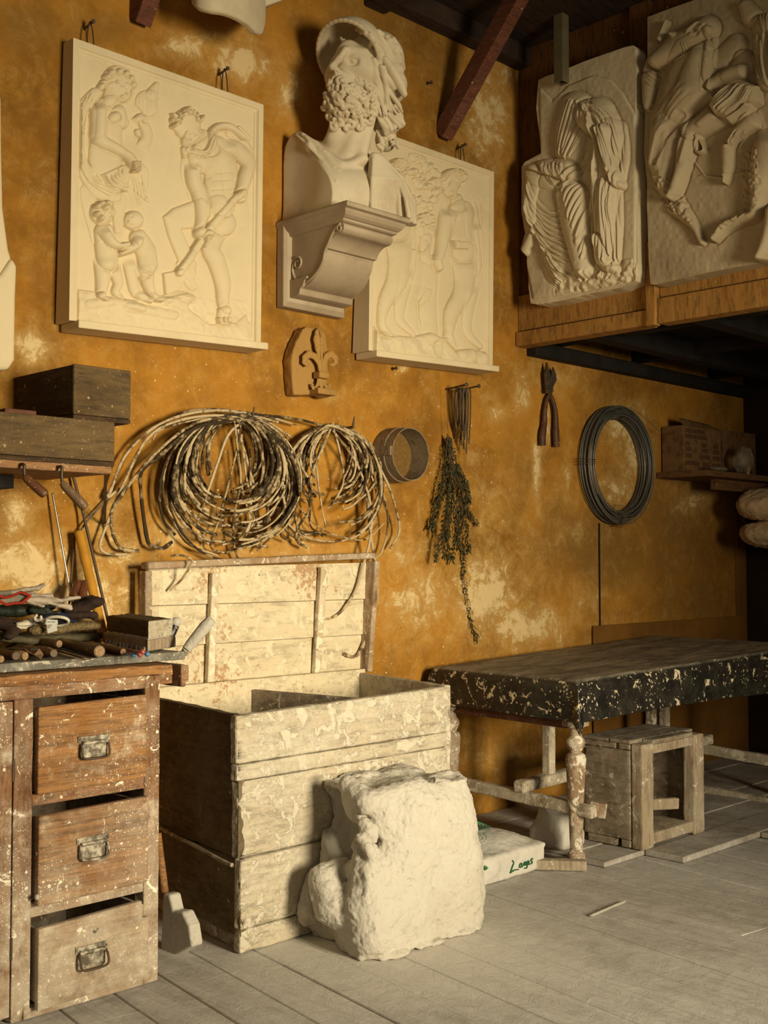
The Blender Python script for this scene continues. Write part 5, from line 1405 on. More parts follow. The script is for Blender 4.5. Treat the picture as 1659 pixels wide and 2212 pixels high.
handled('long_file', 'dark red varnished handle pointing right, under the spiked brush', 'file', (266, 1408), (186, 1390), .0125, .0120, M['handle_red'], prof=[(.55, 0), (1, .1), (1.02, .5), (.7, 1)], blade=(.018, .10, .005))
g = G(); A = on(70, 1400, z=BZ + .022)
pts = [on(48, 1397, z=BZ + .024), on(66, 1390, z=BZ + .03), on(86, 1402, z=BZ + .026), on(95, 1414, z=BZ + .012), on(88, 1424, z=BZ + .006), on(72, 1414, z=BZ + .014), on(58, 1408, z=BZ + .02)]
g.prism(pts, Vector((.012, .03, -.004))); o = g.obj('wooden_wedge', M['endgrain'], bev=.004, seg=3); tag(o, 'light wooden wedge with a dark slot leaning across the small handles', 'wedge')
g = G(); g.box(-.012, .012, -.003, .003, -.002, .002, Matrix.Translation(on(70, 1402, z=BZ + .028) + Vector((0, -.008, 0)))); w_ = g.obj('slot', M['inkblack'], o); w_.location = -Vector(o.location); 
me = w_.data
for v in me.vertices: v.co += Vector(o.location)
for i, (a, b) in enumerate((((200, 1424), (120, 1402)), ((188, 1427), (118, 1408)))):
    g = G(); g.bar(on(*a, z=BZ + .003), on(*b, z=BZ + .006), .012, .002); o = g.obj('steel_spatula', M['steel'], bev=.0008); tag(o, ('upper' if i == 0 else 'lower') + ' of two thin steel spatula blades under the thickest handle', 'spatula')
# pearl pins
for i, (px, py, mt, nm) in enumerate(((289, 1415, 'bluemetal', 'blue ball-headed modelling stick, left one'), (302, 1414, 'redmetal', 'red ball-headed modelling stick resting on the worktop'), (308, 1408, 'redmetal', 'red ball-headed modelling stick lying on top of the others'), (318, 1413, 'bluemetal', 'blue ball-headed modelling stick, right one'))):
    zz = .0075 if i != 2 else .019
    A = on(px, py, z=BZ + zz); B = on(px - 62, py - 10, z=BZ + zz * .6 + .002); t = thing('modelling_stick', nm + ', at the worktop edge', 'modelling tool', (A.x, A.y, BZ), group=None)
    g = G(); g.sphere(A, .0082, 16, 12); g.obj('ball', M[mt], t, smooth=180)
    g = G(); d = (B - A).normalized(); g.tube([A + d * .006, B], .0032, 8); g.obj('shaft', M[mt], t, smooth=60)

# spiked scrubbing brush: two stacked blocks
def brush():
    A = on(319, 1408, z=BZ + .004)   # front lower corner of the base
    root = thing('scrub_brush', 'plaster-caked wooden block brush with a row of pale bristle tufts', 'brush', (A.x, A.y, BZ))
    # base: left end face recedes left-back; axes: u = along the short end (to the right), v = long side to the back-left
    u = (on(380, 1398, z=BZ + .004) - A); u.z = 0; L1 = u.length; u.normalize(); v = (on(222, 1389, z=BZ + .004) - A); v.z = 0; L2 = v.length; v.normalize()
    def blk(z0, z1, a0, a1, b0, b1, name, mat, **k):
        g = G(); c = []
        for z in (z0, z1):
            for p, q in ((a0, b0), (a1, b0), (a1, b1), (a0, b1)): c.append(A + u * (L1 * p) + v * (L2 * q) + Vector((0, 0, z)))
        g.hexa(c); return g.obj(name, mat, root, **k)
    blk(.000, .036, 0, 1, 0, 1, 'brush_base', M['crate_post'], bev=.004, lump=(4, .004, .02))
    blk(.040, .094, .02, .86, .0, .93, 'brush_block', M['darkbox_grey'], bev=.007, lump=(4, .007, .02))
    blk(.034, .044, .03, .84, .02, .9, 'brush_neck', M['rough_plaster'])
    blk(.040, .093, .0, .86, -.012, .004, 'block_end', M['bin'], bev=.005, lump=(4, .004, .02))
    g = G()
    for i in range(11):
        q = .05 + i * .085; p = A + v * (L2 * q) - u * .002
        for j in range(4):
            d = Vector((random.uniform(-.003, .003), random.uniform(-.003, .003), 0)); g.tube([p + d + Vector((0, 0, .014)), p + d * 2.4 - u * .004 + Vector((0, 0, -.002))], [.0022, .0016], 6)
    g.obj('bristles', M['cream'], root)
brush()
# plaster crusted pick handle and the black/white knob behind
def stick(name, label, cat, P, mat, n=14, extra=None):
    g = G(); C = catmull([p for p, r in P], 6); rs = np.interp(np.linspace(0, len(P) - 1, len(C)), range(len(P)), [r for p, r in P])
    g.tube(C, list(rs), n); o = g.obj(name, mat, smooth=50, lump=(1, .003, .02)); tag(o, label, cat); return o
y_ = 3.10
t = thing('plastering_tool', 'plaster-coated tool handle jutting out past the worktop, pointing up right', 'tool', on(398, 1412, y=y_))
g = G(); P = [on(455, 1340, y=3.02), on(443, 1354, y=3.03), on(415, 1388, y=3.06), on(403, 1402, y=3.07)]; g.tube(P, [.017, .0195, .0175, .014], 18); g.obj('grip', M['rough_plaster'], t, smooth=50)
g = G(); P = [on(404, 1401, y=3.07), on(396, 1412, y=3.09), on(385, 1418, y=3.14)]; g.tube(P, [.014, .011, .008], 12); g.obj('ferrule', M['rail'], t, smooth=50)
g = G(); a = on(455, 1340, y=3.02); d = (a - on(443, 1354, y=3.03)).normalized(); g.lathe(a, [(.017, 0), (.017, .004), (.012, .007)], 18, axis=d); e = g.obj('butt_end', M['rough_plaster'], t, smooth=50)
g = G(); g.lathe(a + d * .0065, [(.003, 0), (.003, .001)], 10, axis=d); g.obj('hanging_hole', M['inkblack'], e)
t = thing('trowel', 'black and white knobbed tool handle standing behind the brush', 'tool', on(372, 1385, y=3.35))
g = G(); g.tube([on(365, 1388, y=3.38), on(378, 1352, y=3.38)], [.010, .015], 14); g.obj('grip', M['cloth'], t, smooth=50)
g = G(); g.sphere(on(380, 1344, y=3.38), .0175, 14, 10); g.obj('knob', M['rough_plaster'], t, smooth=180)

# ------------------------------------------------------------------ glove pile
def blob(name, label, cat, parts, mat, h=.003, kids=(), lump=None, parent=None):
    """parts: lists of (px,py,depth,radius_mm); each list a chain, squashed vertically"""
    P3 = [[(np.array(on(a, b, d=c)), r / 1000) for a, b, c, r in L] for L in parts]
    pts = np.array([p for L in P3 for p, r in L]); R = max(r for L in P3 for p, r in L)
    V = Vol(pts.min(0) - R * 1.3, pts.max(0) + R * 1.3, h)
    for L in P3:
        if len(L) == 1: L = [L[0], L[0]]
        V.chain(L, k=.006, sq=((0, 0, 1), .62))
    o = V.obj(name, mat, parent, lump=lump or [(.006, .04)])
    if parent is None: tag(o, label, cat)
    return o
LMP = [(.007, .035), (.003, .012)]
blob('folded_cloth', 'folded olive cloth at the bottom of the glove pile', 'cloth', [[(10, 1375, 3.75, 26), (90, 1378, 3.8, 24), (200, 1377, 3.9, 20)], [(0, 1378, 3.6, 20), (120, 1388, 3.7, 16)], [(60, 1372, 3.95, 22), (215, 1372, 4.02, 20)]], M['olive'], lump=LMP)
blob('terry_mitt', 'tan terry towelling mitt in the lower half of the glove pile', 'mitt', [[(78, 1362, 3.62, 26), (120, 1360, 3.68, 25), (160, 1354, 3.74, 22), (203, 1352, 3.80, 22)]], M['terry'], lump=[(.008, .04), (.006, .006)])
blob('leather_glove', 'dark brown glove folded at the left of the pile', 'glove', [[(-40, 1340, 3.60, 34), (5, 1345, 3.62, 30), (28, 1362, 3.6, 22), (18, 1375, 3.55, 16)], [(30, 1345, 3.65, 18), (30, 1372, 3.62, 14)]], M['brown'], lump=LMP)
blob('work_glove', 'cream pleated glove cuff showing under the navy cuff', 'glove', [[(42, 1350, 3.62, 13), (70, 1343, 3.66, 17), (100, 1342, 3.72, 16)], [(36, 1356, 3.6, 8), (60, 1356, 3.62, 9), (80, 1352, 3.66, 9)]], M['cream'], lump=[(.010, .03), (.004, .010)])
t = blob('work_glove', 'glove with a navy knitted cuff edged in cream and a white care label', 'glove', [[(95, 1333, 3.76, 26), (120, 1333, 3.74, 28), (150, 1338, 3.8, 24)], [(85, 1332, 3.72, 16), (100, 1328, 3.72, 18)]], M['blue'], lump=[(.004, .03)])
g = G(); C = [on(122 + 26 * math.cos(a), 1342 + 9.5 * math.sin(a), d=3.625 + .02 * math.sin(a)) for a in np.linspace(0, 2 * math.pi, 28)]; g.tube(C, .0050, 8, cap=False); g.obj('cuff_edging', M['cream'], t, smooth=180)
g = G(); g.add([C[i] for i in range(27)], [tuple(range(27))]); g.obj('cuff_opening', M['inkblack'], t)
g = G(); C = [on(82 + 7 * math.cos(a), 1335 + 6 * math.sin(a), d=3.62) for a in np.linspace(-.8, 4.6, 16)]; g.tube(C, .0045, 8); g.obj('folded_edging', M['cream'], t, smooth=180)
g = G(); L = [on(a, b, d=3.585) for a, b in ((100, 1338), (124, 1339), (125, 1346), (122, 1352), (124, 1362), (112, 1366), (103, 1368), (101, 1352))]
g.prism(L, Vector((.001, .001, 0))); lb = g.obj('care_label', M['label'], t)
g = G()
for (a, b, w) in ((104, 1343, 5), (112, 1343, 7), (104, 1350, 9), (103, 1353, 7), (104, 1356, 4)): g.bar(on(a, b, d=3.582), on(a + w, b + .3, d=3.582), .0012, .0012)
g.obj('label_print', M['inkblack'], lb)
blob('rubber_glove', 'dark green glove with two worn fingertips across the middle of the pile', 'glove', [[(-30, 1318, 3.66, 30), (40, 1320, 3.68, 30), (75, 1316, 3.70, 24)], [(70, 1318, 3.66, 13), (100, 1317, 3.66, 12)], [(80, 1323, 3.66, 13), (126, 1324, 3.67, 11)], [(40, 1312, 3.75, 22), (110, 1312, 3.8, 16)]], M['green_glove'], lump=LMP)
blob('leather_glove', 'near-black brown leather glove hanging over the right end of the pile', 'glove', [[(150, 1318, 3.80, 26), (180, 1312, 3.82, 30), (205, 1300, 3.82, 28), (216, 1298, 3.82, 16)], [(150, 1330, 3.78, 22), (200, 1328, 3.80, 18), (206, 1338, 3.78, 9)], [(170, 1303, 3.85, 20), (195, 1291, 3.88, 14)]], M['brown'], lump=LMP)
t = blob('work_glove', 'cream leather glove with a bright red bound cuff on top of the pile', 'glove', [[(60, 1296, 3.64, 16), (90, 1297, 3.68, 20), (112, 1300, 3.72, 19)], [(100, 1290, 3.72, 10), (130, 1298, 3.76, 9.5), (150, 1293, 3.8, 10), (168, 1291, 3.82, 10.5)], [(110, 1300, 3.70, 9), (135, 1310, 3.72, 8.5), (152, 1315, 3.74, 8.5)], [(105, 1302, 3.69, 8), (128, 1308, 3.7, 8), (150, 1309, 3.74, 9)], [(70, 1302, 3.64, 11), (92, 1309, 3.64, 9)], [(65, 1288, 3.66, 12), (110, 1286, 3.74, 9)]], M['leather'], h=.0024, lump=[(.005, .03), (.0025, .010)])
cuff = [(-10, 1283), (8, 1291), (25, 1288), (45, 1279), (66, 1287), (48, 1302), (15, 1307), (-10, 1294)]
g = G(); g.add([on(a, b, d=3.615) for a, b in cuff], [tuple(range(8))]); g.obj('cuff_lining', M['leather2'], t)
for nm, C in (('binding', [(-10, 1283), (8, 1291), (25, 1288), (45, 1279), (66, 1287)]), ('binding', [(66, 1287), (48, 1302), (30, 1303), (15, 1307), (-10, 1293)])):
    g = G(); g.tube([on(a, b, d=3.605) for a, b in C], .0045, 8, flat=1); g.obj(nm, M['trim_red'], t, smooth=60)
blob('work_glove', 'grey-beige glove at the very top of the pile with one finger raised right', 'glove', [[(-20, 1284, 3.72, 16), (30, 1280, 3.72, 14), (55, 1273, 3.74, 11.5), (80, 1271, 3.76, 11.5), (92, 1264, 3.78, 9)], [(20, 1284, 3.76, 16), (70, 1283, 3.8, 13)]], M['leather2'], h=.0024, lump=[(.004, .03), (.002, .008)])

# ------------------------------------------------------------------ leaning rods behind the pile
def lean(name, label, cat, a, b, r, mat, ya=3.70, yb=3.60, n=12, taper=1):
    A = on(*a, y=ya); B = on(*b, y=yb); g = G(); g.tube([A, A + (B - A) * .02, B], [r * .7, r, r * taper], n); o = g.obj(name, mat, smooth=50); tag(o, label, cat); return o
def toz(a, b, y0, z=BZ):  # extends a leaning stick down to the worktop
    A = on(*a, y=y0); return A
lean('steel_rod', 'thin bright steel rod leaning on the wall behind the gloves', 'rod', (113, 1064), (172, 1392), .0042, M['steel'], 3.72, 3.66)
lean('steel_rod', 'dull thin rod leaning the other way behind the bright steel rod', 'rod', (162, 1150), (143, 1385), .004, M['iron'], 3.73, 3.68)
t = thing('broom_pole', 'varnished yellow wooden pole leaning on the wall behind the gloves', 'pole', on(224, 1384, y=3.62))
g = G(); A = on(170, 1147, y=3.70); B = on(226, 1386, y=3.60); g.tube([A, A + (B - A) * .012, B], [.012, .0165, .0165], 20); g.obj('shaft', M['yellow_pole'], t, smooth=50)
g = G(); g.tube([on(172, 1150, y=3.71), on(186, 1128, y=3.72), on(240, 1068, y=3.725)], .0035, 8); g.obj('rod_tip', M['wire'], t, smooth=50)
g = G(); P = [on(157, 1025, y=3.725), on(180, 1110, y=3.71), on(236, 1352, y=3.60), on(238, 1362, y=3.60)]; g.tube(P, .0052, 8); o = g.obj('reinforcing_bar', M['iron'], smooth=50, lump=(1, .002, .01)); tag(o, 'dark ribbed iron bar leaning beside the yellow pole', 'bar')
g = G(); g.tube([on(157, 1290, y=3.62), on(168, 1258, y=3.64), on(180, 1256, y=3.64), on(178, 1292, y=3.62), on(181, 1330, y=3.6)], [.014, .013, .014, .018, .018], 12); o = g.obj('wooden_knob_handle', M['handle_red'], smooth=50); tag(o, 'dark chipped wooden handle with white paint flecks between the rods', 'handle')
g = G(); A = on(195, 1345, y=3.5); B = on(212, 1390, y=3.45); g.bar(A, B, .022, .010); o = g.obj('wood_strip', M['handle'], bev=.002); tag(o, 'short brown wood strip leaning between the pile and the yellow pole', 'strip')

# ------------------------------------------------------------------ wall shelf with two old boxes, upper left
g = G(); zb = on(240, 1024, y=3.34).z; zt = on(240, 1008, y=3.34).z; x1 = on(240, 1015, y=3.34).x
g.box(1.1, x1, 3.335, 3.747, zb, zt); o = g.obj('wall_shelf', M['edge_wood'], bev=.003, lump=(4, .004, .03)); tag(o, 'worn orange-brown shelf board on the wall under the dark boxes', 'shelf')
g = G(); g.bar(on(228, 1024, y=3.4), on(226, 1130, y=3.72), .010, .006); s = g.obj('shelf_strut', M['iron'], o); 
for v in s.data.vertices: v.co += Vector((0, 0, 0))
g = G(); g.box(1.1, 1.88, 3.60, 3.747, zb - .045, zb - .001); g.obj('shelf_cleat', M['dark'], o, bev=.003)
def crate(name, label, x0, x1, y0, y1, z0, z1, mf, ms, th=.016):
    t = thing(name, label, 'box', ((x0 + x1) / 2, (y0 + y1) / 2, z0))
    g = G(); g.box(x0, x1, y0, y0 + th, z0 + th, z1); g.obj('front_board', mf, t, bev=.004)
    g = G(); g.box(x0, x0 + th, y0 + th, y1, z0 + th, z1 - .002); g.obj('side_board', ms, t, bev=.003)
    g = G(); g.box(x1 - th, x1, y0 + th, y1, z0 + th, z1 - .002); g.obj('side_board', ms, t, bev=.003)
    g = G(); g.box(x0 + th, x1 - th, y1 - th, y1, z0 + th, z1 - .002); g.obj('back_board', ms, t, bev=.002)
    g = G(); g.box(x0, x1, y0, y1, z0, z0 + th - .001); g.obj('bottom_board', ms, t, bev=.003)
    g = G(); g.box(x0 + th, x1 - th, y0 + th, y1 - th, z1 - .02, z1 - .006); g.obj('lid_board', ms, t, bev=.002)
    return t
a = on(160, 785, x=1.952); zB = on(248, 912, y=3.334).z
t = crate('wooden_box', 'dark weathered wooden box sitting askew on top of the longer box', 1.952, on(283, 850, y=a.y).x, a.y, 3.742, zB + .001, a.z, M['darkbox_grey'], M['darkbox'])
for px, py in ((166, 825), (166, 873), (279, 810), (280, 833), (279, 882)):
    g = G(); p = on(px, py, y=a.y); g.lathe((p.x, a.y + .001, p.z), [(.0035, 0), (.0035, -.002)], 8, axis=(0, 1, 0)); g.obj('nail_head', M['iron'], t)
crate('wooden_box', 'long low wooden box on the wall shelf, cut by the left frame edge', 1.15, on(248, 950, y=3.333).x, 3.333, 3.742, zt, zB, M['darkbox_grey'], M['darkbox'])
g = G(); p = on(8, 902, y=3.36); q = on(76, 902, y=3.36); g.box(p.x, min(q.x, 1.945), 3.352, 3.50, zB + .001, zB + .014); o = g.obj('thin_book', M['red'], bev=.002); tag(o, 'thin dark red book squeezed under the upper wooden box', 'book')
for i, (h0, h1, r) in enumerate((((52, 1029), (99, 1070), .0150), ((133, 1042), (186, 1098), .0155))):
    nm = ('left' if i == 0 else 'right') + ' hooked tool with a brown wooden handle hanging under the wall shelf'
    A = on(*h0, y=3.31); B = on(*h1, y=3.27); t = thing('hanging_hook_tool', nm, 'hook tool', A)
    g = G(); d = B - A; g.lathe(A, [(.55 * r, 0), (.85 * r, .12 * d.length), (r, .5 * d.length), (1.02 * r, .88 * d.length), (.8 * r, .985 * d.length), (.5 * r, d.length)], 18, axis=d); g.obj('grip', M['handle'] if i else M['handle_red'], t, smooth=40)
    top = Vector((A.x + .000, A.y, zt - .012)); g = G(); g.tube(catmull([(top.x, top.y + .05, zt - .004 - .012), (top.x, top.y + .018, zt - .012), (top.x, top.y, zt - .016), (top.x, top.y, A.z + .02), A + d * .03], 5), .0052, 8); g.obj('hook', M['iron'], t, smooth=60)
    if i:
        g = G(); e = B - d.normalized() * .004; g.lathe(e, [(.008, 0), (.008, .0035), (.003, .004)], 14, axis=d); g.obj('end_ring', M['iron'], t, smooth=40)
        g = G(); g.tube(catmull([on(175, 1095, y=3.28), on(178, 1107, y=3.29), on(186, 1116, y=3.3), on(196, 1108, y=3.29), on(192, 1098, y=3.28)], 4), .0012, 6); g.obj('wire_tag', M['wire'], t)
# ------------------------------------------------------------------ plaster bin with open lid
def quadwall(g, a, b, th, z0, z1, inward, top_a=0, top_b=0, bot_in=0):
    """upright board from a to b (x,y), thickness towards inward"""
    a = Vector((*a, 0)); b = Vector((*b, 0)); n = Vector((*inward, 0)).normalized() * th; s = Vector((*inward, 0)).normalized() * bot_in
    g.hexa([a + s + Vector((0, 0, z0)), b + s + Vector((0, 0, z0)), b + n + s + Vector((0, 0, z0)), a + n + s + Vector((0, 0, z0)),
            a + Vector((0, 0, z1 + top_a)), b + Vector((0, 0, z1 + top_b)), b + n + Vector((0, 0, z1 + top_b)), a + n + Vector((0, 0, z1 + top_a))])
FL = (2.335, 3.005); FR = (3.368, 3.01); BR = (3.50, 3.64); BL = (2.44, 3.64)
def binbox():
    t = thing('plaster_bin', 'large plaster-caked wooden bin with its lid raised against the wall', 'bin', ((FL[0] + BR[0]) / 2, 3.32, 0))
    # front of stacked boards
    fz = [0, .075, .30, .545, .60, .755]; g = G()
    for i in range(5):
        e = random.Random(i).uniform(-.003, .003)
        quadwall(g, (FL[0] + .045 * (1 - fz[i] / .75) * .6, FL[1] + e), (FR[0], FR[1] + e), .035, fz[i] + .0015, fz[i + 1] - .0015, (0, 1), 0, .018 * (i == 4))
    g.obj('front_boards', M['bin'], t, bev=.006, seg=2, lump=(5, .009, .04))
    g = G(); zz = [.05, .30, .76]
    for i in range(2):
        quadwall(g, (BL[0], BL[1]), (FL[0] + .045 * (1 - zz[i] / .75) * .6, FL[1] + .0), .030, zz[i] + .0015, zz[i + 1] - .0015, (1, .17), -.004 if i else 0, -.004 if i else 0)
    g.obj('left_end_boards', M['bin_side'], t, bev=.005, lump=(4, .010, .05))
    g = G(); P = catmull([(BL[0] + .006, BL[1] - .05, .302), (2.40, 3.42, .304), (2.375, 3.25, .298), (2.352, 3.08, .285), (2.346, 3.02, .283)], 5); g.tube([p - Vector((.008, 0, 0)) for p in P], .007, 8); g.obj('end_batten', M['rail'], t, smooth=60)
    g = G(); quadwall(g, (BL[0] + .02, BL[1] - .02), (FL[0] + .05, FL[1] + .02), .03, 0, .052, (1, .17)); g.obj('end_plinth', M['rail'], t, bev=.004, lump=(4, .008, .04))
    g = G(); quadwall(g, FR, BR, .03, .0, .775, (-1, .2)); g.obj('right_end_board', M['bin'], t, bev=.005, lump=(4, .008, .05))
    g = G(); quadwall(g, BL, BR, .03, .0, .79, (0, -1)); g.obj('back_board', M['lid'], t, bev=.005, lump=(4, .006, .05))
    # divider seen through the opening
    p = on(565, 1488, y=3.56)
    g = G(); g.bar((p.x, 3.61, .60), (p.x + .10, 3.03, .60), .022, .30); d = g.obj('divider', M['crate'], t, bev=.004)
    # plaster powder inside
    R = 26; V = []; Fq = []
    for j in range(R):
        for i in range(R * 2):
            u = i / (R * 2 - 1); v = j / (R - 1)
            a = Vector((*FL, 0)) * (1 - u) + Vector((*FR, 0)) * u; b = Vector((*BL, 0)) * (1 - u) + Vector((*BR, 0)) * u
            q = a * (1 - v) + b * v; cx = (FL[0] + BR[0]) / 2; q.x = cx + (q.x - cx) * .965; q.y = 3.32 + (q.y - 3.32) * .93
            V.append((q.x, q.y, .54 + .12 * v + .05 * noise.noise(Vector((q.x * 4, q.y * 4, 1)))))
    for j in range(R - 1):
        for i in range(R * 2 - 1): k = j * R * 2 + i; Fq.append((k, k + 1, k + 1 + R * 2, k + R * 2))
    g = G(); g.add(V, Fq); o = g.obj('plaster_powder', M['rough_plaster'], smooth=180); tag(o, 'pale plaster powder heaped inside the wooden bin', 'plaster powder', kind='stuff')
    # lid
    yl = 3.665
    l = t
    TL = on(324, 1226, y=yl); TR = on(797, 1204, y=yl + .02); zb = .77
    g = G(); n = 3; zs = [zb, .93, 1.082, TL.z]
    xl0 = TL.x; xr0 = TR.x
    for i in range(3):
        f = (zs[i] - zb) / (TL.z - zb); f2 = (zs[i + 1] - zb) / (TL.z - zb)
        g.hexa([(xl0 + .02 * (1 - f), yl, zs[i] + .001), (xr0 - .03 * (1 - f), yl, zs[i] + .001), (xr0 - .03 * (1 - f), yl + .02, zs[i] + .001), (xl0 + .02 * (1 - f), yl + .02, zs[i] + .001),
                (xl0 + .02 * (1 - f2), yl + .01, zs[i + 1] - .001), (xr0 - .03 * (1 - f2), yl + .01, zs[i + 1] - .001 + (.018 if i == 2 else 0)), (xr0 - .03 * (1 - f2), yl + .03, zs[i + 1] - .001 + (.018 if i == 2 else 0)), (xl0 + .02 * (1 - f2), yl + .03, zs[i + 1] - .001)])
    lid = g.obj('lid_boards', M['lid'], t, bev=.002)
    g = G(); a = on(312, 1222, y=yl - .03); b = on(803, 1200, y=yl - .02); g.bar(a, b, .05, .026); g.obj('lid_top_rail', M['lid_rail'], lid, bev=.006, lump=(4, .004, .03))
    g = G(); a = on(318, 1232, y=yl - .01); g.bar((a.x, yl - .005, zb), (a.x, yl - .0, TL.z - .012), .045, .03, Vector((1, 0, 0))); g.obj('lid_side_rail', M['lid_rail'], lid, bev=.005)
    a = on(806, 1212, y=yl - .02); b = on(790, 1450, y=yl - .02); g = G(); g.bar(b, a, .06, .028, Vector((1, 0, 0))); g.obj('lid_side_rail', M['lid_rail'], lid, bev=.005, lump=(4, .005, .03))
    for nm, p0, p1, w in (('lid_batten', (463, 1238), (452, 1484), .032), ('lid_batten', (697, 1226), (683, 1455), .034)):
        g = G(); A = on(*p0, y=yl - .012); B = on(*p1, y=yl - .016); g.bar(B, A, .024, w, Vector((1, 0, 0))); g.obj(nm, M['pale_wood'], lid, bev=.004, lump=(4, .004, .03))
binbox()
g = G(); P = [on(368, 1201, y=3.60), on(385, 1199, y=3.58), on(405, 1203, y=3.57), on(415, 1212, y=3.57), on(410, 1225, y=3.58), on(392, 1252, y=3.62), on(366, 1276, y=3.645)]
g.tube(catmull(P, 6), .0042, 8); o = g.obj('iron_hook', M['rod'][1], smooth=60); tag(o, 'bent iron hook hanging over the upper left of the bin lid', 'hook')
g = G(); A = on(668, 1151, y=3.742); B = on(690, 1149, y=3.69); g.tube([A, B], .005, 8); o = g.obj('wall_peg', M['rod'][1], smooth=50); tag(o, 'short plaster-covered peg in the wall behind the left rod bundle', 'peg')

# ------------------------------------------------------------------ rough plaster block
def block():
    V = Vol((2.45, 2.52, -.02), (3.28, 3.12, .60), .0048)
    V.box((2.95, 2.855, .22), (.175, .175, .26), axes=((1, .04, 0), (-.04, 1, 0), (0, 0, 1)), rnd=.05, k=0)
    V.box((2.90, 2.86, .075), (.24, .17, .115), rnd=.05, k=.05); V.box((2.905, 2.865, .445), (.205, .145, .055), rnd=.03, k=.03)
    V.box((2.735, 2.965, .22), (.055, .035, .20), rnd=.03, k=.03)
    V.ell((3.07, 2.77, .12), (.09, .12, .22), k=.08); V.ell((2.72, 2.76, .08), (.12, .11, .16), k=.08)
    V.ell((2.90, 2.72, .22), (.20, .06, .26), k=.08)
    def q(px, py, x=None, y=None): return np.array(on(px, py, x=x, y=y))
    # overhanging top lip at the left
    V.cap((2.715, 2.95, .462), (2.70, 2.82, .455), .034, .034, k=.04); V.cap((2.70, 2.90, .44), (2.685, 2.80, .42), .022, .022, k=.02)
    V.cap(q(752, 1700, x=2.675), q(790, 1730, x=2.68), .035, .04, k=.03)
    # cavity under the lip, going round to the left face
    for px, py, x, r in ((722, 1706, 2.70, .045), (735, 1740, 2.72, .062), (742, 1780, 2.72, .07), (748, 1820, 2.71, .062), (765, 1850, 2.70, .035), (712, 1740, 2.68, .04), (760, 1770, 2.74, .045)):
        p = q(px, py, x=x); V.ell(p, (r * 1.1, r * 1.1, r * 1.2), k=.03, op='s')
    # thin shell on the far side of the cavity
    V.cap(q(672, 1900, x=2.66), q(660, 1960, x=2.64), .04, .06, k=.04)
    for px, py, x, r in ((778, 1765, 2.66, .018), (788, 1782, 2.655, .022), (795, 1800, 2.66, .03), (780, 1830, 2.66, .03), (800, 1840, 2.67, .024), (768, 1875, 2.66, .035), (740, 1880, 2.66, .04), (775, 1855, 2.65, .026), (790, 1745, 2.66, .02)):
        p = q(px, py, x=x); V.ell(p, (r, r, r * 1.1), k=.006)
    V.cap(q(780, 1810, x=2.63), q(806, 1850, x=2.645), .018, .012, k=.004)
    V.cap(q(700, 1900, x=2.60), q(720, 1960, x=2.60), .05, .06, k=.05); V.cap(q(790, 1890, x=2.64), q(800, 2020, x=2.64), .05, .06, k=.04)
    V.ell(q(735, 1905, x=2.58), (.03, .03, .03), k=.02, op='s'); V.ell(q(765, 1900, x=2.58), (.02, .03, .05), k=.02, op='s')
    # jagged top
    for i in range(26):
        r = random.Random(i); V.ell((r.uniform(2.72, 3.08), r.uniform(2.73, 3.0), .498 + r.uniform(-.004, .006)), (r.uniform(.03, .07), r.uniform(.02, .05), .010), k=.02)
    for i in range(18):
        r = random.Random(i + 50); V.ell((r.uniform(2.72, 3.08), r.uniform(2.69, 2.99), .512), (r.uniform(.02, .05), r.uniform(.015, .04), .010), k=.012, op='s')
    for i in range(26):   # crumbs at the foot
        r = random.Random(i + 90); a = r.uniform(0, 1); x = 2.60 + .5 * a; y = 2.655 + r.uniform(-.02, .01) + (.04 if a < .1 else 0)
        V.ell((x, y, .0), (r.uniform(.012, .03), r.uniform(.01, .02), r.uniform(.008, .02)), k=.012)
    V.plane((0, 0, .0005), (0, 0, -1)); V.plane((0, 2.998, 0), (0, 1, 0))
    o = V.obj('plaster_block', M['rough_plaster'], lump=[(.022, .11), (.012, .03), (.006, .009)])
    tag(o, 'rough cracked white plaster block standing in front of the bin', 'plaster block')
block()

# ------------------------------------------------------------------ brush/broom behind the cabinet foot
t = thing('hand_broom', 'plaster-crusted flared broom head on the floor between cabinet and bin', 'broom', on(380, 2055, z=0))
P = [on(a, b, x=2.22) for a, b in ((351, 1930), (366, 1933), (374, 1968), (394, 1970), (408, 2000), (415, 2045), (386, 2062), (345, 2082))]
g = G(); g.prism(P, (.045, .0, 0)); g.obj('head', M['rough_plaster'], t, bev=.008, seg=3)
g = G(); g.tube([on(357, 1935, x=2.25), on(346, 1850, x=2.25), on(340, 1800, x=2.25)], .013, 12); g.obj('stick', M['edge_wood'], t, smooth=50)

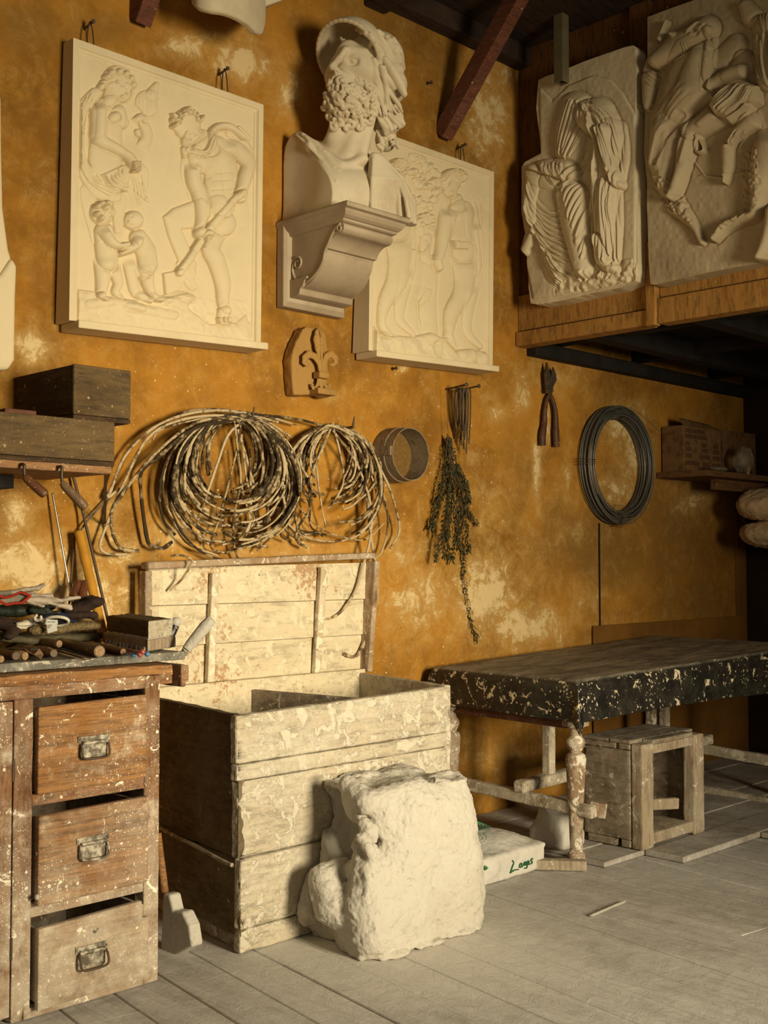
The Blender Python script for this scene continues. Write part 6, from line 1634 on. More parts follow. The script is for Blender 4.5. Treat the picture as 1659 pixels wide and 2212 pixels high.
# ------------------------------------------------------------------ table under oilcloth
TC = {'FL': Vector((3.965, 2.855, .76)), 'BL': Vector((4.0, 3.665, .762)), 'BR': Vector((5.87, 3.685, .818)), 'FR': Vector((5.86, 2.74, .815))}
def cloth():
    nu, nv = 150, 90; drop = .165; V = []; Fq = []
    fl, bl, br, fr = TC['FL'], TC['BL'], TC['BR'], TC['FR']
    def top(u, v): return (fl * (1 - u) + fr * u) * (1 - v) + (bl * (1 - u) + br * u) * v
    # arc-length style grid: margins hang
    mu, mv = 12, 12; us = []; 
    U = [(-1 + i / mu) for i in range(mu)] + [i / (nu - 1) for i in range(nu)] + [1 + (i + 1) / mu for i in range(mu)]
    W = [(-1 + i / mv) for i in range(mv)] + [i / (nv - 1) for i in range(nv)] + [1 + (i + 1) / mv for i in range(mv)]
    eu = (fr - fl).normalized(); ev = (bl - fl).normalized()
    for v in W:
        for u in U:
            du = -u if u < 0 else (u - 1 if u > 1 else 0); dv = -v if v < 0 else (v - 1 if v > 1 else 0)
            p = top(min(max(u, 0), 1), min(max(v, 0), 1))
            su = -1 if u < 0 else 1; sv = -1 if v < 0 else 1
            if du == 0 and dv == 0:
                p = p + Vector((0, 0, .003 * noise.noise(p * 5)))
            else:
                if du and dv:
                    # corner: gathered point that hangs lower
                    m = max(du, dv); dn = drop * m + .045 * min(du, dv); ou = .014 + .02 * m * du + .02 * min(du, dv); ov = .014 + .02 * m * dv + .02 * min(du, dv)
                    q = abs(du - dv)
                    p = p + eu * su * (ou + .012 * du) + ev * sv * (ov + .012 * dv) - Vector((0, 0, dn * (1 if v < .5 else .9)))
                else:
                    d = du or dv; wob = noise.noise(Vector((p.x * 6, p.y * 6, d))) * .008 * d
                    out = .012 * math.sin(min(d * 5, 1) * math.pi / 2) + .010 * d + wob
                    dr = drop * (1 + .13 * (p.x - 3.97)) * (1 - .04 * math.sin(p.x * 3)) if dv else drop * 1.0
                    dz = dr * d
                    if d < .12: dz = dr * d * .6
                    p = p + (eu * su if du else ev * sv) * out - Vector((0, 0, dz))
            V.append(p)
    n = len(U)
    for j in range(len(W) - 1):
        for i in range(n - 1): k = j * n + i; Fq.append((k, k + 1, k + 1 + n, k + n))
    g = G(); g.add(V, Fq); o = g.obj('oilcloth', M['cloth'], smooth=180)
    tag(o, 'black oilcloth flaked with white plaster, folded over the table edges', 'tablecloth')
    m = o.modifiers.new('thick', 'SOLIDIFY'); m.thickness = .003; m.offset = 1
    m = o.modifiers.new('soft', 'SMOOTH'); m.iterations = 2
cloth()
def turned_leg(base, h, parent, sc=1):
    x, y, z = base
    prof = [(.036, .06), (.034, .065), (.0285, .075), (.030, .10), (.037, .30), (.046, .45), (.049, .485), (.044, .505), (.028, .515), (.030, .525), (.041, .545), (.044, .558), (.041, .575), (.030, .588), (.026, .605), (.030, .622), (.044, .632), (.046, .64)]
    s = h / .72
    g = G(); g.lathe((x, y, z), [(r * .88 * sc, q * s * .86) for r, q in prof], 28)
    g.lathe((x, y, z), [(.028, 0), (.034, .006), (.036, .03), (.036, .052), (.031, .06)], 24)
    g.box(x - .04, x + .04, y - .04, y + .04, z + .545 * s, z + h)
    return g.obj('leg', M['leg'], parent, smooth=40, bev=.002)
def table():
    t = thing('work_table', 'long turned-leg table with crusted stretchers under the black oilcloth', 'table', (4.9, 3.25, 0))
    L = {}
    for k, (x, y, z, top) in {'FL': (4.005, 2.893, 0, .752), 'BL': (4.03, 3.60, 0.027, .755), 'FR': (5.845, 2.93, .027, .805), 'BR': (5.82, 3.62, .027, .808)}.items():
        turned_leg((x, y, z), top - z, t); L[k] = Vector((x, y, 0))
    g = G(); fl, bl, br, fr = [TC[k] - Vector((0, 0, .006)) for k in ('FL', 'BL', 'BR', 'FR')]
    dn = Vector((0, 0, -.03)); g.hexa([fl + dn, fr + dn, br + dn, bl + dn, fl, fr, br, bl]); g.obj('tabletop', M['crate'], t, bev=.004)
    g = G(); g.bar((4.0, 2.93, .617), (4.03, 3.58, .622), .022, .12); g.obj('end_apron', M['apron'], t, bev=.003)
    g = G(); g.bar((5.83, 2.95, .715), (5.815, 3.6, .715), .022, .12); g.obj('end_apron', M['apron'], t, bev=.003)
    g = G(); g.bar((4.04, 2.895, .655), (5.80, 2.94, .715), .022, .12); g.obj('long_apron', M['pale_wood'], t, bev=.003)
    g = G(); g.bar((4.06, 3.61, .66), (5.79, 3.63, .73), .022, .12); g.obj('long_apron', M['apron'], t, bev=.003)
    # low stretchers
    a = on(990, 1690, x=4.02); b = on(1240, 1748, x=3.99)
    g = G(); g.bar((4.0, 2.80, b.z), (4.03, 3.62, a.z), .042, .05); g.obj('end_stretcher', M['rail'], t, bev=.006, lump=(4, .012, .03))
    a = on(1525, 1632, x=5.0); 
    for (p0, p1, w) in (((1380, 1592), (1700, 1650), .04), ((1380, 1680), (1700, 1742), .04)):
        xx = 5.65; A = on(*p0, x=xx); B = on(*p1, x=xx); g = G(); g.bar(B, A, .04, .052); g.obj('side_stretcher', M['rail'], t, bev=.006, lump=(4, .012, .03))
    # long middle bar lying on the end stretcher
    g = G(); A = on(1112, 1702, z=.36); z = .285; A = on(1120, 1700, x=3.985); B = Vector((5.6, A.y + .02, A.z + .03)); g.bar(A, B, .06, .05); g.obj('middle_stretcher', M['rail'], t, bev=.010, lump=(4, .008, .03))
    # squared posts of the trestle behind
    for px, x in ((1185, 4.55), (1407, 5.5), (1436, 5.72)):
        p = on(px, 1600, x=x) if px > 1300 else on(px, 1600, y=3.185)
        g = G(); g.box(p.x - .022, p.x + .022, p.y - .022, p.y + .022, .295 if px < 1300 else .1, .73); g.obj('inner_post', M['rail'], t, bev=.004, lump=(4, .005, .03))
    # runner under the front leg
    g = G(); a = on(1240, 1862, z=.02); g.bar((3.985, 2.83, .02), (3.82, 3.02, .022), .05, .04); g.obj('foot_runner', M['crate_post'], t, bev=.006)
table()
# yellow-handled snips on the table
t = thing('snips', 'acid yellow handled snips lying on the oilcloth near the wall', 'snips', on(1220, 1395, z=.775))
g = G(); c = on(1213, 1396, z=.777); c2 = on(1232, 1398, z=.777)
for cc, rx in ((c, .030), (c2, .026)):
    C = [cc + Vector((C45, -C45, 0)) * rx * math.cos(a) + Vector((C45, C45, 0)) * .03 * math.sin(a) for a in np.linspace(0, 2 * math.pi, 18)]; g.tube(C, .0075, 8, cap=False)
g.tube([c + Vector((C45, -C45, 0)) * .03, c2 + Vector((C45, -C45, 0)) * .06], .008, 8); g.obj('grips', M['yellow'], t, smooth=60)
g = G(); A = c2 + Vector((C45, -C45, 0)) * .05; g.bar(A, A + Vector((.08, -.05, 0)), .02, .003); g.obj('blade', M['iron'], t, bev=.001)

# ------------------------------------------------------------------ crate stool
def stool():
    x0, x1, y0, y1, z0, z1 = 4.315, 4.82, 2.775, 3.075, .0275, .470
    t = thing('crate_stool', 'dusty wooden crate stool with two thick front posts, under the table', 'stool', ((x0 + x1) / 2, (y0 + y1) / 2, z0))
    w = .088; k = .058
    for xa in (x0, x1 - w):
        g = G(); g.box(xa, xa + w, y0, y0 + k, z0, z1); g.obj('post', M['crate_post'], t, bev=.007, seg=2, lump=(4, .007, .04))
    g = G(); zz = [y0 + k + .002, y0 + .165, y1]
    g.box(x0 - .002, x0 + .02, y0 + k + .003, y1, z0 + .035, z1 - .03); g.box(x0 - .002, x0 + .02, y0 + k + .003, y0 + k + .06, z1 - .028, z1 - .004); g.box(x0 - .002, x0 + .02, y0 + k + .075, y1, z1 - .028, z1 - .004); g.box(x0 - .002, x0 + .02, y0 + k + .003, y0 + k + .05, z0 + .002, z0 + .033); g.box(x0 - .002, x0 + .02, y0 + k + .07, y1 - .02, z0 + .002, z0 + .033)
    g.obj('left_side', M['crate'], t, bev=.004, lump=(4, .006, .04))
    g = G(); g.box(x1 - .02, x1, y0 + k + .002, y1, z0, z1 - .02); g.obj('right_side', M['crate'], t, bev=.004, lump=(4, .005, .04))
    g = G(); g.box(x0 - .003, x1 + .003, y0 + k + .001, y0 + .165, z1 - .003, z1 + .013); g.box(x0 - .003, x1 + .003, y0 + .168, y1 + .01, z1 - .003, z1 + .012); g.box(x0 + w, x1 - w + .001, y0 + .004, y0 + k, z1 - .008, z1 + .012)
    g.obj('top_boards', M['crate'], t, bev=.004, lump=(4, .004, .04))
    g = G(); g.box(x0 + w, x1 - w, y0 + .006, y0 + .028, z1 - .048, z1 - .009); g.obj('front_rail', M['crate_post'], t, bev=.005)
    g = G(); g.box(x0 + w - .01, x1 - w + .01, y0 + .01, y1 - .02, z0 + .012, z0 + .058); g.obj('bottom_board', M['crate_post'], t, bev=.005, lump=(4, .006, .04))
    g = G(); g.bar((x0 + .12, y1 - .10, z0 + .145), (x1 - w - .01, y1 - .22, z0 + .13), .03, .05); g.obj('inner_rail', M['crate_post'], t, bev=.006, lump=(4, .005, .03))
    g = G(); g.box(x1 + .001, x1 + .02, y0 + .10, y0 + .15, z1 - .05, z1 - .02); g.obj('peg', M['crate_post'], t, bev=.005)
stool()
g = G(); a = on(1283, 1720, x=4.02); g.bar((4.05, 2.86, .235), (4.085, 2.80, .225), .03, .06); o = g.obj('wood_offcut', M['leg'], bev=.005); tag(o, 'small wooden tenon end projecting right of the front table leg', 'wood piece')

# ------------------------------------------------------------------ paper sack lettered in green
def bag():
    x0, x1, y0, y1 = 3.50, 3.895, 2.965, 3.36
    t = thing('paper_sack', 'white paper sack with green lettering on the floor by the table leg', 'sack', ((x0 + x1) / 2, (y0 + y1) / 2, 0))
    V = Vol((x0 - .06, y0 - .05, -.01), (x1 + .03, y1 + .05, .17), .0042)
    V.box(((x0 + x1) / 2, (y0 + y1) / 2, .050), ((x1 - x0) / 2, (y1 - y0) / 2, .052), rnd=.016, k=0)
    V.ell((3.72, 3.16, .09), (.19, .17, .062), k=.03); V.cap((3.56, y0 + .03, .055), (3.54, y0 + .15, .06), .045, .045, k=.02)
    V.cap((x0 + .0, y0 + .05, .05), (x0 - .01, y1 - .05, .05), .045, .045, k=.01)
    V.cap((x1 - .004, y0 + .01, .095), (x1 - .004, y1 - .03, .10), .010, .010, k=.01)
    V.plane((0, 0, .001), (0, 0, -1))
    V.cap((3.585, y0 - .01, .03), (3.588, y0 + .02, .10), .004, .004, k=.002, op='s')
    o = V.obj('sack_body', M['paper'], t, lump=[(.012, .10), (.006, .03)])
    kb = V
    def on_face(px, py, push=.0035):
        p = vhit(kb, px, py, 4.2, 5.2, push); return Vector(p) if p is not None else on(px, py, y=y0 - .003)
    # written word, brush strokes
    Z = lambda X, Y: (960 + X / 4.608, 1540 + Y / 4.608)
    strokes = {'L': [(672, 1468), (688, 1490), (676, 1530), (664, 1580), (658, 1592), (700, 1565), (740, 1558)], 'a': [(772, 1500), (752, 1506), (744, 1530), (760, 1536), (774, 1510), (772, 1530), (782, 1526)],
               'g': [(818, 1484), (798, 1490), (792, 1510), (806, 1514), (820, 1490), (826, 1520), (818, 1545), (796, 1545)], 'e': [(822, 1500), (840, 1492), (842, 1476), (828, 1478), (824, 1500), (836, 1510), (848, 1502)], 's': [(878, 1452), (862, 1462), (866, 1476), (876, 1484), (868, 1500), (854, 1504)]}
    for k, S in strokes.items():
        g = G(); C = catmull([on_face(*Z(a, b)) for a, b in S], 4); g.tube(C, [.0030 * (1.25 - .5 * i / len(C)) for i in range(len(C))], 6); g.obj('painted_letter', M['ink'], t, smooth=60)
    g = G(); c = Z(405, 1560)
    for a in (-2.6, -2.1, -1.57, -1.0, -.5): g.tube([on_face(*c, .004), on_face(c[0] + 8 * math.cos(a), c[1] + 9 * math.sin(a), .004)], [.004, .0012], 5)
    g.obj('leaf_mark', M['print'], t)
    # printed seal and green band on top
    g = G()
    for r in (20, 29):
        C = [on_face(1024 + r * .95 * math.cos(a), 1810 + r * .42 * math.sin(a) * 1.1, .003) for a in np.linspace(-1.9, 1.5, 20)]; g.tube(C, .0009, 5)
    C = [on_face(*q_, .003) for q_ in ((1024, 1806), (1030, 1803), (1036, 1812), (1024, 1815))]; g.tube(C, .0009, 5)
    g.obj('printed_seal', M['greyprint'], t)
    g = G(); P = [on_face(a, b, .004) for a, b in ((1018, 1776), (1030, 1774), (1052, 1783), (1062, 1788), (1040, 1790), (1020, 1796))]; g.prism(P, (0, 0, .002)); g.obj('green_band', M['print'], t)
    g = G()
    for a, b in (((1025, 1781), (1021, 1788)), ((1021, 1788), (1032, 1786)), ((1036, 1781), (1045, 1787)), ((1045, 1787), (1043, 1782)), ((1043, 1782), (1052, 1785))): g.tube([on_face(*a, .0075), on_face(*b, .0075)], .0014, 5)
    g.obj('band_lettering', M['paper'], t)
bag()
# more sacks lying in the shadow behind
V = Vol((3.5, 3.2, -.01), (4.0, 3.74, .32), .006); V.box((3.74, 3.55, .11), (.20, .14, .10), rnd=.05, k=0); V.ell((3.74, 3.55, .16), (.18, .12, .09), k=.04); V.plane((0, 0, .001), (0, 0, -1))
o = V.obj('paper_sack', M['paper'], lump=[(.02, .1)]); tag(o, 'dusty sack with faint red print behind the lettered one, below the stretcher', 'sack')
V = Vol((4.0, 2.9, .02), (4.30, 3.3, .34), .006); V.ell((4.15, 3.10, .12), (.075, .10, .11), k=.02); V.box((4.15, 3.10, .07), (.08, .10, .045), rnd=.03, k=.03); V.plane((0, 0, .0285), (0, 0, -1))
o = V.obj('woven_sack', M['paper'], lump=[(.02, .07)]); tag(o, 'pale woven sack in shadow between table leg and crate stool', 'sack')
g = G(); C = [on(a, b, z=.006) for a, b in ((1276, 1978), (1300, 1968), (1325, 1957), (1350, 1947))]; g.tube(catmull(C, 5), [.006] + [.008] * 14 + [.005], 8, flat=.5); o = g.obj('plaster_sliver', M['rough_plaster'], smooth=60); tag(o, 'thin curved plaster sliver lying alone on the floorboards', 'sliver')
# ------------------------------------------------------------------ plaster crusted rods on two spikes
def tubemesh(C, r, n=7, crust=.35, seed=0):
    g = G(); rs = [r * (1 + crust * noise.noise(Vector((i * .55, seed * 7.1, 0)))) for i in range(len(C))]
    g.tube(C, rs, n); return g
def rod(pix, r, k, label, group, seed, yo=0.0):
    """pix: (px,py,distance from the wall)"""
    C = catmull([on(a, b, y=WY - max(d, r + .002) - yo) for a, b, d in pix], 5)
    o = tubemesh(C, r, 7, .45, seed).obj('armature_rod', M['rod'][k], smooth=80)
    tag(o, label, 'rod', group)
def spike(px, py, label):
    p = on(px, py, y=WY); t = thing('iron_spike', label, 'spike', p)
    g = G(); g.tube([(p.x, WY + .05, p.z), (p.x, WY - .13, p.z + .005)], [.007, .006], 8); g.tube([(p.x, WY - .125, p.z + .004), (p.x, WY - .135, p.z + .05)], [.006, .002], 8); g.obj('spike_rod', M['iron'], t, smooth=50)
spike(503, 912, 'bent iron spike carrying the left bundle of rods'); spike(719, 930, 'bent iron spike carrying the right bundle of rods')
def arc_rod(cx, top, R, a1, a2, d0, d1, ell=1.0, hook=None, shrink=.25, jit=6, rnd=random):
    """rod bent over a spike at (cx, top): left end sweeps a1 degrees, right end a2 degrees round a loop of radius R"""
    P = []; n = 22; cy = top + R * ell
    ph = rnd.uniform(0, 6); 
    for i in range(n + 1):
        t = i / n; a = -a1 + (a1 + a2) * t; rad = math.radians(a)
        out = abs(a) / 180
        rr = R * (1 - shrink * max(0, out - .55)) ; 
        x = cx + rr * math.sin(rad) + jit * math.sin(ph + t * 7) * out; y = cy - rr * ell * math.cos(rad) + jit * math.cos(ph * 2 + t * 5) * out
        d = d0 + (d1 - d0) * t + .02 * math.sin(math.pi * min(1, out)) 
        P.append((x, y, d))
    if hook: P = [hook] + P
    return P
rnd = random.Random(21)
lab1 = 'plaster-crusted rod bent over the left wall spike, one of its tangled loop'; lab2 = 'plaster-crusted rod bent over the right wall spike, one of its tangled loop'
g1 = 'rods looped over the left spike'; g2 = 'rods looped over the right spike'
for i in range(46):
    R = rnd.choice((rnd.uniform(48, 100), rnd.uniform(85, 142), rnd.uniform(100, 142))); a1 = rnd.choice((rnd.uniform(60, 120), rnd.uniform(100, 190))); a2 = rnd.uniform(90, 200)
    cx = 503 + rnd.uniform(-7, 7)
    P = arc_rod(cx, rnd.uniform(896, 910), R, a1, a2, rnd.uniform(.03, .125), rnd.uniform(.02, .14), rnd.uniform(.98, 1.12) + max(0, 100 - R) * .008, shrink=rnd.uniform(.0, .65), jit=rnd.uniform(3, 15), rnd=rnd)
    rod(P, rnd.choice((.004, .005, .0062, .0072)), rnd.choice((0, 0, 1, 2)), lab1, g1, i)
for i in range(30):
    R = rnd.uniform(40, 112); a1 = rnd.uniform(60, 150); a2 = rnd.uniform(95, 185); cx = 719 + rnd.uniform(-6, 6)
    P = arc_rod(cx, rnd.uniform(916, 929), R, a1, a2, rnd.uniform(.02, .11), rnd.uniform(.02, .12), rnd.uniform(1.0, 1.2) + max(0, 80 - R) * .010, shrink=rnd.uniform(.1, .5), jit=rnd.uniform(3, 12), rnd=rnd)
    rod(P, rnd.choice((.004, .005, .006)), rnd.choice((0, 0, 1, 2)), lab2, g2, 60 + i)
# individually recognisable sweepers
S = [
 ([(600, 912, .05), (503, 888, .09), (410, 893, .10), (330, 925, .08), (270, 985, .06), (243, 1050, .05), (232, 1075, .05), (258, 1055, .05)], .0058, 1, 'rod sweeping highest and furthest left from the left spike, short turned-up tip'),
 ([(600, 935, .05), (503, 900, .12), (400, 905, .11), (320, 945, .09), (265, 1050, .07), (228, 1140, .05), (216, 1180, .05), (232, 1196, .05), (272, 1198, .05)], .0056, 1, 'pale rod ending in a flat hook, lowest at the far left'),
 ([(570, 930, .05), (500, 905, .13), (420, 915, .12), (330, 985, .1), (262, 1070, .08), (240, 1110, .06), (245, 1155, .05), (262, 1185, .05), (300, 1190, .05)], .0065, 0, 'thick rod ending in a hook beside the far left hook'),
 ([(503, 908, .13), (420, 925, .13), (345, 985, .10), (307, 1018, .07), (305, 1070, .06), (318, 1165, .05), (332, 1180, .06), (352, 1184, .07), (372, 1170, .08)], .0072, 2, 'dark thick rod dropping straight to an upturned hook left of the lid'),
 ([(503, 905, .12), (430, 920, .12), (365, 985, .10), (345, 1060, .08), (352, 1120, .06), (378, 1155, .05)], .0052, 2, 'dark rod ending in a short tail right of the upturned hook'),
 ([(719, 925, .07), (640, 905, .06), (560, 896, .08), (470, 884, .09), (400, 890, .08), (340, 920, .06)], .0050, 2, 'rod lying across both spikes along the top of the bundles'),
 ([(640, 918, .04), (560, 895, .07), (503, 893, .10), (440, 925, .11), (380, 1010, .09), (370, 1100, .07), (400, 1170, .05), (470, 1200, .05)], .0040, 1, 'thin rod circling low under the left bundle'),
 ([(480, 905, .1), (503, 900, .12), (512, 960, .12), (520, 1040, .1), (506, 1110, .08), (505, 1170, .06), (520, 1215, .05), (560, 1243, .075)], .0048, 0, 'rod hanging down through the left loop and over the lid rail'),
 ([(630, 945, .04), (560, 905, .08), (500, 930, .12), (470, 1000, .11), (440, 1090, .08), (428, 1130, .06), (450, 1175, .05)], .0058, 1, 'pale straight-legged rod crossing the middle of the left loop'),
 ([(330, 950, .07), (345, 930, .08), (400, 912, .10), (503, 896, .12), (580, 920, .11), (640, 1000, .09), (640, 1080, .08), (600, 1130, .07), (520, 1140, .06), (440, 1110, .06), (395, 1050, .06)], .0040, 0, 'thin long rod making the full outer ring of the left bundle'),
 ([(680, 935, .07), (719, 920, .11), (790, 965, .10), (835, 1040, .09), (858, 1110, .07), (862, 1150, .06), (843, 1185, .05)], .0056, 1, 'outermost right rod with a pale tip, ending right of the lid'),
 ([(680, 940, .07), (719, 925, .11), (780, 980, .10), (825, 1060, .09), (838, 1130, .07), (825, 1190, .05), (805, 1210, .05)], .0046, 0, 'second outermost right rod curling back to the lid corner'),
 ([(690, 935, .06), (719, 918, .10), (770, 960, .10), (812, 1060, .08), (806, 1130, .07), (740, 1168, .06), (660, 1160, .06), (612, 1120, .06), (600, 1095, .06)], .0040, 1, 'thin rod circling low under the right bundle'),
 ([(719, 930, .11), (770, 1000, .11), (800, 1090, .10), (800, 1160, .10), (786, 1215, .10), (770, 1270, .10), (742, 1315, .09), (718, 1334, .085), (696, 1338, .085)], .0058, 1, 'long rod crossing the lid and hooking left near the right batten'),
 ([(760, 960, .08), (790, 1060, .09), (800, 1150, .10), (812, 1230, .10), (813, 1300, .10), (795, 1370, .10), (775, 1410, .09), (762, 1419, .09), (742, 1412, .09)], .0072, 1, 'thickest long rod running down the right edge of the lid to a hook'),
 ([(719, 915, .1), (700, 960, .11), (672, 1030, .10), (676, 1060, .09), (700, 1068, .08)], .0052, 1, 'short rod with a blunt tip inside the right loop'),
 ([(719, 920, .11), (735, 980, .11), (742, 1040, .10), (720, 1085, .08), (706, 1098, .07)], .0048, 1, 'short pale rod ending at the centre of the right loop'),
 ([(640, 1090, .05), (690, 1140, .06), (740, 1160, .06), (790, 1165, .05), (830, 1130, .05)], .0030, 1, 'very thin wire-like rod crossing beneath the right loop'),
 ([(490, 1195, .05), (462, 1188, .05), (455, 1170, .05), (470, 1130, .06), (500, 1020, .10), (520, 925, .12), (503, 905, .12)], .0042, 0, 'thin rod with a small curl touching the lid rail'),
]
for i, (P, r, k, l) in enumerate(S): rod(P, r, k, l, None, 200 + i)
# loose tails at the bottom of the bundles
for i in range(16):
    x = rnd.uniform(520, 690); y = rnd.uniform(1080, 1130); P = [(x + rnd.uniform(-30, 40), y - rnd.uniform(130, 170), .07), (x + rnd.uniform(-6, 6), y - 60, .08), (x + rnd.uniform(-15, 15), y, .07), (x + rnd.uniform(-30, 30), y + 40, .06), (x + rnd.uniform(-60, 50), y + rnd.uniform(50, 80), .055)]
    rod(P, rnd.choice((.0038, .0046, .0056)), rnd.choice((0, 1, 1, 2)), 'plaster-crusted rod with a loose end hanging where the two bundles meet', 'loose rod ends between the bundles', 300 + i)

# ------------------------------------------------------------------ sieve
def sieve():
    c = on(888, 981, y=WY - .125); R = .119
    t = thing('flour_sieve', 'round bent-wood sieve hanging on the wall right of the rod bundles', 'sieve', (c.x, WY, c.z - R))
    def ringmesh(R0, R1, y0, y1):
        g = G(); n = 64; V = []
        for i in range(n):
            a = 2 * math.pi * i / n
            for r_, y_ in ((R0, y0), (R1, y0), (R1, y1), (R0, y1)): V.append((c.x + r_ * math.cos(a), y_, c.z + r_ * math.sin(a)))
        F_ = [(i * 4 + k, ((i + 1) % n) * 4 + k, ((i + 1) % n) * 4 + (k + 1) % 4, i * 4 + (k + 1) % 4) for i in range(n) for k in range(4)]
        return g.add(V, F_)
    ringmesh(R - .005, R, WY - .125, WY - .012).obj('rim', M['sieve'], t, smooth=40, bev=.001)
    ringmesh(R - .001, R + .005, WY - .075, WY - .004).obj('outer_band', M['sieve'], t, smooth=40, bev=.001)
    g = G(); g.lathe((c.x, WY - .016, c.z), [(R - .004, 0), (R - .004, .002)], 48, axis=(0, 1, 0)); g.obj('mesh', M['mesh'], t)
    g = G(); a0 = math.radians(185); g.box(c.x - R - .008, c.x - R + .004, WY - .12, WY - .01, c.z - .012, c.z + .03); g.obj('lap_joint', M['sieve'], t, bev=.002)
sieve()
# ------------------------------------------------------------------ big nails with hanging irons
def nail(a, b, label, r=.0045):
    A = on(*a, y=WY); B = on(*b, y=WY - .14) if True else None
    t = thing('long_nail', label, 'nail', A); g = G(); g.tube([A + Vector((0, .04, 0)), B], r, 8); d = (B - A).normalized(); g.lathe(B, [(.010, 0), (.010, .004), (.006, .006)], 12, axis=d); g.obj('shank', M['iron'], t, smooth=50)
nail((964, 842), (1007, 831), 'long nail pointing right, holding the dried herbs and iron pins'); nail((985, 845), (1034, 834), 'second long nail, further right, behind the iron pins', .004)
for i, (x, y1_, w) in enumerate(((987, 940, 6), (993, 955, 7), (1000, 970, 6), (1006, 980, 7), (1012, 960, 6), (997, 930, 5), (1003, 950, 5))):
    P = [(x - w * .4, y1_ - 8, .03), (x - w + 1, 900, .05), (x - w * .6, 848, .07), (x, 839, .075), (x + w * .7, 848, .07), (x + w - 2, 905, .05), (x + 1, y1_, .035)]
    g = tubemesh(catmull([on(a, b, y=WY - d - .008 * i) for a, b, d in P], 5), .0034, 7, .2, i); o = g.obj('iron_pin', M['iron'], smooth=60); tag(o, 'rusty hairpin-shaped iron hanging on the two long nails', 'iron pin', 'iron pins on the nails')
g = G(); C = [on(a, b, y=WY - .05) for a, b in ((965, 840), (966, 900), (968, 940))]; g.tube(C, .0009, 5)
C = [on(a, b, y=WY - .05) for a, b in ((972, 842), (974, 900), (984, 940), (992, 1000), (1001, 1012), (1003, 1003))]; g.tube(catmull(C, 3), .0008, 5)
o = g.obj('string', M['stem']); tag(o, 'thin string tying the dried herbs to the nail', 'string')
# ------------------------------------------------------------------ dried herb bunch
def herbs():
    t = thing('dried_herbs', 'dried rosemary-like bunch hanging upside down on the wall, one stem trailing low', 'dried herbs', on(985, 1200, y=WY - .05))
    gs = G(); gl = G(); r = random.Random(4)
    stems = [[(966, 938), (972, 970), (965, 1040), (945, 1100), (932, 1150)], [(968, 940), (975, 1000), (970, 1080), (950, 1160), (940, 1208)], [(968, 940), (978, 1010), (975, 1100), (968, 1180), (975, 1208)], [(967, 938), (985, 1000), (992, 1100), (990, 1160), (1000, 1200), (1003, 1260), (1012, 1310), (1020, 1350), (1030, 1380)],
             [(968, 940), (990, 1010), (1010, 1060), (1010, 1100), (1028, 1130)], [(966, 940), (985, 1020), (1005, 1090), (1008, 1150), (1012, 1190)], [(967, 940), (960, 1010), (948, 1060), (945, 1085)], [(967, 940), (972, 1040), (960, 1120), (956, 1200)], [(968, 945), (995, 1040), (1000, 1110), (985, 1180)],
             [(968, 940), (980, 1060), (985, 1130), (980, 1200)], [(970, 945), (985, 1000), (1005, 1040), (1012, 1080)], [(967, 950), (965, 1030), (938, 1110), (930, 1140)], [(968, 945), (976, 1060), (968, 1140), (962, 1165)]]
    for si, S_ in enumerate(stems):
        d = .02 + r.random() * .05
        C = catmull([on(a, b, y=WY - (.045 if j == 0 else d)) for j, (a, b) in enumerate(S_)], 8)
        gs.tube(C, [.0022 * (1 - .5 * i / len(C)) for i in range(len(C))], 5)
        for i, p in enumerate(C[1:], 1):
            f = i / len(C)
            if p.z > on(970, 1000, y=WY).z and si % 3: continue
            dirn = (C[i] - C[i - 1]).normalized()
            for q in range(4 if si != 3 or f < .6 else 2):
                an = r.uniform(0, 6.28); o_ = dirn.orthogonal(); o_.rotate(Matrix.Rotation(an, 3, dirn)); L = r.uniform(.018, .034); w = .0032
                e = p + dirn * L * .85 + o_ * L * .42; s = dirn.cross(o_) * w; m = p + (e - p) * .5 + o_ * .003
                if e.y > WY - .004: continue
                gl.add([p, m + s, e, m - s, m + o_ * .002], [(0, 1, 4), (1, 2, 4), (2, 3, 4), (3, 0, 4)])
    gs.obj('stems', M['stem'], t, smooth=60); gl.obj('leaves', M['leaf'], t)
herbs()
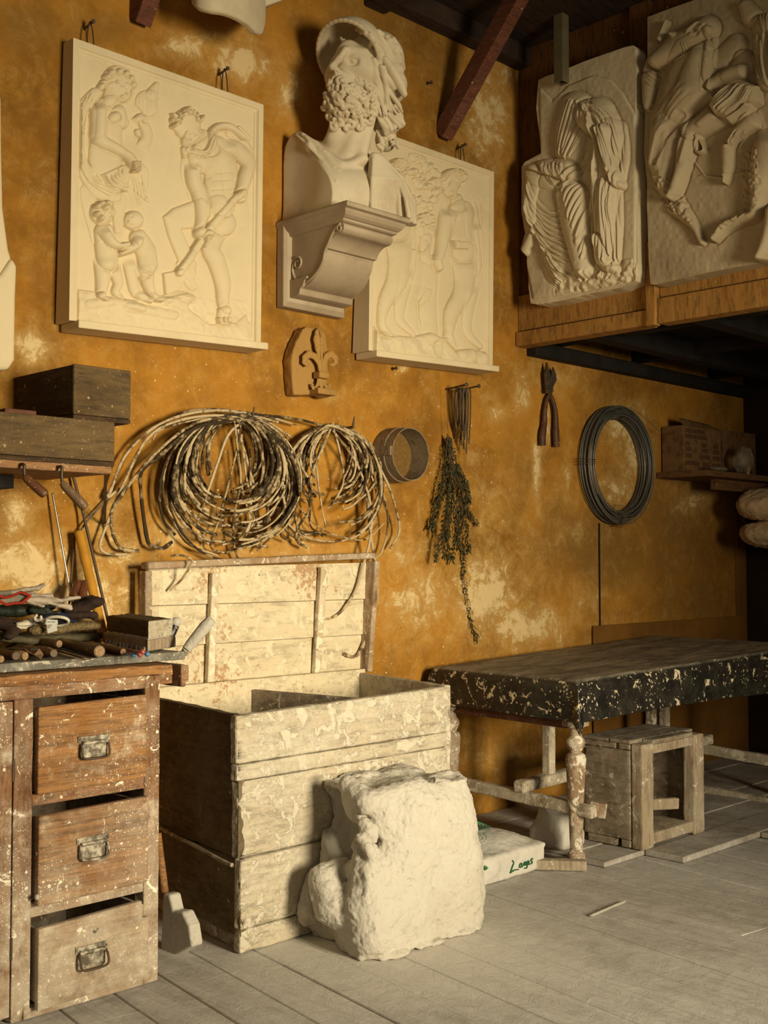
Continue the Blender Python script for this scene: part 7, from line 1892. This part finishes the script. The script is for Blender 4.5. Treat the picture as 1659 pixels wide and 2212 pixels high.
# ------------------------------------------------------------------ long pliers
def pliers():
    t = thing('long_pliers', 'rusty long-handled pruning pliers hanging on the wall left of the wire coil', 'pliers', on(1187, 968, y=WY - .02))
    yy = WY - .03
    for sgn, P, col in ((-1, [(1192, 845), (1182, 862), (1177, 890), (1176, 915), (1172, 940), (1172, 962)], 'grip'), (1, [(1184, 845), (1194, 862), (1200, 890), (1201, 915), (1201, 940), (1202, 965)], 'grip')):
        C = catmull([on(a, b, y=yy) for a, b in P], 5); n = len(C); rs = [.0075 + .011 * min(1, i / n * 1.5) + (.002 if i > n * .66 else 0) for i in range(n)]; g = G(); g.tube(C, rs, 12, flat=.8, fdir=(0, 1, 0)); g.obj(col, M['grip'], t, smooth=50)
    g = G(); g.prism([on(a, b, y=yy - .012) for a, b in ((1183, 782), (1187, 800), (1192, 822), (1194, 848), (1181, 850), (1179, 825), (1178, 806))], (0, .012, 0)); g.obj('jaw', M['iron'], t, bev=.002)
    g = G(); g.prism([on(a, b, y=yy) for a, b in ((1196, 792), (1201, 806), (1203, 822), (1196, 835), (1193, 852), (1184, 850), (1190, 828), (1192, 812))], (0, .010, 0)); g.obj('jaw', M['iron'], t, bev=.002)
    g = G(); p = on(1188, 838, y=yy - .014); g.lathe(p, [(.009, 0), (.009, .03)], 12, axis=(0, 1, 0)); g.obj('pivot', M['iron'], t, smooth=40)
    g = G(); C = [on(1187 + 9 * math.cos(a), 843 + 4 * math.sin(a), y=yy - .016 + .02 * (math.sin(a) > .5)) for a in np.linspace(0, 6.28, 14)]; g.tube(C, .0016, 6); g.obj('wire_binding', M['iron'], t)
    g = G(); p = on(1180, 776, y=WY - .01); g.tube([(p.x, WY + .02, p.z), (p.x, WY - .05, p.z + .006)], .0035, 8); o = g.obj('wall_nail', M['iron']); tag(o, 'nail holding the long pliers', 'nail')
pliers()
# ------------------------------------------------------------------ wire coil
def coil():
    c = on(1336, 1003, y=WY - .05); R = .318
    t = thing('wire_coil', 'large coil of galvanised wire hanging on the wall', 'wire coil', (c.x, WY, c.z - R))
    r = random.Random(2); C = []; turns = 42
    for k in range(turns):
        rr = R * r.uniform(.82, 1.02) ; yo = r.uniform(.012, .085); ex = r.uniform(-.006, .006); ez = r.uniform(-.01, .004)
        for i in range(44): a = 2 * math.pi * i / 44 + 1.2; C.append((c.x + ex + rr * math.cos(a), WY - yo, c.z + ez + rr * 1.01 * math.sin(a)))
    g = G()
    for k in range(turns): g.tube(C[k * 44:(k + 1) * 44] + [C[k * 44]], .0029, 6, cap=False)
    g.obj('windings', M['wire'], t, smooth=80)
    for px, py in ((1262, 993), (1330, 1108)):
        g = G()
        for q in range(3):
            a = on(px, py + q * 5, y=WY - .05); d = Vector((c.x - a.x, 0, c.z - a.z)).normalized()
            P = [a - d * .045 + Vector((0, .03, 0)), a - d * .05 - Vector((0, .05, 0)), a + d * .03 - Vector((0, .055, 0)), a + d * .04 + Vector((0, .02, .004))]
            g.tube(catmull(P, 4), .0016, 5)
        g.obj('tie_wire', M['iron'], t)
    g = G(); g.tube(catmull([on(a, b, y=WY - .07) for a, b in ((1360, 880), (1390, 900), (1420, 928), (1430, 933))], 4), .0016, 5); g.obj('loose_end', M['wire'], t)
    g = G(); g.tube([(c.x, WY + .03, c.z + R * .80), (c.x, WY - .10, c.z + R * .815)], .006, 8); o = g.obj('wall_nail', M['iron'], smooth=40); tag(o, 'nail carrying the wire coil', 'nail')
coil()
for px, py, l in ((845, 797, 'small nail in a pale plaster patch under the second relief'), (921, 182, 'rusty bolt stub in the wall between bust and red brace')):
    g = G(); p = on(px, py, y=WY); g.tube([(p.x, WY + .02, p.z), (p.x, WY - .03, p.z), ], .004, 8); g.lathe((p.x, WY - .034, p.z), [(.009, 0), (.009, .004)], 10, axis=(0, 1, 0)); o = g.obj('wall_nail', M['iron'], smooth=40); tag(o, l, 'nail')

# ------------------------------------------------------------------ shelf at the right with carton and glass
xs0 = on(1465, 1020, y=3.70); 
g = G(); z = on(1468, 1018, y=3.60).z; x0 = on(1466, 1018, y=3.60).x
g.box(x0, 7.04, 3.42, 3.747, z - .035, z); o = g.obj('wall_shelf', M['shelf'], bev=.003); tag(o, 'brown shelf in shadow carrying the cardboard carton', 'shelf')
g = G(); g.box(x0 + .25, 7.02, 3.50, 3.54, z - .10, z - .036); g.obj('shelf_batten', M['shelf'], o, bev=.003)
c0 = on(1476, 1015, y=3.60); c1 = on(1558, 1015, y=3.60); zt_ = on(1476, 918, y=3.60).z
t = thing('cardboard_box', 'cardboard carton with faded rows of print on the right shelf', 'carton', ((c0.x + c1.x) / 2, 3.66, z))
g = G(); g.box(c0.x, c1.x, 3.60, 3.74, z + .001, zt_); g.obj('carton', M['card'], t, bev=.003)
g = G(); g.hexa([(c0.x, 3.60, zt_), (c1.x, 3.60, zt_), (c1.x, 3.601, zt_), (c0.x, 3.601, zt_), (c0.x + .02, 3.64, zt_ + .05), (c1.x - .05, 3.66, zt_ + .04), (c1.x - .05, 3.661, zt_ + .04), (c0.x + .02, 3.641, zt_ + .05)]); g.obj('flap', M['card'], t)
W = c1.x - c0.x; H = zt_ - z; r = random.Random(1)
for row, (f, cols) in enumerate(((.90, ((.06, .55),)), (.78, ((.06, .60),)), (.62, ((.06, .16), (.48, .58), (.78, .92))), (.50, ((.06, .2), (.48, .64), (.78, .94))), (.36, ((.06, .2), (.48, .68), (.78, .94))), (.2, ((.06, .4), (.50, .66), (.74, .96))))):
    for a, b in cols:
        x = a; g = G()
        while x < b:
            w = r.uniform(.012, .03); g.box(c0.x + W * x, c0.x + W * (x + w), 3.5985, 3.6, z + H * f - .012, z + H * f + .012); x += w + .014
        g.obj('faded_print', M['cardink'], t)
d0 = on(1562, 1012, y=3.64); g = G(); g.box(d0.x, 7.0, 3.64, 3.745, z + .001, zt_ + .02); o = g.obj('cardboard_box', M['card'], bev=.003); tag(o, 'plain brown carton further right on the shelf behind the glass', 'carton')
p = on(1613, 1015, y=3.50); t = thing('wrapped_bulb', 'clear film-wrapped glass lamp with a brass cap on the right shelf', 'lamp', (p.x, 3.5, z))
g = G(); g.lathe((p.x, 3.50, z + .001), [(.028, 0), (.028, .055), (.024, .058)], 20); g.obj('brass_cap', M['brass'], t, smooth=40)
g = G(); g.sphere((p.x - .02, 3.51, z + .09), (.075, .06, .085), 14, 10); g.obj('clear_wrapping', M['plastic'], t, smooth=180, lump=(1, .03, .03))
p = on(1552, 1013, y=3.47); g = G(); g.sphere((p.x, 3.47, z + .018), (.09, .035, .016), 14, 8); o = g.obj('plastic_film', M['plastic'], smooth=180, lump=(1, .02, .02)); tag(o, 'crumpled clear plastic film on the shelf in front of the carton', 'plastic film')
# ------------------------------------------------------------------ sacks stacked at the right edge
def sack(label, P, r, sq, seed):
    pts = [np.array(on(a, b, y=c)) for a, b, c in P]; A = np.array(pts)
    V = Vol(A.min(0) - r * 1.25, A.max(0) + r * 1.25, .008)
    for a, b in zip(pts[:-1], pts[1:]): V.cap(a, b, r, r, k=.05, sq=((0, 0, 1), sq))
    o = V.obj('filled_sack', M['sack'], lump=[(.03, .12), (.012, .03)]); tag(o, label, 'sack')
sack('upper bulging tan sack at the right edge below the shelf', [(1650, 1092, 3.38), (1700, 1080, 3.38), (1760, 1080, 3.4)], .16, .62, 1)
sack('lower tan sack at the right edge, under the upper one', [(1655, 1152, 3.38), (1700, 1160, 3.36), (1760, 1165, 3.4)], .15, .55, 2)
g = G(); a = on(1668, 1192, y=3.3); g.box(a.x + .5, 8.6, 3.18, 3.6, a.z - .05, a.z - .02); 
o = g.obj('sack_rack', M['dark'], bev=.003); tag(o, 'dark rack board under the two tan sacks', 'rack')
g = G()
for xx, yy in ((7.3, 3.2), (7.3, 3.55)): g.box(xx, xx + .04, yy, yy + .04, 0.027, a.z - .05)
g.obj('rack_leg', M['dark'], o)
# ------------------------------------------------------------------ light and camera
def area(name, loc, to, size, power, col, sy=None, spread=180):
    l = bpy.data.lights.new(name, 'AREA'); l.energy = power; l.color = col; l.shape = 'RECTANGLE'; l.size = size; l.size_y = sy or size
    l.spread = math.radians(spread)
    o = bpy.data.objects.new(name, l); COL.objects.link(o); o.location = loc
    o.rotation_euler = (Vector(to) - Vector(loc)).to_track_quat('-Z', 'Y').to_euler(); return o
area('window_light', (2.4, -2.4, 1.65), (2.95, 3.7, .95), 1.1, 84, (1, .865, .61), 1.4, spread=70)
area('fill_light', (-.6, -.6, 2.2), (4.5, 3.2, 1.6), 2.5, 14, (1, .82, .56), 2.5)
w = bpy.data.worlds.new('world'); SC.world = w; w.use_nodes = True
w.node_tree.nodes['Background'].inputs[0].default_value = (1, .80, .52, 1); w.node_tree.nodes['Background'].inputs[1].default_value = .075
cam = bpy.data.cameras.new('camera'); co = bpy.data.objects.new('camera', cam); COL.objects.link(co); SC.camera = co
cam.sensor_fit = 'HORIZONTAL'; cam.sensor_width = 36; cam.lens = 36 * FO / 1659; cam.clip_start = .05
R3 = Matrix((tuple(RGT), tuple(UPV), tuple(-FWD))).transposed()
co.matrix_world = Matrix.Translation(CAM) @ R3.to_4x4()
SC.view_settings.view_transform = 'Standard'; SC.view_settings.look = 'None'; SC.view_settings.exposure = 0; SC.view_settings.gamma = 1
